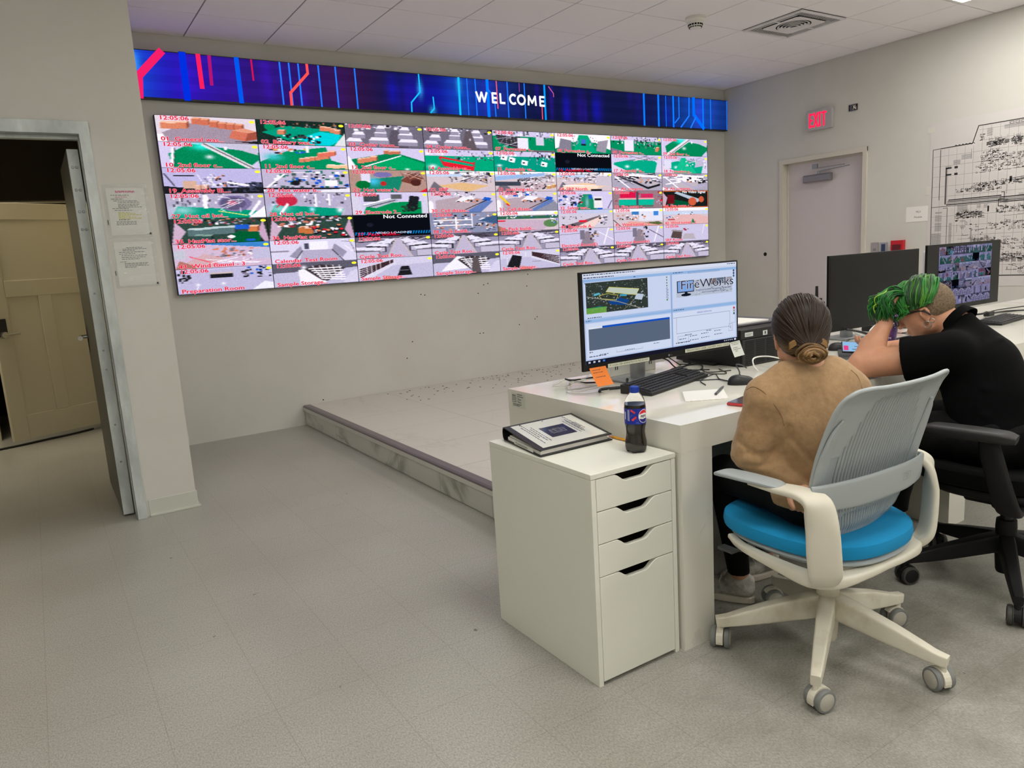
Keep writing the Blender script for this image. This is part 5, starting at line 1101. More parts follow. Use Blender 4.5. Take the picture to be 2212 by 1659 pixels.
ur(.008, .094, .53, .49, B1); ur(.545, .094, .992, .49, B1); ur(.008, .545, .53, .94, B3); ur(.545, .545, .992, .94, B3); ur(.536, .062, .541, .955, rgb(130, 160, 210))
cv.up(); rg = random.Random(9)
def words(u0, v, u1, c=INK, h=.010):
    u_ = u0
    while u_ < u1: w_ = rg.uniform(.006, .02); ur(u_, v, min(u_ + w_, u1), v + h, c); u_ += w_ + .004
words(.006, .010, .31); words(.006, .042, .18); words(.01, .10, .05); words(.55, .070, .62, h=.008); words(.30, .07, .31); words(.01, .512, .04, h=.008); words(.55, .512, .62, h=.008); words(.02, .48, .10); words(.02, .91, .12); words(.56, .91, .66); words(.93, .012, .99)
# aerial map
ur(.015, .10, .385, .44, rgb(52, 60, 56)); cv.up()
for _ in range(330):
    u_, v_ = rg.uniform(.018, .375), rg.uniform(.105, .43); far = v_ < .2; k_ = rg.random()
    c_ = rgb(120, 130, 132) if k_ < .25 else rgb(30, 40, 34) if k_ < .6 else rgb(84, 96, 84) if k_ < .85 else rgb(170, 178, 184)
    ur(u_, v_, u_ + rg.uniform(.002, .009), v_ + rg.uniform(.003, .009 if far else .014), c_)
cv.up(); cv.poly([uv(.15, .165), uv(.33, .215), uv(.31, .28), (uv(.27, .27)), uv(.13, .215)], rgb(196, 206, 190)); cv.poly([uv(.315, .265), uv(.36, .285), uv(.345, .345), uv(.30, .325)], rgb(190, 204, 222))
cv.poly([uv(.14, .33), uv(.21, .295), uv(.27, .33), uv(.245, .385), uv(.16, .36)], rgb(20, 70, 140)); cv.poly([uv(.06, .225), uv(.09, .215), uv(.10, .235), uv(.06, .25)], rgb(90, 180, 200)); cv.poly([uv(.215, .255), uv(.26, .262), uv(.25, .285), uv(.21, .275)], rgb(70, 160, 190)); cv.poly([uv(.03, .385), uv(.09, .36), uv(.12, .38), uv(.05, .41)], rgb(50, 100, 110))
cv.up(); Y1c = rgb(214, 206, 90); ul([(.15, .165), (.33, .215), (.31, .28), (.13, .215), (.15, .165)], .0018, Y1c); ul([(.09, .25), (.14, .235), (.20, .265), (.19, .315), (.10, .285), (.09, .25)], .0018, Y1c); ul([(.02, .25), (.2, .335), (.34, .44)], .003, rgb(150, 150, 140)); ul([(.23, .44), (.30, .33)], .002, rgb(130, 130, 120))
for i in range(5): ur(.015, .375 + .013 * i, .13, .383 + .013 * i, rgb(60, 170, 70)); ur(.015, .385 + .013 * i, .13, .3875 + .013 * i, Y1c)
for i in range(9):
    u_, v_ = .508, .105 + .033 * i
    if i < 4: ur(u_ - .004, v_, u_ + .004, v_ + .018, rgb(120, 150, 130)); ur(u_ - .004, v_ + .007, u_ + .004, v_ + .010, rgb(60, 80, 70))
    elif i < 8: cv.ring(*uv(u_, v_ + .01), .0042, .0042, .0014, INK, 12); ul([(u_ + .004, v_ + .018), (u_ + .009, v_ + .03)], .0018, INK)
    else: ur(u_ - .004, v_, u_ + .005, v_ + .02, rgb(90, 150, 80))
for i, c_ in enumerate((INK, INK, rgb(60, 100, 110), None, rgb(200, 40, 60), rgb(170, 150, 150), rgb(50, 110, 120))):
    if c_: cv.ell(*uv(.978, (.105 + .033 * i) if i < 3 else (.575 + .035 * (i - 4))), .0055, .0055, c_, 12)
# logo picture
ur(.57, .178, .965, .37, rgb(186, 196, 214)); cv.up()
for _ in range(70):
    u_ = rg.uniform(.67, .955); v_ = rg.uniform(.18, .36); ur(u_, v_, u_ + rg.uniform(.004, .02), v_ + rg.uniform(.004, .012), [rgb(150, 158, 178), rgb(210, 216, 226), rgb(130, 122, 124), rgb(170, 176, 190)][rg.randrange(4)])
ur(.80, .178, .85, .25, rgb(120, 112, 112)); ur(.852, .178, .905, .25, rgb(96, 108, 130)); ur(.908, .178, .963, .25, rgb(160, 158, 170))
ur(.575, .175, .69, .315, rgb(20, 24, 40)); cv.up(); ur(.58, .182, .685, .305, rgb(130, 170, 230)); ur(.625, .315, .645, .335, rgb(20, 24, 40)); cv.ell(*uv(.635, .345), .030, .006, rgb(20, 24, 40), 20)
cv.up(); cv.text('FireWorks', uv(.595, 0)[0], uv(0, .275)[1], .052, rgb(232, 238, 252), width=.335, bold=.03); cv.up(); cv.text('FireWorks', uv(.595, 0)[0], uv(0, .275)[1], .052, rgb(40, 40, 64), width=.332, bold=-.002)
cv.text('Graphical Incident Management, Integration,', uv(.83, 0)[0], uv(0, .312)[1], .0095, rgb(50, 60, 110), align='c', bold=.01, width=.225); cv.text('and Communications System', uv(.83, 0)[0], uv(0, .342)[1], .0095, rgb(50, 60, 110), align='c', bold=.01, width=.15)
cv.frame(*(uv(.65, .095)), *(uv(.87, .075)), .0008, INK)
ur(.02, .585, .10, .608, rgb(226, 232, 246)); ur(.10, .585, .52, .608, rgb(24, 84, 196)); ur(.02, .608, .52, .845, rgb(92, 106, 128))
ul([(.545, .607), (.945, .607), (.945, .80), (.565, .80), (.565, .607)], .0011, INK); ul([(.985, .56), (.985, .76), (.955, .76)], .0009, INK)
cv.text('EMERGENCY INSTRUCTIONS', uv(.76, 0)[0], uv(0, .585)[1], .010, rgb(60, 70, 170), align='c', width=.09)
words(.62, .825, .67, h=.008); words(.77, .81, .81, h=.008)
for i, (u_, v_) in enumerate(((.655, .845), (.655, .895), (.735, .835), (.735, .885), (.83, .825), (.83, .87))): ur(u_, v_, u_ + .007, v_ + .012, INK); words(u_ + .013, v_ + .002, u_ + .05 + .01 * (i % 2), h=.007)
cv.frame(*uv(.572, .91), *uv(.645, .835), .0009, INK); cv.frame(*uv(.935, .86), *uv(.965, .77), .0009, INK); ul([(.955, .80), (.946, .815), (.955, .83)], .0016, INK)
words(.58, .868, .63, h=.008); words(.02, .86, .04); words(.08, .90, .13, h=.007); ul([(.18, .885), (.18, .905), (.34, .905), (.34, .885)], .0009, INK); words(.23, .893, .29, h=.006); words(.41, .868, .45, h=.006)
for i in range(4): ur(.012 + .028 * i, .966, .024 + .028 * i, .986, rgb(200, 205, 220) if i != 3 else rgb(60, 130, 220))
for i in range(5): ur(.90 + .014 * i, .968, .908 + .014 * i, .982, rgb(180, 185, 200))
ur(.975, .964, .99, .986, rgb(220, 225, 240))
cv.build('screen', scr2, m1)
lab = colored_paper('tape_label', .5)
def tape_label(par, x0, x1, z0, text, y=2.2495):
    cv = Canvas((x0, y, z0), (1, 0, 0), (0, 0, 1), (0, -1, 0), .0004); w_ = x1 - x0
    cv.rect(0, 0, w_, .015, rgb(206, 208, 186)); cv.up().text(text, .008, .0035, .0125, rgb(40, 44, 44), width=w_ - .014); cv.build('tape_label', lab, par)
tape_label(m1, 1.888, 2.112, .8985, 'PC LOGIN USER ADMINISTRATOR PASS EST3FW')
tape_label(m1, 2.322, 2.60, .906, 'FIREWORKS USER: LGUSER PASS: LGUS')
cv = Canvas((2.222, 2.2495, .904), (1, 0, 0), (0, 0, 1), (0, -1, 0), .0003); cv.ell(.004, .004, .0045, .0045, rgb(150, 150, 152), 18); cv.up(); cv.ring(.004, .004, .003, .003, .0008, rgb(30, 30, 30), 14, 90, 360); cv.text('LG', .011, .0008, .0095, rgb(150, 150, 152), bold=.02); cv.build('logo', lab, m1)
raster = big.reshape(KH * 7 // 2, 2, KW * 8 // 2, 2, 3).mean((1, 3)); lum = raster.mean(-1, keepdims=True)
raster_mesh('screen', np.clip((raster * .55 + lum * .45) * np.array([.42, .42, .62]), 0, 1), (4.464, 2.2994, .912), (.624, 0, 0), (0, 0, .348), colored_emission('monitor_pixels_dim', .75), m3)

def sticky(name, label, x0, x1, z0, z1, y, mat, lean, curl, shift, rows, group=None):
    t_ = thing(name, label, 'sticky note', ((x0 + x1) / 2, y, z0)); V = []; F = []; n = 8
    for j in range(n + 1):
        v_ = j / n; yy = y - .0012 - curl * (v_ ** 2); 
        for i in (0, 1): V.append((x0 + (x1 - x0) * i + shift * v_, yy, z1 + (z0 - z1) * v_ + lean * i))
    for j in range(n): F.append((2 * j, 2 * j + 1, 2 * j + 3, 2 * j + 2))
    o = MB().add(V, F).build('note_sheet', mat, t_); s_ = o.modifiers.new('solid', 'SOLIDIFY'); s_.thickness = .0004
    cv = Canvas((0, 0, 0), (1, 0, 0), (0, 1, 0), (0, 0, 1), 0.0); r0 = random.Random(len(label))
    for fr, a_, b_ in rows:
        u_ = a_
        while u_ < b_: w_ = r0.uniform(.04, .12); cv.rect(u_, fr, min(u_ + w_, b_), fr + .035, rgb(90, 80, 70)); u_ += w_ + .03
    cv.v = [(x0 + (x1 - x0) * p[0] + shift * p[1], y - .0018 - curl * p[1] ** 2, z1 + (z0 - z1) * p[1] + lean * p[0]) for p in cv.v]
    cv.build('handwriting', M['ink'], o)
sticky('sticky_note', 'orange sticky note hanging under the lower left corner of the lit monitor', 1.791, 1.874, .832, .909, 2.249, principled('note_orange', rgb(236, 130, 50), .6), .000, .012, .030, [(.12, .1, .6), (.26, .12, .7), (.50, .15, .75)])
sticky('sticky_note', 'white sticky note hanging under the lower right corner of the lit monitor', 2.600, 2.668, .848, .918, 2.249, principled('note_white', rgb(216, 222, 216), .6), .004, .004, .030, [(.06, .1, .9), (.17, .2, .8), (.38, .15, .6), (.50, .15, .85), (.62, .3, .5)])

# desk power outlets behind the first monitor
ob = thing('outlet_box', 'white desk outlet box behind the lit monitor', 'outlet', (2.30, 2.60, DZ))
MB().box(2.155, 2.44, 2.555, 2.635, DZ, DZ + .105).build('housing', M['white'], ob, bevel=.004)
for x in (2.19, 2.40):
    q = MB(); q.box(x - .004, x - .001, 2.553, 2.556, DZ + .03, DZ + .045).box(x + .008, x + .011, 2.553, 2.556, DZ + .03, DZ + .045).box(x - .004, x - .001, 2.553, 2.556, DZ + .07, DZ + .085).box(x + .008, x + .011, 2.553, 2.556, DZ + .07, DZ + .085)
    q.build('socket', M['dark'], ob)
def plug(x, lab_):
    p_ = MB(); p_.box(x - .012, x + .018, 2.515, 2.554, DZ + .055, DZ + .082); p_.tube([(x, 2.515, DZ + .068), (x + .02, 2.47, DZ + .05), (x + .07, 2.46, DZ + .008), (x + .22, 2.52, DZ + .006)], .0035)
    return tag(p_.build('power_plug', M['black'], bevel=.002), lab_, 'plug')
plug(2.415, 'black plug in the outlet box behind the lit monitor')

# ------------------------------------------------------------------ keyboards and mice
keym = principled('key_caps', rgb(30, 31, 36), .45); kbm = principled('keyboard_body', rgb(16, 16, 18), .5)
def keyboard(label, p0, p1, depth, lift=.0):
    """p0 near left corner, p1 near right corner on the desk"""
    a_ = Vector(p0); b_ = Vector(p1); L_ = (b_ - a_).length; rz = math.atan2(b_.y - a_.y, b_.x - a_.x)
    r_ = thing('keyboard', label, 'keyboard', (a_.x, a_.y, DZ), rz, group='black keyboards on the marble desk')
    s_ = .075
    MB().prism([(0, .0005), (depth, .0005), (depth, .026 + lift), (0, .014)], 0, L_, 'x').build('keyboard_case', kbm, r_, bevel=.003, world=False)
    k = MB(); cols = 21; pw = (L_ - .02) / cols
    for row in range(6):
        y = .012 + (depth - .022) * row / 6; z = .0135 + (.012 + lift) * (y / depth)
        c_ = 0
        while c_ < cols:
            if c_ in (14, 17) and False: pass
            w_ = 6 if (row == 0 and c_ == 4) else 1.6 if (c_ == 0 and row in (1, 2, 3)) else 1
            if (c_ < 14.6 or c_ > 14.9): k.box(.01 + c_ * pw + .0012, .01 + min(c_ + w_, cols) * pw - .0012, y, y + (depth - .022) / 6 - .003, z, z + .006)
            c_ += w_
    k.build('keys', keym, r_, bevel=.001, seg=1, world=False)
    return r_
keyboard('black keyboard in front of the lit monitor', (1.965, 2.085, 0), (2.425, 2.215, 0), .145, .012)
keyboard('black keyboard beside the purple tumbler', (3.56, 2.00, 0), (4.01, 2.02, 0), .14)
keyboard('black keyboard under the camera-feed monitor, at the far right', (4.70, 2.05, 0), (5.15, 2.10, 0), .14)
def mouse(label, x, y, rz, mat, tail):
    r_ = thing('computer_mouse', label, 'mouse', (x, y, DZ), rz)
    m = MB(); V = []; nu, nv = 20, 8
    for j in range(nv + 1):
        t = j / nv; zz = .036 * math.sin(t * math.pi / 2); s_ = math.cos(t * math.pi / 2) ** .55
        for i in range(nu):
            a_ = 2 * math.pi * i / nu; V.append((.031 * s_ * math.cos(a_), (.056 * math.sin(a_)) * s_, zz * (1 + .1 * math.sin(a_)) + .0005))
    F = [(j * nu + i, j * nu + (i + 1) % nu, (j + 1) * nu + (i + 1) % nu, (j + 1) * nu + i) for j in range(nv) for i in range(nu)]; F.append(tuple(range(nu))[::-1])
    m.add(V, F).build('mouse_shell', mat, r_, smooth=True, world=False)
    MB().cyl((-.004, .028, .031), (.004, .028, .031), .008, n=16).build('scroll_wheel', M['metal'], r_, world=False)
    MB().tube([Vector(p_) for p_ in tail], .0022).build('mouse_cable', M['black'], r_, smooth=True)
    return r_
mouse('black mouse between the notepad and the tan sweatshirt', 2.375, 1.995, 1.0, M['black'], [(2.36, 2.05, .80), (2.38, 2.13, .794), (2.28, 2.22, .793), (2.44, 2.28, .793), (2.52, 2.20, .793), (2.60, 2.31, .793)])
mouse('black mouse lying on the dark folder edge beside the phone', 3.40, 2.23, .9, M['black'], [(3.42, 2.27, .80), (3.6, 2.36, .793), (3.75, 2.40, .793), (3.95, 2.55, .793)])
mouse('dark red mouse at the right edge of the picture', 5.36, 2.06, .3, principled('mouse_red', rgb(90, 24, 22), .4), [(5.34, 2.11, .80), (5.25, 2.18, .793), (5.12, 2.17, .793), (5.05, 2.3, .793)])

# computer lying flat and the case on it
pcb = thing('desktop_computer', 'black desktop computer with slotted front, behind the tan sweatshirt', 'computer', (2.9, 2.48, DZ))
MB().box(2.70, 3.11, 2.275, 2.68, DZ + .003, DZ + .172).build('case', principled('pc_black', rgb(20, 20, 21), .42), pcb, bevel=.004)
q = MB().box(2.705, 3.105, 2.262, 2.276, DZ + .003, DZ + .125); q.box(2.702, 3.108, 2.268, 2.276, DZ + .126, DZ + .172); q.build('front_panel', principled('pc_front', rgb(30, 31, 31), .5), pcb, bevel=.003)
q = MB()
for i in range(13):
    for j in range(5):
        q.box(2.725 + .075 * j, 2.785 + .075 * j, 2.2605, 2.2625, DZ + .012 + .0085 * i, DZ + .0155 + .0085 * i)
q.build('air_slots', M['dark'], pcb)
cv = Canvas((2.70, 2.2675, DZ + .126), (1, 0, 0), (0, 0, 1), (0, -1, 0), .0005); cv.rect(.028, .012, .085, .032, rgb(206, 212, 208)); cv.up(); cv.line([(.034, .024), (.078, .024)], .002, rgb(90, 100, 96)); cv.line([(.034, .018), (.07, .018)], .002, rgb(90, 100, 96)); cv.build('front_label', lab, pcb); cv = Canvas((2.70, 2.2675, DZ + .126), (1, 0, 0), (0, 0, 1), (0, -1, 0), .0005); cv.rect(.155, .008, .187, .030, rgb(206, 212, 208)); cv.up(); cv.rect(.166, .013, .176, .026, rgb(60, 60, 60)); cv.build('front_label', lab, pcb)
MB().box(2.665, 2.70, 2.40, 2.60, DZ + .002, DZ + .01).build('foot', M['black'], pcb)
ls = thing('document_tray', 'dark grey tray with papers lying on the black computer', 'tray', (2.95, 2.52, .963))
MB().box(2.73, 3.16, 2.36, 2.69, .9635, .972).box(2.73, 3.16, 2.67, 2.69, .972, 1.012).build('tray', principled('tray_grey', rgb(92, 90, 96), .5), ls, bevel=.002)
MB().box(2.78, 3.04, 2.38, 2.60, .972, .978).build('paper_stack', M['paper'], ls)
MB().tube([(3.02, 2.68, 1.012), (3.03, 2.68, 1.026), (3.08, 2.68, 1.026), (3.09, 2.68, 1.012)], .004).build('clip', M['black'], ls, smooth=True)

# radio
rd = thing('two_way_radio', 'black two-way radio standing behind the brown-haired person', 'radio', (3.50, 2.42, DZ))
MB().box(3.465, 3.53, 2.40, 2.44, DZ + .03, DZ + .235).build('body', M['black'], rd, bevel=.006)
MB().box(3.455, 3.54, 2.385, 2.455, DZ + .0005, DZ + .035).build('charger_base', M['black'], rd, bevel=.006)
MB().cyl((3.483, 2.42, DZ + .235), (3.483, 2.42, DZ + .318), .0085, .007).build('antenna', M['black'], rd, smooth=True)
MB().cyl((3.515, 2.42, DZ + .235), (3.515, 2.42, DZ + .252), .009).cyl((3.455, 2.41, DZ + .20), (3.466, 2.41, DZ + .20), .008).build('knob', M['black'], rd, smooth=True)

# tumbler
tb = thing('tumbler', 'tall purple starry tumbler behind the raised forearm', 'tumbler', (3.40, 1.98, DZ))
tc_ = (3.40, 1.98, DZ + .0005)
pm = principled('tumbler_purple', rgb(92, 40, 130), .35, .3); r_, n_ = mottle(pm, rgb(30, 12, 58), rgb(118, 70, 158), 9, lo=.35, hi=.6)
MB().lathe([(.034, 0), (.036, .01), (.037, .06), (.045, .12), (.046, .235), (.044, .24)], tc_, 32).build('cup', pm, tb, smooth=True)
cv = Canvas((0, 0, 0), (1, 0, 0), (0, 1, 0), (0, 0, 1), .0001); rg = random.Random(12)
for _ in range(26): cv.ell(rg.uniform(-.09, .09), rg.uniform(.125, .225), .0016, .0016, rgb(225, 220, 240), 8)
for q_ in ((-.03, .17), (-.025, .165), (-.035, .162), (.03, .15)): cv.ell(q_[0], q_[1], .007, .004, rgb(190, 180, 205), 10)
cv.text('M', .005, .075, .016, rgb(210, 205, 225), bold=.02)
cv.v = [(tc_[0] + .0464 * math.cos(math.atan2(-1.98, -3.4) + p[0] / .0464), tc_[1] + .0464 * math.sin(math.atan2(-1.98, -3.4) + p[0] / .0464), tc_[2] + p[1]) for p in cv.v]
cv.build('star_print', M['ink'], tb)
MB().lathe([(.046, .238), (.047, .25), (.040, .262), (.02, .266), (.0001, .266)], tc_, 32).build('lid', principled('lid_dark', rgb(40, 22, 58), .4), tb, smooth=True)

# papers, phone, folder
nt_ = thing('notepad', 'small white torn-edged notepad sheet with a pen on it', 'notepad', (2.08, 1.93, DZ))
e0 = [Vector((1.972, 1.915, 0)), Vector((2.115, 1.835, 0)), Vector((2.245, 1.975, 0)), Vector((2.10, 2.055, 0))]
P = []; 
for i in range(15): t = i / 14; p = e0[0].lerp(e0[1], t); P.append((p.x - .004 * (i % 2), p.y - .005 * (i % 2)))
P += [(e0[2].x, e0[2].y), (e0[3].x, e0[3].y)]
MB().prism(P, DZ + .0004, DZ + .003).build('sheet', M['paper'], nt_)
pn = thing('pen', 'grey ballpoint pen lying on the notepad sheet', 'pen', (2.13, 1.93, DZ))
MB().cyl((2.125, 1.905, DZ + .008), (2.24, 1.975, DZ + .008), .0052).build('barrel', principled('pen_grey', rgb(84, 86, 88), .3), pn, smooth=True)
MB().cyl((2.24, 1.975, DZ + .008), (2.262, 1.988, DZ + .008), .0046, .003).build('cap', principled('pen_tip', rgb(120, 120, 122), .3), pn, smooth=True)
ph = thing('smartphone', 'smartphone in a red case lying at the desk edge beside the tan sweatshirt', 'phone', (2.09, 1.745, DZ))
q = MB(); q.obox((2.10, 1.745, DZ + .006), (1, .25, 0), (-.25, 1, 0), (0, 0, 1), .075, .036, .005); q.build('case', principled('case_red', rgb(196, 60, 62), .4), ph, bevel=.004, seg=3)
q = MB(); q.obox((2.10, 1.745, DZ + .0115), (1, .25, 0), (-.25, 1, 0), (0, 0, 1), .071, .033, .0008); q.build('glass', principled('phone_glass', rgb(70, 56, 58), .12), ph)
fo = thing('folder', 'dark grey folder under the held phone', 'folder', (3.2, 2.02, DZ))
MB().prism([(3.04, 1.99), (3.02, 1.86), (3.34, 1.92), (3.52, 2.30), (3.34, 2.20)], DZ + .0005, DZ + .010).build('cover', principled('folder_grey', rgb(66, 66, 68), .5), fo, bevel=.001)
MB().prism([(3.03, 1.97), (3.02, 1.885), (3.12, 1.90), (3.13, 1.985)], DZ + .0105, DZ + .0125).build('card', principled('grey_card', rgb(150, 150, 150), .5), fo)
# things behind the dark monitor
ad = thing('power_adapter', 'black power adapter with coiled leads beside the dark monitor stand', 'adapter', (4.25, 2.55, DZ))
MB().box(4.15, 4.33, 2.50, 2.58, DZ + .0005, DZ + .035).build('brick', M['black'], ad, bevel=.005)
MB().tube([(4.2 + .06 * math.cos(a_), 2.54 + .03 * math.sin(a_), DZ + .04 + .0012 * a_) for a_ in np.linspace(0, 12.5, 30)], .003, samples=3).build('coil', M['black'], ad, smooth=True)
ob2 = thing('outlet_box', 'white desk outlet box behind the switched-off monitor', 'outlet', (3.72, 2.60, DZ))
MB().box(3.60, 3.80, 2.555, 2.635, DZ, DZ + .105).build('housing', M['white'], ob2, bevel=.004)

# loose cables on the desk
def cable(label, pts, r=.0028, mat='black', name='cable'): return tag(MB().tube(pts, r, n=8).build(name, M[mat] if isinstance(mat, str) else mat, smooth=True), label, 'cable')
wc = principled('white_cable', rgb(222, 222, 216), .4)
z = DZ + .003
cable('thin white cable curling over the left end of the marble desk', [(2.05, 2.60, z), (1.98, 2.66, z), (1.90, 2.61, z), (1.845, 2.575, z), (1.88, 2.52, z), (1.80, 2.41, z), (1.83, 2.33, z), (1.93, 2.31, z), (1.99, 2.36, z), (2.06, 2.34, z)], .0018, wc)
cable('white cable looped behind the orange sticky note', [(2.02, 2.58, z), (1.93, 2.56, z), (1.90, 2.50, z + .02), (1.95, 2.43, z + .005), (2.07, 2.44, z)], .003, wc)
cable('black cable looped behind the orange sticky note', [(2.14, 2.60, z), (2.00, 2.62, z), (1.92, 2.58, z + .02), (1.94, 2.50, z + .01), (2.05, 2.47, z)], .004)
cable('thick black cable running left of the front keyboard', [(1.88, 2.30, z + .004), (1.92, 2.33, z + .004), (2.0, 2.30, z + .004), (2.06, 2.34, z + .004), (2.12, 2.40, z + .01)], .006)
cable('black keyboard lead looping behind the front keyboard', [(2.34, 2.345, z), (2.42, 2.42, z), (2.52, 2.36, z), (2.60, 2.42, z + .01), (2.55, 2.50, z), (2.45, 2.46, z), (2.56, 2.33, z)], .0025)
cable('black cable from the outlet box crossing behind the monitor stand', [(2.43, 2.50, z + .08), (2.50, 2.46, z + .02), (2.60, 2.55, z), (2.64, 2.46, z), (2.50, 2.30, z), (2.60, 2.24, z)], .0025)
cable('black cable crossing between keyboard and mouse', [(2.26, 2.08, z), (2.33, 2.17, z), (2.47, 2.22, z + .002), (2.40, 2.13, z), (2.38, 2.06, z)], .0022)
cable('black lead arching up beside the black mouse', [(2.40, 2.03, z), (2.42, 2.04, z + .035), (2.47, 2.10, z + .055), (2.60, 2.18, z + .03), (2.68, 2.22, z + .002)], .0028)
cable('white cable arching in front of the black computer', [(2.64, 2.12, z), (2.62, 2.13, z + .03), (2.66, 2.16, z + .055), (2.76, 2.16, z + .05), (2.86, 2.12, z + .02)], .0032, wc)
cable('white charging cable arching up in front of the switched-off monitor', [(3.74, 2.22, z), (3.64, 2.2, z + .03), (3.58, 2.18, z + .075), (3.66, 2.18, z + .108), (3.77, 2.18, z + .10), (3.79, 2.17, z + .03), (3.77, 2.15, z)], .004, wc)
cable('thick white lead slanting below the switched-off monitor', [(3.60, 2.29, z + .07), (3.66, 2.26, z + .04), (3.75, 2.22, z + .01), (3.81, 2.22, z)], .004, wc)
cable('thick black lead bending down below the switched-off monitor', [(3.55, 2.29, z + .085), (3.63, 2.24, z + .06), (3.70, 2.20, z + .02), (3.62, 2.15, z), (3.50, 2.13, z)], .006)
cable('thin black lead on the marble left of the switched-off monitor stand', [(3.36, 2.50, z), (3.45, 2.45, z), (3.40, 2.36, z), (3.36, 2.27, z)], .0025)
cable('black wire curving behind the purple tumbler', [(3.9, 2.4, z), (4.05, 2.36, z + .01), (4.1, 2.26, z), (3.98, 2.2, z)], .0025)
cable('black wire looped on the marble beside the dark stand', [(4.3, 2.49, z), (4.42, 2.38, z), (4.3, 2.3, z), (4.15, 2.33, z)], .0025)
pw = thing('power_cord', 'black power cord with plug running to the right of the camera-feed monitor', 'cable', (5.3, 2.35, DZ))  # power cord ending in a plug
MB().box(5.16, 5.235, 2.33, 2.365, DZ + .0005, DZ + .028).build('connector', M['black'], pw, bevel=.004)
MB().tube([(5.23, 2.35, z + .01), (5.45, 2.36, z + .004), (5.6, 2.30, z), (5.75, 2.12, z), (5.9, 1.98, z)], .006).build('lead', M['black'], pw, smooth=True)
cable('thin grey wire wandering over the far right of the marble desk', [(5.24, 2.37, z), (5.5, 2.46, z), (5.8, 2.44, z), (6.0, 2.40, z), (6.2, 2.5, z), (6.35, 2.62, z)], .003)
cable('short black lead with plug under the camera-feed monitor', [(4.78, 2.30, z + .095), (4.80, 2.27, z + .05), (4.86, 2.24, z + .045), (4.93, 2.24, z + .05)], .006)

# fine debris scattered on the platform along the video wall
rg = random.Random(31); m = MB()
for _ in range(150):
    x = 2.6 + abs(rg.gauss(1.6, 1.0)); y = YB - .02 - abs(rg.gauss(0, .35)); r_ = rg.uniform(.003, .009); a_ = rg.uniform(0, 3.14)
    if y > PY0 + .1 and x < XR - .1: m.obox((x, y, PT + .0015), (math.cos(a_), math.sin(a_), 0), (-math.sin(a_), math.cos(a_), 0), (0, 0, 1), r_, r_ * rg.uniform(.3, .8), .0014)
tag(m.build('debris', principled('debris_dark', rgb(88, 78, 68), .9)), 'fine dark debris scattered over the platform tiles below the video wall', 'debris', kind='stuff')
# ------------------------------------------------------------------ swivel chairs
cream = principled('chair_cream', rgb(214, 208, 188), .42); mottle(cream, rgb(196, 188, 166), rgb(220, 215, 197), 7, lo=.3, hi=.5)
cream2 = principled('chair_cream_clean', rgb(216, 211, 194), .4)
cgrey = principled('chair_grey', rgb(164, 171, 172), .45); wheelg = principled('wheel_grey', rgb(120, 122, 120), .6); hubg = principled('wheel_hub', rgb(176, 172, 160), .5)
blue = principled('seat_blue', rgb(0, 138, 192), .9); bump(blue, 900, .5, 2, .001)
blackp = principled('chair_black', rgb(17, 17, 17), .6, **{'Specular_IOR_Level': .3}); bump(blackp, 60, .15); wheelb = principled('wheel_black', rgb(64, 62, 58), .6); blackf = principled('chair_fabric_black', rgb(8, 8, 9), .95, **{'Specular_IOR_Level': .2})

def caster(root, ang, R_, tilt, mats):
    """twin wheel caster under the leg end; three pieces: stem and hood, two wheels"""
    cx, cy = R_ * math.cos(ang), R_ * math.sin(ang); d = Vector((math.cos(tilt), math.sin(tilt), 0)); sd = Vector((-d.y, d.x, 0)); K = 1.14
    c = Vector((cx, cy, .031 * K)) - d * .014
    h = MB(); V = []; n = 10
    for k in range(n + 1):
        a_ = math.radians(-20 + 165 * k / n)
        for r_, s_ in ((.0335, -.0115), (.0335, .0115), (.024, .0115), (.024, -.0115)): p = c + d * (K * r_ * math.cos(a_)) + Vector((0, 0, K * r_ * math.sin(a_))) + sd * s_; V.append(p)
    F = [(4 * k + j, 4 * k + (j + 1) % 4, 4 * k + 4 + (j + 1) % 4, 4 * k + 4 + j) for k in range(n) for j in range(4)] + [(0, 1, 2, 3), (4 * n + 3, 4 * n + 2, 4 * n + 1, 4 * n)]
    h.add(V, F); h.cyl((cx, cy, .060), (cx, cy, .086), .010, n=14); h.obox(c, d, sd, (0, 0, 1), .02, .008, .02)
    o = h.build('caster', mats[0], root, bevel=.001, world=False)
    for s_ in (-1, 1):
        q = c + sd * (s_ * .0125); w_ = MB(); w_.lathe([(.024 * K, 0), (.0300 * K, .002), (.031 * K, .006), (.031 * K, .013), (.029 * K, .0175), (.0245 * K, .0185), (.0240 * K, .0175)], q, 28, sd * s_)
        wo = w_.build('wheel', mats[1], o, smooth=True, world=False)
        MB().lathe([(.0238 * K, .0175), (.021 * K, .0195), (.0001, .0200)], q, 28, sd * s_).build('wheel_cap', mats[2], o, smooth=True, world=False)

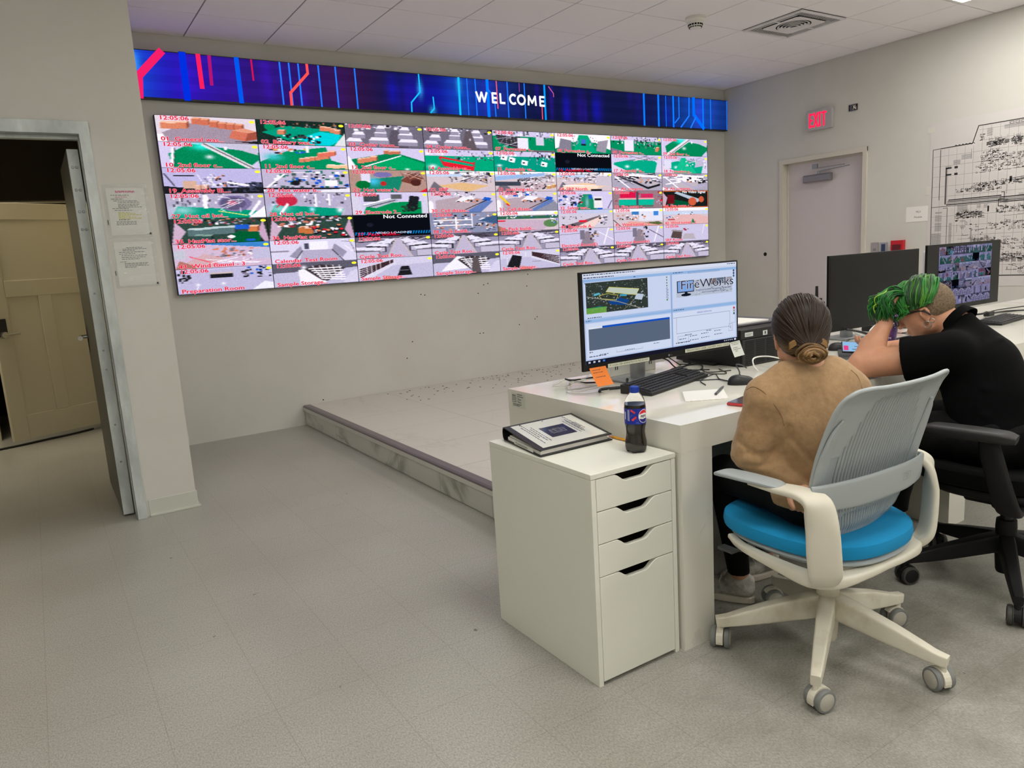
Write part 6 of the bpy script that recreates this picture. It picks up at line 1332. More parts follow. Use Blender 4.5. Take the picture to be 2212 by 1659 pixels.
def star_base(root, rot, R_, mat, cmat, tilts, zhub=.195, zend=.102, w0=.026, w1=.017, h0=.040, h1=.019):
    b = MB()
    b.lathe([(.026, .05), (.030, .06), (.034, .12), (.036, .235), (.034, .262), (.028, .264)], (0, 0, 0), 28)
    b.build('hub', mat, root, smooth=True, world=False)
    for k in range(5):
        a_ = rot + 2 * math.pi * k / 5; d = Vector((math.cos(a_), math.sin(a_), 0)); s_ = Vector((-d.y, d.x, 0))
        pts = [d * .02 + Vector((0, 0, zhub - .022)), d * .08 + Vector((0, 0, zhub - .034)), d * .2 + Vector((0, 0, zhub - .034 + (zend - zhub + .034) * .47)), d * (R_ - .03) + Vector((0, 0, zend + .003)), d * (R_ + .012) + Vector((0, 0, zend - .003))]
        m = MB().ribbon(pts, [s_] * 5, [w0, w0, (w0 + w1) / 2, w1, w1 * .85], [h0, h0 * .95, (h0 + h1) / 2 + .002, h1, h1 * .9], n=20, e=.25)
        m.build('leg', mat, root, smooth=True, world=False)
        caster(root, a_, R_, tilts[k], cmat)
    MB().cyl((0, 0, .262), (0, 0, .39), .022, .020).build('gas_lift', principled('gas_lift', rgb(30, 30, 31), .35, .3), root, smooth=True, world=False)

def cushion(cx, cy, hx, hy, z0, z1, front=.03, e=2.6, n=56, dish=.008, roll=.012):
    """rounded seat cushion; front edge rolls down"""
    m = MB(); V = []; rows = [(0.0, z0), (.93, z0), (.985, z0 + .008), (1.0, z0 + .45 * (z1 - z0)), (.985, z1 - .010), (.94, z1 - .002), (.8, z1 - dish * .3), (.5, z1 - dish), (.2, z1 - dish), (0, z1 - dish)]
    for s_, z in rows:
        for k in range(n):
            a_ = 2 * math.pi * k / n; ca, sa = math.cos(a_), math.sin(a_); r_ = (abs(ca) ** e + abs(sa) ** e) ** (-1 / e)
            x = max(s_, .001) * hx * r_ * ca; y = max(s_, .001) * hy * r_ * sa; t = max(0, (y / hy) - .35) / .65
            V.append((cx + x, cy + y, z - front * t * t + roll * (abs(x) / hx) ** 2 * .5))
    F = [(i * n + k, i * n + (k + 1) % n, (i + 1) * n + (k + 1) % n, (i + 1) * n + k) for i in range(len(rows) - 1) for k in range(n)]
    return m.add(V, F)

wc_ = thing('swivel_chair', 'cream swivel chair with slotted grey back and bright blue seat', 'chair', (2.018, 1.372, 0), math.radians(-1))
r0_ = math.radians(65 + 1)
star_base(wc_, r0_, .345, cream, (cream2, wheelg, hubg), [math.radians(v) for v in (-30, 215, 170, 250, -20)])
cushion(.018, .045, .254, .274, .424, .480, front=.004, roll=.008).build('seat', blue, wc_, smooth=True, world=False)
cushion(.018, .035, .240, .255, .398, .428, front=.004, dish=0).build('seat_shell', cgrey, wc_, smooth=True, world=False)
rail = [(-.200, .20, .408), (-.232, .12, .402), (-.246, -.04, .392), (-.240, -.13, .386), (-.195, -.180, .384), (-.10, -.200, .386), (0, -.203, .387)]
rail += [(-x, y, z) for x, y, z in rail[-2::-1]]
sdr = [(1, .1, 0), (1, .1, 0), (1, 0, 0), (.95, .3, 0), (.6, .8, 0), (0, 1, 0), (0, 1, 0)]; sdr += [(-a_, b_, 0) if i_ > 0 else (a_, b_, 0) for i_, (a_, b_, _) in enumerate([(0, 1, 0), (.6, .8, 0)])] + [(-.95, .3, 0), (-1, 0, 0), (-1, .1, 0), (-1, .1, 0)]
MB().ribbon(rail, sdr, [.012, .016, .022, .028, .028, .024, .022, .024, .028, .028, .022, .016, .012], [.008, .011, .016, .022, .020, .014, .012, .014, .020, .022, .016, .011, .008], e=.55).build('under_frame', cream2, wc_, smooth=True, world=False)
u_ = MB().box(-.075, .075, -.16, .12, .345, .392); u_.lathe([(.045, .325), (.06, .35), (.06, .39)], (0, 0, 0), 24); u_.build('mechanism', cream2, wc_, bevel=.012, seg=3, world=False)
MB().tube([(-.05, .06, .375), (-.16, .10, .372), (-.262, .15, .392)], .005).box(-.282, -.25, .125, .185, .388, .398).build('tilt_lever', principled('lever_dark', rgb(60, 60, 58), .5), wc_, bevel=.003, world=False)
for sg in (-1, 1):
    a_ = MB()
    P_ = [(sg * .300, .03, .655), (sg * .297, -.06, .657), (sg * .286, -.135, .654), (sg * .278, -.178, .630), (sg * .272, -.190, .565), (sg * .265, -.192, .48), (sg * .254, -.188, .42), (sg * .240, -.165, .390), (sg * .238, -.12, .388)]
    S_ = [(1, 0, 0), (1, 0, 0), (1, .0, 0), (.9, sg * .5, .3), (-sg * .62, -.78, .15), (-sg * .62, -.78, .1), (-sg * .62, -.78, .1), (-sg * .7, -.7, 0), (-sg, -.3, 0)]
    S_ = [S_[q_] if q_ > 3 else ((-sg * S_[q_][0], -.5 * (q_ == 3), 0)) for q_ in range(9)]
    a_.ribbon(P_, S_, [.020, .033, .036, .042, .045, .047, .046, .036, .022], [.008, .011, .014, .014, .013, .013, .015, .018, .014], n=20, e=.6)
    ar_ = a_.build('armrest', cream2, wc_, smooth=True, world=False)
    q = MB().ribbon([(sg * .292, .165, .652), (sg * .298, .13, .661), (sg * .302, .04, .666), (sg * .300, -.05, .667), (sg * .297, -.085, .664)], [(1, 0, 0)] * 5, [.020, .034, .037, .033, .018], [.006, .009, .009, .007, .004], n=20, e=.6)
    q.build('arm_pad', cgrey, ar_, smooth=True, world=False)
for o_ in [q_ for q_ in bpy.data.objects if q_.parent is wc_ and q_.name.split('.')[0] in ('hub', 'leg', 'caster', 'gas_lift', 'mechanism')]: o_.location.x += .030
# slotted back shell
def back_pt(u, v):
    """u -1..1 across, v 0..1 upwards"""
    z = .452 + .498 * v
    hw = np.interp(v, [0, .03, .08, .16, .3, .5, .7, .88, .95, .985, 1], [.135, .178, .203, .222, .240, .253, .256, .249, .242, .230, .214])
    y = float(np.interp(v, [0, .12, .3, .45, .62, .8, .92, 1], [-.128, -.138, -.150, -.163, -.186, -.216, -.240, -.258])) + .030 * u * u * (1 - .3 * v) + .02 * max(0, .12 - v) / .12 - .022 * max(0, (v - .88) / .12) ** 2
    dz = -.018 * u * u * (v > .5) * (v - .5) * 2 * 0 + .014 * (abs(u) ** 3) * max(0, v - .9) * 4
    return (hw * u, y, z + dz)
cols = []; NS = 27
us = [-1, -.94]; slot = [False]
edge = .70
for k in range(NS):
    c_ = -edge + 2 * edge * k / (NS - 1); us += [c_ - .0085, c_ + .0085]; slot += [False, True]
slot += [False]; us += [.94, 1]; slot += [False]
us = sorted(us); NVv = 64; vs_ = np.linspace(0, 1, NVv + 1); V = []; F = []
for v in vs_:
    for u in us: V.append(back_pt(u, float(v)))
nu = len(us)
def slot_on(u, v):
    top_ = .955 - .055 * abs(u) - max(0, abs(u) - .42) * 1.15; mid_lo = .33 + .05 * abs(u)
    if mid_lo < v < top_ : return not (.60 < v < .615 and False)
    return .055 + .12 * abs(u) ** 2 < v < .205 - .02 * abs(u) or .205 + .02 < v < .30 and abs(u) < .75
for j in range(NVv):
    for i in range(nu - 1):
        uc = (us[i] + us[i + 1]) / 2; vc = float(vs_[j] + vs_[j + 1]) / 2
        if us[i + 1] - us[i] < .02 and abs(uc) < .75 and slot_on(uc, vc): continue
        a0 = j * nu + i; F.append((a0, a0 + 1, a0 + nu + 1, a0 + nu))
bk = MB().add(V, F).build('backrest', cgrey, wc_, smooth=False, world=False)
for p_ in bk.data.polygons: p_.use_smooth = True
s_ = bk.modifiers.new('solid', 'SOLIDIFY'); s_.thickness = .007; s_.offset = 0
# rim around the shell, side rails and the lumbar band
rim = [back_pt(u, v) for u, v in [(-1, .06), (-1, .2), (-1, .4), (-1, .6), (-1, .8), (-1, .92), (-.98, .98), (-.85, 1), (-.5, 1), (0, 1), (.5, 1), (.85, 1), (.98, .98), (1, .92), (1, .8), (1, .6), (1, .4), (1, .2), (1, .06), (.95, .01), (.6, 0), (0, 0), (-.6, 0), (-.95, .01)]]
MB().tube(rim, .0065, n=10, samples=5, closed=True).build('back_rim', cgrey, bk, smooth=True, world=False)
for sg in (-1, 1):
    pts = [Vector(back_pt(sg * u, v)) - Vector((0, .007, 0)) for u, v in [(.93, .36), (.93, .5), (.92, .64), (.90, .76), (.86, .83)]]
    MB().ribbon(pts, [(1, 0, 0)] * 5, [.026, .025, .023, .017, .004], [.006, .006, .006, .005, .003], n=14).build('side_rail', cgrey, bk, smooth=True, world=False)
lb_ = MB(); lp_ = [(-.268, -.150, .640), (-.23, -.176, .640), (-.12, -.204, .642), (0, -.212, .644), (.12, -.204, .642), (.23, -.176, .640), (.268, -.150, .640)]
lb_.ribbon(lp_, [(0, -.12, 1)] * 7, [.034, .040, .044, .044, .044, .040, .034], [.008, .007, .006, .006, .006, .007, .008], n=16, e=.35)
lbo = lb_.build('lumbar_band', cgrey, wc_, smooth=True, world=False)
cv = Canvas((.07, -.2165, .635), (1, .10, 0), (0, -.12, 1), (0, -1, 0), .0006); cv.frame(0, 0, .042, .024, .0012, rgb(130, 137, 138)); cv.line([(.012, .018), (.03, .018), (.03, .008), (.016, .008), (.03, .018)], .0012, rgb(130, 137, 138)); cv.build('embossed_mark', M['ink'], lbo, world=False)

bc = thing('swivel_chair', 'black swivel chair under the green-haired person', 'chair', (2.985, 1.25, 0), math.radians(4))
star_base(bc, math.radians(66 - 4), .36, blackp, (blackp, wheelb, blackp), [math.radians(v) for v in (40, 150, 200, 200, 0)], h0=.036)
cushion(0, .03, .255, .255, .425, .492, front=.02).build('seat', blackf, bc, smooth=True, world=False)
q = cushion(0, .02, .235, .235, .385, .426, front=.004, dish=0); q.build('seat_shell', blackp, bc, smooth=True, world=False)
MB().box(-.10, .10, -.16, .12, .335, .385).lathe([(.05, .30), (.06, .34)], (0, 0, 0), 24).build('mechanism', blackp, bc, bevel=.015, seg=3, world=False)
for sg in (-1, 1):
    a_ = MB().ribbon([(sg * .345, -.05, .645), (sg * .345, -.06, .60), (sg * .335, -.085, .50), (sg * .30, -.105, .40), (sg * .20, -.09, .372), (sg * .08, -.06, .365)], [(0, 1, 0)] * 6, [.030, .034, .036, .038, .032, .03], [.019, .019, .018, .017, .015, .015], n=16)
    ao = a_.build('armrest', blackp, bc, smooth=True, world=False)
    MB().ribbon([(sg * .345, .155, .66), (sg * .35, .12, .665), (sg * .352, 0, .667), (sg * .350, -.10, .666), (sg * .345, -.135, .662)], [(1, 0, 0)] * 5, [.030, .042, .045, .042, .030], [.013, .020, .021, .020, .013], n=18, e=.5).build('arm_pad', principled('armpad_black', rgb(26, 25, 24), .5), ao, smooth=True, world=False)
b_ = MB(); V = []; F = []; nu_, nv_ = 16, 20
for j in range(nv_ + 1):
    v = j / nv_; hw = np.interp(v, [0, .1, .5, .9, 1], [.19, .22, .235, .21, .17])
    for i in range(nu_ + 1): u = -1 + 2 * i / nu_; V.append((hw * u, -.265 - .07 * v + .03 * u * u, .56 + .42 * v))
for j in range(nv_):
    for i in range(nu_): a0 = j * (nu_ + 1) + i; F.append((a0, a0 + 1, a0 + nu_ + 2, a0 + nu_ + 1))
o = b_.add(V, F).build('backrest', blackf, bc, smooth=True, world=False); s_ = o.modifiers.new('solid', 'SOLIDIFY'); s_.thickness = .03
MB().ribbon([(0, -.10, .36), (0, -.24, .36), (0, -.31, .42), (0, -.32, .60)], [(1, 0, 0)] * 4, [.04, .04, .035, .03], [.012, .012, .010, .008]).build('back_bracket', blackp, bc, smooth=True, world=False)
# ------------------------------------------------------------------ people: smooth surfaces grown from a skeleton
class Sdf:
    def __init__(s): s.p = []
    def cap(s, a, b, ra, rb=None, k=.02): s.p.append(('c', np.array(a, float), np.array(b, float), ra, ra if rb is None else rb, k)); return s
    def ell(s, c, r, k=.02, R=None, neg=False): s.p.append(('n' if neg else 'e', np.array(c, float), np.array(r, float), None if R is None else np.array(R, float), 0, k)); return s
    def chain(s, pts, rs, k=.02):
        for i in range(len(pts) - 1): s.cap(pts[i], pts[i + 1], rs[i], rs[i + 1], k)
        return s
    def __call__(s, P):
        d = np.full(len(P), 9.0)
        for t, a, b, ra, rb, k in s.p:
            if t == 'c':
                ab = b - a; q = np.clip(((P - a) @ ab) / max(ab @ ab, 1e-9), 0, 1); e = np.linalg.norm(P - a - q[:, None] * ab, axis=1) - (ra + (rb - ra) * q)
            else:
                X_ = P - a
                if ra is not None: X_ = X_ @ ra.T
                k0 = np.linalg.norm(X_ / b, axis=1); k1 = np.linalg.norm(X_ / (b * b), axis=1) + 1e-9; e = k0 * (k0 - 1) / k1
            if t == 'n':
                h = np.clip(.5 - .5 * (d + e) / k, 0, 1); d = d * (1 - h) - e * h + k * h * (1 - h)
            else:
                h = np.clip(.5 + .5 * (d - e) / k, 0, 1); d = d * (1 - h) + e * h - k * h * (1 - h)
        return d
def isomesh(fn, lo, hi, res):
    """surface nets on a blocked grid"""
    lo = np.array(lo, float); hi = np.array(hi, float); n = np.ceil((hi - lo) / res).astype(int) + 1; B = 12
    G = np.full(n, 1.0, np.float32); nb = np.ceil(n / B).astype(int)
    bi = np.stack(np.meshgrid(*[np.arange(q) for q in nb], indexing='ij'), -1).reshape(-1, 3)
    dc = fn(lo + (bi * B + B / 2) * res); act = np.abs(dc) < B * res * 1.15 + .03
    for b_, d_ in zip(bi, dc):
        s0 = b_ * B; e0 = np.minimum(s0 + B, n)
        if abs(d_) >= B * res * 1.15 + .03: G[s0[0]:e0[0], s0[1]:e0[1], s0[2]:e0[2]] = d_; continue
        g = np.stack(np.meshgrid(*[np.arange(s0[q], e0[q]) for q in range(3)], indexing='ij'), -1)
        G[s0[0]:e0[0], s0[1]:e0[1], s0[2]:e0[2]] = fn(lo + g.reshape(-1, 3) * res).reshape(g.shape[:3])
    S = G < 0
    C = np.zeros(tuple(n - 1), np.int32)
    for dx in (0, 1):
        for dy in (0, 1):
            for dz in (0, 1): C += S[dx:n[0] - 1 + dx, dy:n[1] - 1 + dy, dz:n[2] - 1 + dz]
    cells = np.argwhere((C > 0) & (C < 8)); idx = np.full(tuple(n - 1), -1, np.int32); idx[tuple(cells.T)] = np.arange(len(cells))
    acc = np.zeros((len(cells), 3)); cnt = np.zeros(len(cells))
    cor = [(0, 0, 0), (1, 0, 0), (0, 1, 0), (1, 1, 0), (0, 0, 1), (1, 0, 1), (0, 1, 1), (1, 1, 1)]
    for i in range(8):
        for j in range(i + 1, 8):
            if sum(abs(cor[i][q] - cor[j][q]) for q in range(3)) != 1: continue
            a_ = G[tuple((cells + cor[i]).T)]; b_ = G[tuple((cells + cor[j]).T)]; m = (a_ < 0) != (b_ < 0); t = np.where(m, a_ / np.where(m, a_ - b_, 1), 0)
            p = np.array(cor[i]) + t[:, None] * (np.array(cor[j]) - np.array(cor[i])); acc += np.where(m[:, None], p, 0); cnt += m
    V = lo + (cells + acc / np.maximum(cnt, 1)[:, None]) * res
    F = []
    for ax in range(3):
        u, v = (ax + 1) % 3, (ax + 2) % 3; sl0 = [slice(None)] * 3; sl1 = [slice(None)] * 3; sl0[ax] = slice(0, -1); sl1[ax] = slice(1, None)
        ch = S[tuple(sl0)] != S[tuple(sl1)]; e = np.argwhere(ch); e = e[(e[:, u] > 0) & (e[:, v] > 0) & (e[:, u] < n[u] - 1) & (e[:, v] < n[v] - 1)]
        ins = S[tuple(e.T)]
        du = np.zeros(3, int); du[u] = 1; dv = np.zeros(3, int); dv[v] = 1
        q = np.stack([idx[tuple((e - du - dv).T)], idx[tuple((e - dv).T)], idx[tuple(e.T)], idx[tuple((e - du).T)]], 1)
        q[~ins] = q[~ins][:, ::-1]; F.append(q)
    return V, np.concatenate(F)
def sdf_obj(name, fn, lo, hi, res, mat, parent, smooth_iter=3):
    V, F = isomesh(fn, lo, hi, res)
    Mi = wmat(parent).inverted(); R3 = np.array(Mi.to_3x3()); V = V @ R3.T + np.array(Mi.translation)
    me = bpy.data.meshes.new(name); me.vertices.add(len(V)); me.vertices.foreach_set('co', V.astype(np.float32).ravel())
    me.loops.add(len(F) * 4); me.loops.foreach_set('vertex_index', F.astype(np.int32).ravel()); me.polygons.add(len(F)); me.polygons.foreach_set('loop_start', np.arange(len(F), dtype=np.int32) * 4)
    me.update(calc_edges=True); me.validate()
    o = finish(name, me, mat, parent, True, 0)
    if smooth_iter: s_ = o.modifiers.new('smooth', 'SMOOTH'); s_.factor = .5; s_.iterations = smooth_iter
    return o
def v3(*a): return np.array(a, float)
def nz(v): v = np.array(v, float); return v / np.linalg.norm(v)
def headframe(az, pitch):
    f = v3(math.cos(az) * math.cos(pitch), math.sin(az) * math.cos(pitch), math.sin(pitch)); s = nz(np.cross(f, (0, 0, 1))); u = np.cross(s, f)   # s = the person's right
    return f, s, u
def add_head(S, H, f, s, u, sc=1.0):
    R = np.stack([s, f, u]); q = lambda a, b, c: H + (s * a + f * b + u * c) * sc
    S.ell(q(0, -.012, .022), v3(.074, .095, .088) * sc, .01, R)                 # cranium
    S.ell(q(0, .020, -.020), v3(.064, .070, .085) * sc, .03, R)                 # face
    S.ell(q(0, .045, -.082), v3(.032, .030, .026) * sc, .03, R)                 # chin
    S.cap(q(-.052, .01, -.065), q(0, .05, -.092), .016 * sc, .014 * sc, .03); S.cap(q(.052, .01, -.065), q(0, .05, -.092), .016 * sc, .014 * sc, .03)
    S.cap(q(0, .092, .012), q(0, .112, -.028), .007 * sc, .012 * sc, .014); S.ell(q(-.012, .098, -.030), v3(.009, .010, .008) * sc, .008, R); S.ell(q(.012, .098, -.030), v3(.009, .010, .008) * sc, .008, R)
    S.cap(q(-.035, .078, .026), q(.035, .078, .026), .010 * sc, k=.02)          # brow
    S.ell(q(-.031, .088, .008), v3(.014, .010, .010) * sc, .012, R, neg=True); S.ell(q(.031, .088, .008), v3(.014, .010, .010) * sc, .012, R, neg=True)
    S.cap(q(-.018, .086, -.056), q(.018, .086, -.056), .007 * sc, k=.006); S.cap(q(-.016, .083, -.066), q(.016, .083, -.066), .008 * sc, k=.006)
    for g in (-1, 1):                                                           # ears
        E_ = [q(g * .074, -.002, -.034), q(g * .079, .006, -.010), q(g * .082, .000, .010), q(g * .083, -.016, .012), q(g * .082, -.024, -.006), q(g * .078, -.014, -.030), q(g * .075, -.004, -.046)]
        S.chain(E_, [.005 * sc] * 5 + [.006 * sc, .007 * sc], .004); S.ell(q(g * .074, -.006, -.012), v3(.006, .014, .020) * sc, .006, R)
def hand(S, W_, dirv, palm_n, spread=.3, curl=.5, sc=1.0, thumb=1):
    """palm from wrist W_ along dirv; palm_n = direction the palm faces; fingers curl towards it"""
    d = nz(dirv); n_ = nz(np.array(palm_n) - d * (np.array(palm_n) @ d)); sd = np.cross(d, n_) * thumb
    c = W_ + d * .045 * sc
    S.cap(W_, W_ + d * .02, .022 * sc, .022 * sc, .02)
    for q in (-.026, -.009, .009, .026): S.cap(W_ + d * .01 + sd * q * .5, W_ + d * .085 * sc + sd * q * sc, .013 * sc, .0105 * sc, .012)
    L = [.062, .078, .084, .074]
    for i, q in enumerate((-.030, -.010, .010, .030)):
        p = W_ + d * .088 * sc + sd * q * sc; a_ = 0.0; dd = nz(d + sd * (q / .03) * spread * .3)
        for j, fr in enumerate((.46, .30, .24)):
            a_ += curl * (.6 if j == 0 else .8); dv_ = nz(dd * math.cos(a_) + n_ * math.sin(a_)); p2 = p + dv_ * L[i] * fr * sc; S.cap(p, p2, (.0088 - .0006 * j) * sc, (.0082 - .0006 * j) * sc, .004); p = p2
    p = W_ + d * .025 * sc + sd * .022 * sc; t1 = p + nz(d * .6 + sd * .75 + n_ * .3) * .038 * sc; t2 = t1 + nz(d * .9 + sd * .35 + n_ * .35) * .030 * sc; t3 = t2 + nz(d + n_ * .4) * .022 * sc
    S.cap(p, t1, .015 * sc, .011 * sc, .015); S.cap(t1, t2, .0105 * sc, .0095 * sc, .005); S.cap(t2, t3, .0095 * sc, .008 * sc, .004)

def skin_mat(name, c0, c1):
    m = principled(name, c0, .55, **{'Subsurface_Weight': .08}); m.node_tree.nodes['Principled BSDF'].inputs['Subsurface Radius'].default_value = (.02, .008, .004)
    mottle(m, c0, c1, 14, 6, .3, .7); bump(m, 500, .15, 3, .001); return m
skin1 = skin_mat('skin_light', rgb(196, 142, 112), rgb(214, 162, 132)); skin2 = skin_mat('skin_warm', rgb(190, 136, 104), rgb(208, 152, 120))

# ---- seated person with the brown bun
wp = thing('person', 'person with a low brown bun, tan sweatshirt and black leggings, seated at the lit monitor', 'person', (2.05, 1.33, 0))
H1 = v3(1.970, 1.425, 1.073); f1, s1, u1 = headframe(math.radians(48), math.radians(-14))
nb = v3(1.945, 1.375, .965)
shL, shR = v3(1.822, 1.440, .890), v3(2.065, 1.325, .893)
elL, wrL = v3(1.808, 1.480, .715), v3(1.865, 1.365, .630)
elR, wrR = v3(2.27, 1.47, .735), v3(2.235, 1.665, .822)
kL, kR, aL, aR = v3(1.975, 1.735, .555), v3(2.20, 1.74, .555), v3(2.118, 1.795, .105), v3(2.375, 1.875, .105)
T1 = Sdf()
Rt = lambda az: np.stack([v3(math.sin(az), -math.cos(az), 0), v3(math.cos(az), math.sin(az), 0), v3(0, 0, 1)])
T1.ell((2.03, 1.385, .565), (.170, .125, .10), .05, Rt(1.5)); T1.ell((2.005, 1.375, .69), (.148, .108, .14), .07, Rt(1.45)); T1.ell((1.970, 1.375, .82), (.156, .106, .15), .06, Rt(1.25))
T1.cap(shL, shR, .046, .046, .05); T1.cap(nb - v3(.06, -.03, .03), nb - v3(-.06, .03, .03), .045, .045, .05)
def arm(S, a, b, c, r0, r1, r2, r3, k=.035): S.cap(a, b, r0, r1, k); S.cap(b, c, r2, r3, .02); return S
body1 = Sdf(); body1.p += T1.p
arm(body1, shL, elL, wrL, .044, .036, .036, .025); arm(body1, shR, elR, wrR, .044, .036, .036, .025)
hand(body1, wrL, (-.25, -.75, -.25), (0, 0, -1), curl=.35, sc=.9, thumb=-1); hand(body1, wrR, (-.25, 1, -.12), (0, 0, -1), curl=.3, sc=.9)
body1.cap(nb, H1 - u1 * .05 - f1 * .02, .050, .046, .03)
L1 = Sdf()
for hp, kk, an in ((v3(1.955, 1.39, .56), kL, aL), (v3(2.115, 1.385, .56), kR, aR)): L1.cap(hp, kk, .082, .058, .03); L1.cap(kk, an, .054, .034, .02)
L1.ell((2.03, 1.385, .565), (.174, .129, .10), .04, Rt(1.5))
body1.p += L1.p
for an, dr in ((aL, v3(-.45, 1, 0)), (aR, v3(-.9, .25, 0))): body1.cap(an - v3(0, 0, .035), an + nz(dr) * .12 - v3(0, 0, .065), .024, .020, .015)
add_head(body1, H1, f1, s1, u1, .96)
bd1 = sdf_obj('body', body1, (1.6, 1.1, 0.02), (2.62, 2.1, 1.25), .0055, skin1, wp)
# sweatshirt: the same trunk and arms, larger, with folds
def folds(P, pts):
    d = np.zeros(len(P))
    for c, ax, w_, l_, h_ in pts:
        c = np.array(c); ax = nz(ax); q = P - c; t = q @ ax; r_ = np.linalg.norm(q - t[:, None] * ax, axis=1); d += h_ * np.exp(-(r_ / w_) ** 2 - (t / l_) ** 2)
    return d
SW = Sdf(); SW.p += [(t, a, b, ra, rb, k) for t, a, b, ra, rb, k in T1.p]
arm(SW, shL, elL, wrL, .044, .045, .045, .030, .014); arm(SW, shR, elR, wrR, .044, .042, .040, .030, .014)
def crease(P, pts, w_, h_):
    d = np.full(len(P), 9.0)
    for i in range(len(pts) - 1):
        a_, b_ = np.array(pts[i]), np.array(pts[i + 1]); ab = b_ - a_; q = np.clip(((P - a_) @ ab) / (ab @ ab), 0, 1); d = np.minimum(d, np.linalg.norm(P - a_ - q[:, None] * ab, axis=1))
    return h_ * np.exp(-(d / w_) ** 2)
CR = [([(1.814, 1.352, .812), (1.817, 1.361, .774), (1.815, 1.402, .73), (1.784, 1.407, .695)], .009, -.016), ([(1.80, 1.40, .80), (1.795, 1.41, .755)], .022, .008), ([(1.823, 1.346, .785), (1.852, 1.322, .734), (1.886, 1.299, .689)], .008, -.007), ([(1.83, 1.371, .719), (1.845, 1.343, .674), (1.862, 1.318, .637)], .008, -.008),
      ([(1.835, 1.355, .75), (1.865, 1.325, .71), (1.885, 1.30, .665)], .012, .006), ([(1.896, 1.334, .975), (1.894, 1.304, .93), (1.896, 1.283, .877)], .006, -.003), ([(1.75, 1.476, .758), (1.764, 1.43, .725), (1.81, 1.405, .731)], .008, -.006), ([(1.751, 1.464, .687), (1.778, 1.414, .688), (1.815, 1.388, .709)], .007, -.007),
      ([(1.818, 1.349, .81), (1.845, 1.325, .86), (1.875, 1.30, .885)], .020, .004), ([(1.90, 1.27, .78), (1.95, 1.25, .72), (1.99, 1.25, .68)], .012, -.005)]
def wrinkle(P):
    rdg = lambda x: 1 - np.abs(np.sin(x)) ** .7
    el = np.exp(-((np.linalg.norm(P - (elL + v3(.01, -.02, .01)), axis=1)) / .10) ** 2); lo = np.exp(-((P[:, 2] - .64) / .09) ** 2)
    w1 = rdg(P @ v3(18, 20, 44) + 1.6 * np.sin(P @ v3(-12, 22, 9))); w2 = rdg(P @ v3(10, -8, 46) + 1.5 * np.sin(P @ v3(26, 6, 5)))
    sl = np.exp(-((P[:, 0] - 1.79) / .05) ** 2) * np.exp(-((P[:, 2] - .82) / .08) ** 2); w3 = rdg(P @ v3(30, 24, 22) + 1.2 * np.sin(P @ v3(0, 10, 25)))
    soft = .0022 * (np.sin(P @ v3(21, 13, 17)) * np.sin(P @ v3(-9, 19, 24) + 1) + .6 * np.sin(P @ v3(33, -21, 29) + 2))
    return soft - .007 * el * w1 - .006 * lo * w2 - .004 * sl * w3
def sweat(P):
    d = SW(P) - .016 - sum(crease(P, *c_) for c_ in CR) - wrinkle(P)
    neck = np.linalg.norm((P - (nb + v3(.012, .03, .052))) / v3(1, 1, .55), axis=1) - .064
    d = np.maximum(d, -neck)                                      # neck opening
    d = np.maximum(d, .545 + .25 * np.abs(P[:, 0] - 2.03) * 0 - P[:, 2])                      # hem
    return d
sw_m = principled('sweatshirt_tan', rgb(160, 128, 92), .95, **{'Sheen_Weight': .15}); mottle(sw_m, rgb(156, 124, 88), rgb(168, 136, 98), 60, 3); bump(sw_m, 13, .5, 4, .016)
sdf_obj('sweatshirt', sweat, (1.62, 1.14, .53), (2.4, 1.74, 1.04), .0055, sw_m, wp, 3)
def project(fn, P_):
    out = []
    for p in P_:
        p = np.array(p, float)
        for _ in range(12):
            e = 1e-3; d0 = fn(p[None])[0]; g_ = np.array([fn((p + v3(*[e * (i == j) for j in range(3)]))[None])[0] - d0 for i in range(3)]) / e; p = p - g_ / (np.linalg.norm(g_) + 1e-9) * d0 * .8
        out.append(p)
    return out
seam_m = principled('sweatshirt_seam', rgb(128, 98, 66), .9)
MB().tube(project(sweat, [(1.772, 1.469, .919), (1.772, 1.441, .931), (1.774, 1.406, .918), (1.790, 1.380, .880), (1.803, 1.366, .845), (1.810, 1.358, .815)]), .0013, n=6).build('sleeve_seam', seam_m, wp, smooth=True); s_m_ = MB().tube(project(sweat, [(2.011, 1.28, .965), (2.026, 1.269, .943), (2.032, 1.257, .908)]), .0013, n=6).build('sleeve_seam', seam_m, wp, smooth=True)
colr = [nb + v3(.012, .03, .036) + nz(v3(math.cos(a_), math.sin(a_), 0)) * .064 + v3(0, 0, -.016 * math.sin(a_ - .6)) for a_ in np.linspace(0, 2 * math.pi, 14)[:-1]]
MB().tube(colr, .0085, n=10, closed=True).build('collar', sw_m, wp, smooth=True)
leg = principled('leggings_black', rgb(7, 7, 8), .85, **{'Specular_IOR_Level': .2})
sdf_obj('leggings', lambda P: np.maximum(L1(P) - .006, .118 - P[:, 2]), (1.82, 1.12, .1), (2.5, 2.0, .7), .006, leg, wp)
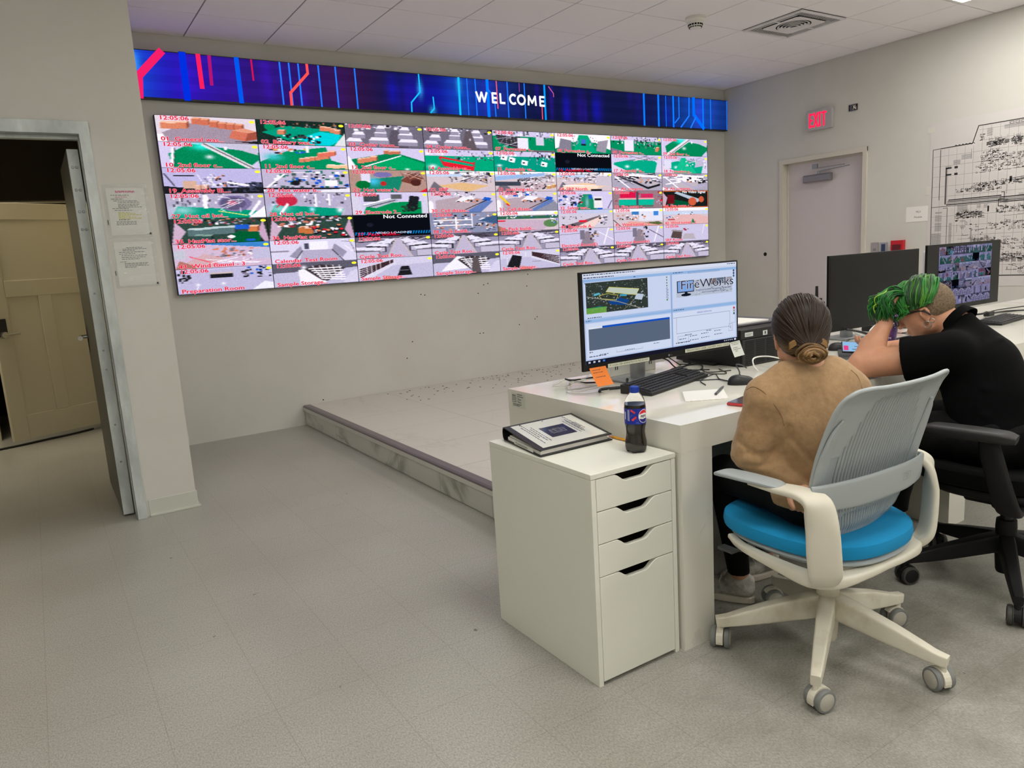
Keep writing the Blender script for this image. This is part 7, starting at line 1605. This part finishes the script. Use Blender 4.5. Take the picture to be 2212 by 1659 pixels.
# hair
hair1 = principled('hair_brown', rgb(62, 44, 30), .45, **{'Specular_IOR_Level': .22})
nt0 = hair1.node_tree; at0 = nt0.nodes.new('ShaderNodeAttribute'); at0.attribute_name = 'Col'; nt0.links.new(at0.outputs['Color'], nt0.nodes['Principled BSDF'].inputs['Base Color'])
R1 = np.stack([s1, f1, u1])
def hc(S, H, R, sc, c, r): S.ell(H + (R[0] * c[0] + R[1] * c[1] + R[2] * c[2]) * sc, v3(*r) * sc, .02, R)
HS = Sdf(); hc(HS, H1, R1, .96, (0, -.014, .024), (.086, .107, .099)); hc(HS, H1, R1, .96, (0, -.055, -.035), (.062, .055, .055))
bun = H1 - f1 * .108 - u1 * .066
HS.cap(H1 - f1 * .07 - u1 * .03, bun, .045, .022, .03)
def hairfn(P):
    q = (P - H1) @ R1.T
    return np.maximum(HS(P), np.maximum(q[:, 1] - .062 + np.clip(-q[:, 2], 0, .1) * 1.0, -q[:, 2] - .080))
hb = sdf_obj('hair', hairfn, H1 - .2, H1 + .17, .005, hair1, wp)
c_ = hb.data.color_attributes.new('Col', 'FLOAT_COLOR', 'CORNER'); c_.data.foreach_set('color', np.tile(np.array(rgb(34, 25, 18), np.float32), len(hb.data.loops)))
def strands(name, paths, rad, cols, parent, mat, n=6, samples=5, flat=1.0):
    m = MB(); cc = []
    for p_, r_, c in zip(paths, rad, cols): k0 = len(m.f); m.tube(p_, [r_ * .35, r_, r_, r_ * .8, r_ * .3], n=n, samples=samples); cc += [c] * (len(m.f) - k0)
    V = m.v; Mi = wmat(parent).inverted(); V = [tuple(Mi @ Vector(p)) for p in V]
    me = bpy.data.meshes.new(name); me.from_pydata(V, [], m.f); a_ = me.color_attributes.new('Col', 'FLOAT_COLOR', 'CORNER')
    a_.data.foreach_set('color', np.repeat(np.array(cc, np.float32), [len(f) for f in m.f], axis=0).ravel())
    return finish(name, me, mat, parent, True, 0)
rs = np.random.default_rng(3)
def surf(fn, o, d, t0=.25):
    """walk in along a ray to the surface of fn"""
    d = nz(d); t = t0
    for _ in range(30): t -= fn((o + d * t)[None])[0]*.8
    return o + d * t
def surfv(fn, O, D, t0=.25):
    D = D / np.linalg.norm(D, axis=1)[:, None]; t = np.full(len(D), t0)
    for _ in range(26): t = t - fn(O + D * t[:, None]) * .8
    return O + D * t[:, None], D
paths, rad, cols = [], [], []
NSr = 420; cen = H1 - f1 * .01; aa_ = rs.uniform(0, 2 * math.pi, NSr); ff_ = rs.uniform(.05, .5, NSr)
Q0 = np.array([nz(s1 * math.cos(a_) + u1 * (math.sin(a_) + .1) + f1 * f_) for a_, f_ in zip(aa_, ff_)]); Q0 = Q0[(Q0 @ u1) > -.5]
TT = np.linspace(0, 1, 8); wob = rs.normal(size=(len(Q0), 1)) * .03
DD = np.stack([Q0 * (1 - t) + (-f1 * .95 - u1 * .52) * t + s1 * wob * math.sin(t * 3.1) for t in TT], 1).reshape(-1, 3)
SP, DN = surfv(HS, cen, DD); SP = (SP + DN * (rs.uniform(-.0005, .0022, len(SP)))[:, None]).reshape(len(Q0), 8, 3)
for q0, sp_ in zip(Q0, SP):
    paths.append(list(sp_) + [bun + f1 * .02]); rad.append(rs.uniform(.0016, .0034)); hi_ = rs.random(); low = np.clip(.35 - (q0 @ u1), 0, 1); low = low * (1.3 if hi_ > .5 else .3)
    base_ = np.array(rgb(44, 31, 21)) * (1 - .6 * low) + np.array(rgb(150, 116, 70)) * .6 * low; cols.append(tuple(base_ * (1 + .4 * (rs.random() - .5))))
strands('hair_strand', paths, rad, cols, hb, hair1)['kind'] = 'stuff'
paths, rad, cols = [], [], []
bc_ = bun - u1 * .012 - f1 * .022; e1 = s1; e2 = nz(u1 * .8 - f1 * .35); e3 = np.cross(e1, e2)
for i in range(90):
    R_ = rs.uniform(.008, .031); ph = rs.uniform(0, 6.28); P_ = []
    for t in np.linspace(0, 1, 9): a_ = ph + t * 4.2; P_.append(bc_ + e1 * 1.25 * R_ * math.cos(a_) + e2 * .8 * R_ * math.sin(a_) + e3 * (math.sqrt(max(0, .034 ** 2 - R_ ** 2)) * (1 if i % 2 else -1) * .8 + .004 * math.sin(3 * a_)))
    paths.append(P_); rad.append(rs.uniform(.0026, .0050)); cols.append(tuple(np.array(rgb(134, 102, 64)) * rs.uniform(.2, 1.3)))
for g in (-1, 1):     # loops wrapped over the band
    for k_ in range(9): paths.append([bun + s1 * g * .055 + f1 * .01 + u1 * (.006 + .0024 * k_), bun + s1 * g * .03 + u1 * (.020 + .0018 * k_), bun + u1 * (.012 + .002 * k_) - f1 * .01, bun - s1 * g * .02 - f1 * .012]); rad.append(.0028); cols.append(tuple(np.array(rgb(140, 108, 66)) * rs.uniform(.7, 1.2)))
bo = strands('hair_bun', paths, rad, cols, hb, hair1, n=8)
MB().tube([bun + e1 * .034 * math.cos(a_) + u1 * .008 + e3 * .026 * math.sin(a_) for a_ in np.linspace(0, 6.28, 13)[:-1]], .004, closed=True).build('hair_band', M['black'], hb, smooth=True)
# shoes
shoe_up = principled('shoe_knit', rgb(176, 172, 162), .7); mottle(shoe_up, rgb(140, 138, 132), rgb(206, 200, 190), 30); shoe_so = principled('shoe_sole', rgb(206, 198, 182), .6)
def shoe(parent, an, dr, hgt=.0):
    d = nz(dr); s = v3(d[1], -d[0], 0); heel = np.array([an[0], an[1], 0]) - d * .055
    S = Sdf(); S.cap(heel + d * .03 + v3(0, 0, .055), heel + d * .06 + v3(0, 0, .075), .034, .036, .02); S.cap(heel + d * .06 + v3(0, 0, .06), heel + d * .20 + v3(0, 0, .035), .038, .034, .02); S.cap(heel + d * .20 + v3(0, 0, .032), heel + d * .235 + v3(0, 0, .03), .034, .030, .02)
    S.cap(heel + d * .02 + v3(0, 0, .09), heel + d * .075 + v3(0, 0, .098), .022, .030, .02)
    def fn(P): op = np.linalg.norm((P - (heel + d * .052 + v3(0, 0, .13))) / v3(1, 1, 1.2), axis=1) - .034; return np.maximum(np.maximum(S(P), .018 - P[:, 2]), -op)
    c = heel + d * .11; up_ = sdf_obj('shoe', fn, (c[0] - .18, c[1] - .18, 0), (c[0] + .18, c[1] + .18, .14), .004, shoe_up, parent)
    n = 36; P_ = []
    for k_ in range(n):
        a_ = 2 * math.pi * k_ / n; x = math.cos(a_); y = math.sin(a_); L_ = .126 * x; w_ = (.040 + .005 * x) * (abs(y) ** .8) * math.copysign(1, y); p = heel + d * (.122 + L_) + s * w_; P_.append((p[0], p[1]))
    MB().prism(P_, .001, .028).build('sole', shoe_so, up_, bevel=.006, seg=3)
    lc = MB()
    for k_ in range(4): q = heel + d * (.10 + .025 * k_); z_ = .098 - .014 * k_; lc.tube([q - s * .028 + v3(0, 0, z_ - .012), q + v3(0, 0, z_ + .004), q + d * .012 + s * .028 + v3(0, 0, z_ - .012)], .0028, n=6, samples=5)
    lc.build('laces', M['white'], up_, smooth=True)
shoe(wp, aL, (-.45, 1, 0)); shoe(wp, aR, (-.9, .25, 0))

# ---- green-haired person leaning on one elbow
gp = thing('person', 'green-haired person in a black polo shirt, head propped on the left hand', 'person', (3.0, 1.32, 0))
H2 = v3(2.990, 1.582, 1.047); f2, s2, u2 = headframe(math.radians(106), math.radians(-22)); R2 = np.stack([s2, f2, u2])
nb2 = v3(3.035, 1.450, .965)
sL, sR = v3(2.885, 1.430, .895), v3(3.165, 1.415, .845); eL, wL = v3(2.765, 1.712, .843), v3(2.868, 1.680, 1.000); eR, wR = v3(3.36, 1.70, .85), v3(3.315, 1.93, .835)
T2 = Sdf(); T2.ell((3.01, 1.29, .57), (.185, .135, .11), .05); T2.ell((3.02, 1.345, .70), (.170, .125, .13), .07); T2.ell((3.035, 1.395, .820), (.170, .120, .125), .06)
T2.cap(sL, sR, .056, .056, .06); T2.cap(nb2 - v3(.07, 0, .05), nb2 + v3(.07, 0, -.05), .055, k=.05); T2.cap(nb2 - v3(0, .01, .03), nb2 + v3(-.005, .022, .020), .060, .050, .04)
body2 = Sdf(); body2.p += T2.p
for a_, b_, c_, in ((sL, eL, wL), (sR, eR, wR)): body2.cap(a_, b_, .064, .054, .03); body2.cap(b_, b_ + (c_ - b_) * .45, .051, .046, .012); body2.cap(b_ + (c_ - b_) * .45, c_, .046, .028, .02)
hand(body2, wL, (.25, .0, 1), (.75, -.25, .2), curl=.42, sc=.9, thumb=1, spread=.35); hand(body2, wR, (-.75, .5, .1), (-.2, .3, .8), curl=.55, sc=.95, thumb=1)
body2.cap(nb2, H2 - u2 * .06 - f2 * .045, .056, .054, .03)
L2_ = Sdf()
for hp, kk, an in ((v3(2.93, 1.30, .575), v3(2.86, 1.72, .565), v3(2.86, 1.80, .11)), (v3(3.10, 1.30, .575), v3(3.17, 1.72, .565), v3(3.18, 1.80, .11))): L2_.cap(hp, kk, .092, .066, .03); L2_.cap(kk, an, .062, .045, .02)
L2_.ell((3.01, 1.29, .57), (.192, .142, .118), .04)
body2.p += L2_.p
add_head(body2, H2, f2, s2, u2, 1.0)
sdf_obj('body', body2, (2.6, 1.1, 0.05), (3.5, 2.12, 1.25), .0055, skin2, gp, 2)
fo2 = [((2.84, 1.50, .86), (.3, -.6, .5), .010, .06, -.008), ((3.0, 1.33, .93), (.9, -.2, .3), .012, .10, .009), ((2.95, 1.34, .88), (.9, -.3, .4), .012, .10, .008), ((2.93, 1.28, .76), (.9, -.2, -.3), .014, .10, .010), ((2.90, 1.27, .66), (.9, -.2, -.4), .014, .10, .010), ((3.0, 1.22, .62), (1, 0, -.2), .014, .12, .008)]
PO = Sdf(); PO.p += T2.p; PO.cap(sL, sL + (eL - sL) * .52, .070, .074, .03); PO.cap(sR, sR + (eR - sR) * .52, .070, .074, .03)
def polo(P):
    d = PO(P) - .014 - folds(P, fo2); 
    for a_, b_ in ((sL, eL), (sR, eR)): dr = nz(b_ - a_); t = (P - a_) @ dr; lim = np.linalg.norm(b_ - a_) * .52; near = np.linalg.norm(P - (a_ + dr * lim), axis=1) < .16; d = np.where(near, np.maximum(d, t - lim), d)
    neck = np.linalg.norm((P - (nb2 + v3(-.012, .048, .068))), axis=1) - .056
    return np.maximum(np.maximum(d, -neck), .56 - P[:, 2])
pol = principled('polo_black', rgb(3, 3, 4), .95, **{'Specular_IOR_Level': .15}); bump(pol, 500, .3, 2, .001)
sdf_obj('polo_shirt', polo, (2.68, 1.12, .54), (3.42, 1.72, 1.09), .0055, pol, gp, 2)
cl = []; ax1 = nz(v3(1, 0, 0)); ax2 = nz(np.cross(nz(H2 - nb2), ax1)); up2 = nz(H2 - nb2 + v3(0, -.03, .03))
V = []; F = []; n = 24
for i in range(n + 1):
    a_ = math.radians(-70 + 320 * i / n); rr = .060; c = nb2 + v3(-.004, .022, .026) + (ax1 * math.cos(a_) - ax2 * math.sin(a_)) * rr
    V += [tuple(c - up2 * .012 + (c - nb2) * .25), tuple(c + up2 * .030), tuple(c + up2 * .028 + nz(c - nb2) * .008), tuple(c - up2 * .018 + nz(c - nb2) * .026)]
F = [(4 * i + j, 4 * i + (j + 1) % 4, 4 * i + 4 + (j + 1) % 4, 4 * i + 4 + j) for i in range(n) for j in range(4)]
MB().add(V, F).build('collar', pol, gp, smooth=True)
tro = principled('trousers_black', rgb(12, 12, 13), .85, **{'Specular_IOR_Level': .2}); bump(tro, 30, .5, 3, .01)
sdf_obj('trousers', lambda P: np.maximum(L2_(P) - .010 - .003 * np.sin(P[:, 1] * 60 + P[:, 2] * 40), .11 - P[:, 2]), (2.7, 1.1, .08), (3.4, 1.95, .72), .006, tro, gp)
shoe(gp, v3(2.86, 1.80, .11), (0, 1, 0)); shoe(gp, v3(3.18, 1.80, .11), (0, 1, 0))
# shaved sides
stub = principled('shaved_hair', rgb(112, 96, 76), .8); mottle(stub, rgb(92, 80, 60), rgb(134, 112, 88), 160, 2)
SB = Sdf(); SB.ell(H2 - f2 * .012 + u2 * .022, (.0755, .0965, .0895), .01, R2)
def stubfn(P): q = (P - H2) @ R2.T; return np.maximum(SB(P) - .0012, np.maximum(-q[:, 2] - .040 + np.clip(q[:, 1], 0, 1) * 1.0, q[:, 1] - .055))
sdf_obj('shaved_hair', stubfn, H2 - .14, H2 + .14, .0045, stub, gp)
# green top hair
gh = principled('hair_green', rgb(24, 110, 30), .45); nt0 = gh.node_tree; at0 = nt0.nodes.new('ShaderNodeAttribute'); at0.attribute_name = 'Col'; nt0.links.new(at0.outputs['Color'], nt0.nodes['Principled BSDF'].inputs['Base Color'])
TG = Sdf(); TG.ell(H2 + u2 * .045 + f2 * .005, (.074, .100, .085), .02, R2)
def topfn(P): q = (P - H2) @ R2.T; return np.maximum(TG(P), -q[:, 2] + .042 + .0 * q[:, 1] + np.clip(-q[:, 1] - .03, 0, 1) * .5)
gt = sdf_obj('green_hair', topfn, H2 - .18, H2 + .18, .0045, gh, gp)
c_ = gt.data.color_attributes.new('Col', 'FLOAT_COLOR', 'CORNER'); c_.data.foreach_set('color', np.tile(np.array(rgb(18, 84, 24), np.float32), len(gt.data.loops)))
paths, rad, cols = [], [], []
Tq = lambda a, b, c: H2 + s2 * a + f2 * b + u2 * c
NG = 520; B0_ = rs.uniform(-.078, .065, NG); A0_ = rs.uniform(-.02, .055, NG); G_ = np.where(rs.random(NG) < .8, -1, 1)
cg = Tq(0, 0, .045); grp = np.round(B0_ * 60) ; lift = .004 + .010 * np.abs(np.sin(grp * 2.4))[:, None]
D0 = np.array([Tq(a_, b_, .13) for a_, b_ in zip(A0_, B0_)]) - cg; P0, DN0 = surfv(TG, cg, D0); P0 = P0 + DN0 * lift * .6
PTS = [P0]; TG_ = np.array([Tq(g * .082, b * .9 + .035 + rs.normal() * .006 + .008 * math.sin(q * 3), .036 - .018 * abs(math.sin(q * 1.7)) - .35 * max(0, b)) for g, b, q in zip(G_, B0_, grp)])
for t in (.33, .62, .85):
    m_ = P0 * (1 - t) + TG_ * t; sp_, dn_ = surfv(TG, cg, m_ - cg); PTS.append(sp_ + dn_ * (lift + rs.uniform(0, .006, NG)[:, None]))
PTS.append(TG_ + s2 * G_[:, None] * .008)
for i in range(NG):
    paths.append([p_[i] for p_ in PTS]); rad.append(rs.uniform(.0014, .0034)); k_ = (math.sin(grp[i] * 5.3) + 1) / 2 * .6 + .4 * rs.random(); cols.append(tuple(np.array(rgb(28, 122, 32) if k_ < .45 else rgb(78, 142, 36) if k_ < .62 else rgb(12, 66, 20)) * rs.uniform(.6, 1.25)))
for i in range(340):      # forelock swept over the hand
    p0 = Tq(rs.uniform(-.06, .03), rs.uniform(.03, .085), .098 + rs.uniform(-.008, .014)); out = Tq(rs.uniform(-.085, -.01), .112 + rs.uniform(-.02, .022), .100 + rs.uniform(-.025, .025)); tip = out + v3(-.030, .012, -.070) * rs.uniform(.35, 1.0) + rs.normal(size=3) * .006
    mid = (out + tip) / 2 + v3(-.016, .014, .010)
    paths.append([p0, (p0 + out) / 2 + v3(-.006, 0, .022), out, mid, tip]); rad.append(rs.uniform(.0020, .0046)); k_ = rs.random(); cols.append(tuple(np.array(rgb(26, 120, 34) if k_ < .55 else rgb(150, 190, 40) if k_ < .62 else rgb(12, 66, 22)) * rs.uniform(.6, 1.3)))
for i in range(190):      # hair falling over the outside of the hand
    p0 = Tq(rs.uniform(-.065, -.03), rs.uniform(.03, .08), .088 + rs.uniform(-.01, .01)); hp_ = wL + v3(0, 0, .055)
    tip = hp_ + v3(rs.uniform(-.035, .02), rs.uniform(-.045, .02), rs.uniform(-.045, .01)); mid = hp_ + v3(rs.uniform(-.040, .0), rs.uniform(-.035, .01), rs.uniform(.035, .06))
    paths.append([p0, (p0 + mid) / 2 + v3(-.012, 0, .016), mid, (mid + tip) / 2 + v3(-.008, 0, .004), tip]); rad.append(rs.uniform(.0018, .0042)); k_ = rs.random(); cols.append(tuple(np.array(rgb(26, 116, 34) if k_ < .6 else rgb(12, 66, 22)) * rs.uniform(.6, 1.3)))
strands('green_lock', paths, rad, cols, gt, gh)['kind'] = 'stuff'
# glasses temple and rings
gl = MB().tube([Tq(-.070, .085, .012), Tq(-.078, .04, .012), Tq(-.083, .0, .006), Tq(-.087, -.018, -.006), Tq(-.086, -.028, -.022)], .0032, n=8)
gl.tube([Tq(.070, .085, .012), Tq(.078, .04, .012), Tq(.083, .0, .010), Tq(.085, -.016, -.002)], .0032, n=8).tube([Tq(-.07, .085, .012), Tq(-.06, .108, .014), Tq(0, .118, .012), Tq(.06, .108, .014), Tq(.07, .085, .012)], .003, n=8)
for g in (-1, 1): gl.tube([Tq(g * .035 + .024 * math.cos(a_), .110, -.004 + .018 * math.sin(a_)) for a_ in np.linspace(0, 6.28, 13)[:-1]], .0022, n=6, closed=True)
gl.build('glasses', M['black'], gp, smooth=True)
def ringo(c, r_, t_): return MB().tube([c + f2 * r_ * math.cos(a_) + u2 * r_ * math.sin(a_) for a_ in np.linspace(0, 6.28, 15)[:-1]], t_, n=8, closed=True).build('earring', M['steel'], gp, smooth=True)
ringo(Tq(-.083, -.004, -.054), .0125, .0022); ringo(Tq(-.086, -.024, -.044), .0085, .0018)
tp = thing('smartphone', 'black smartphone with lit screen held in front of the green-haired person', 'phone', (3.22, 2.02, .83))
q = MB(); c = Vector((3.225, 2.015, .838)); ax = Vector((.62, -.75, -.06)); ay = Vector((.65, .55, .62)); q.obox(c, ax, ay - ax * (ay.dot(ax) / ax.dot(ax)), ax.cross(ay), .076, .037, .0048); q.build('case', M['black'], tp, bevel=.004, seg=3)
ayo = (ay - ax * (ay.dot(ax) / ax.dot(ax))).normalized(); nn = ax.cross(ay).normalized()
if nn.z < 0: nn = -nn
cv = Canvas(c + nn * .0049, ax.normalized(), ayo, nn, .0003); cv.rect(-.070, -.032, .070, .032, rgb(150, 196, 236)); cv.up(); cv.rect(-.066, -.026, -.046, .006, rgb(235, 70, 140)); cv.rect(-.03, -.02, .03, -.016, rgb(70, 90, 120)); cv.rect(-.02, 0, .05, .004, rgb(90, 110, 140)); cv.rect(.02, .012, .035, .02, rgb(60, 80, 110)); cv.build('screen', scr2, tp)
import sys, numpy as np, OpenImageIO as oiio
im=oiio.ImageBuf('/workdir/render_main.png').get_pixels(oiio.UINT8); s=im.shape[1]/2212
for n,(x,y) in dict(floorL=(700,1350),floorM=(450,1000),floorR=(1900,1580),plat=(800,900),wallb=(900,700),wallr=(1620,350),wallr2=(2100,180),ceil=(900,60),ceil2=(1500,120),wallf=(150,150),colm=(350,900),cabside=(1150,1200),cabfront=(1380,1300),desk=(1300,870),deskleg=(1510,1200),door=(1790,450),corrfloor=(120,1100),corrdoor=(60,560),shirt=(1750,870),polo=(2120,800),seat=(1680,1170),monitor=(1500,640)).items():
    x=int(x*s);y=int(y*s); print(n, im[y-3:y+4,x-3:x+4,:3].reshape(-1,3).mean(0).round())
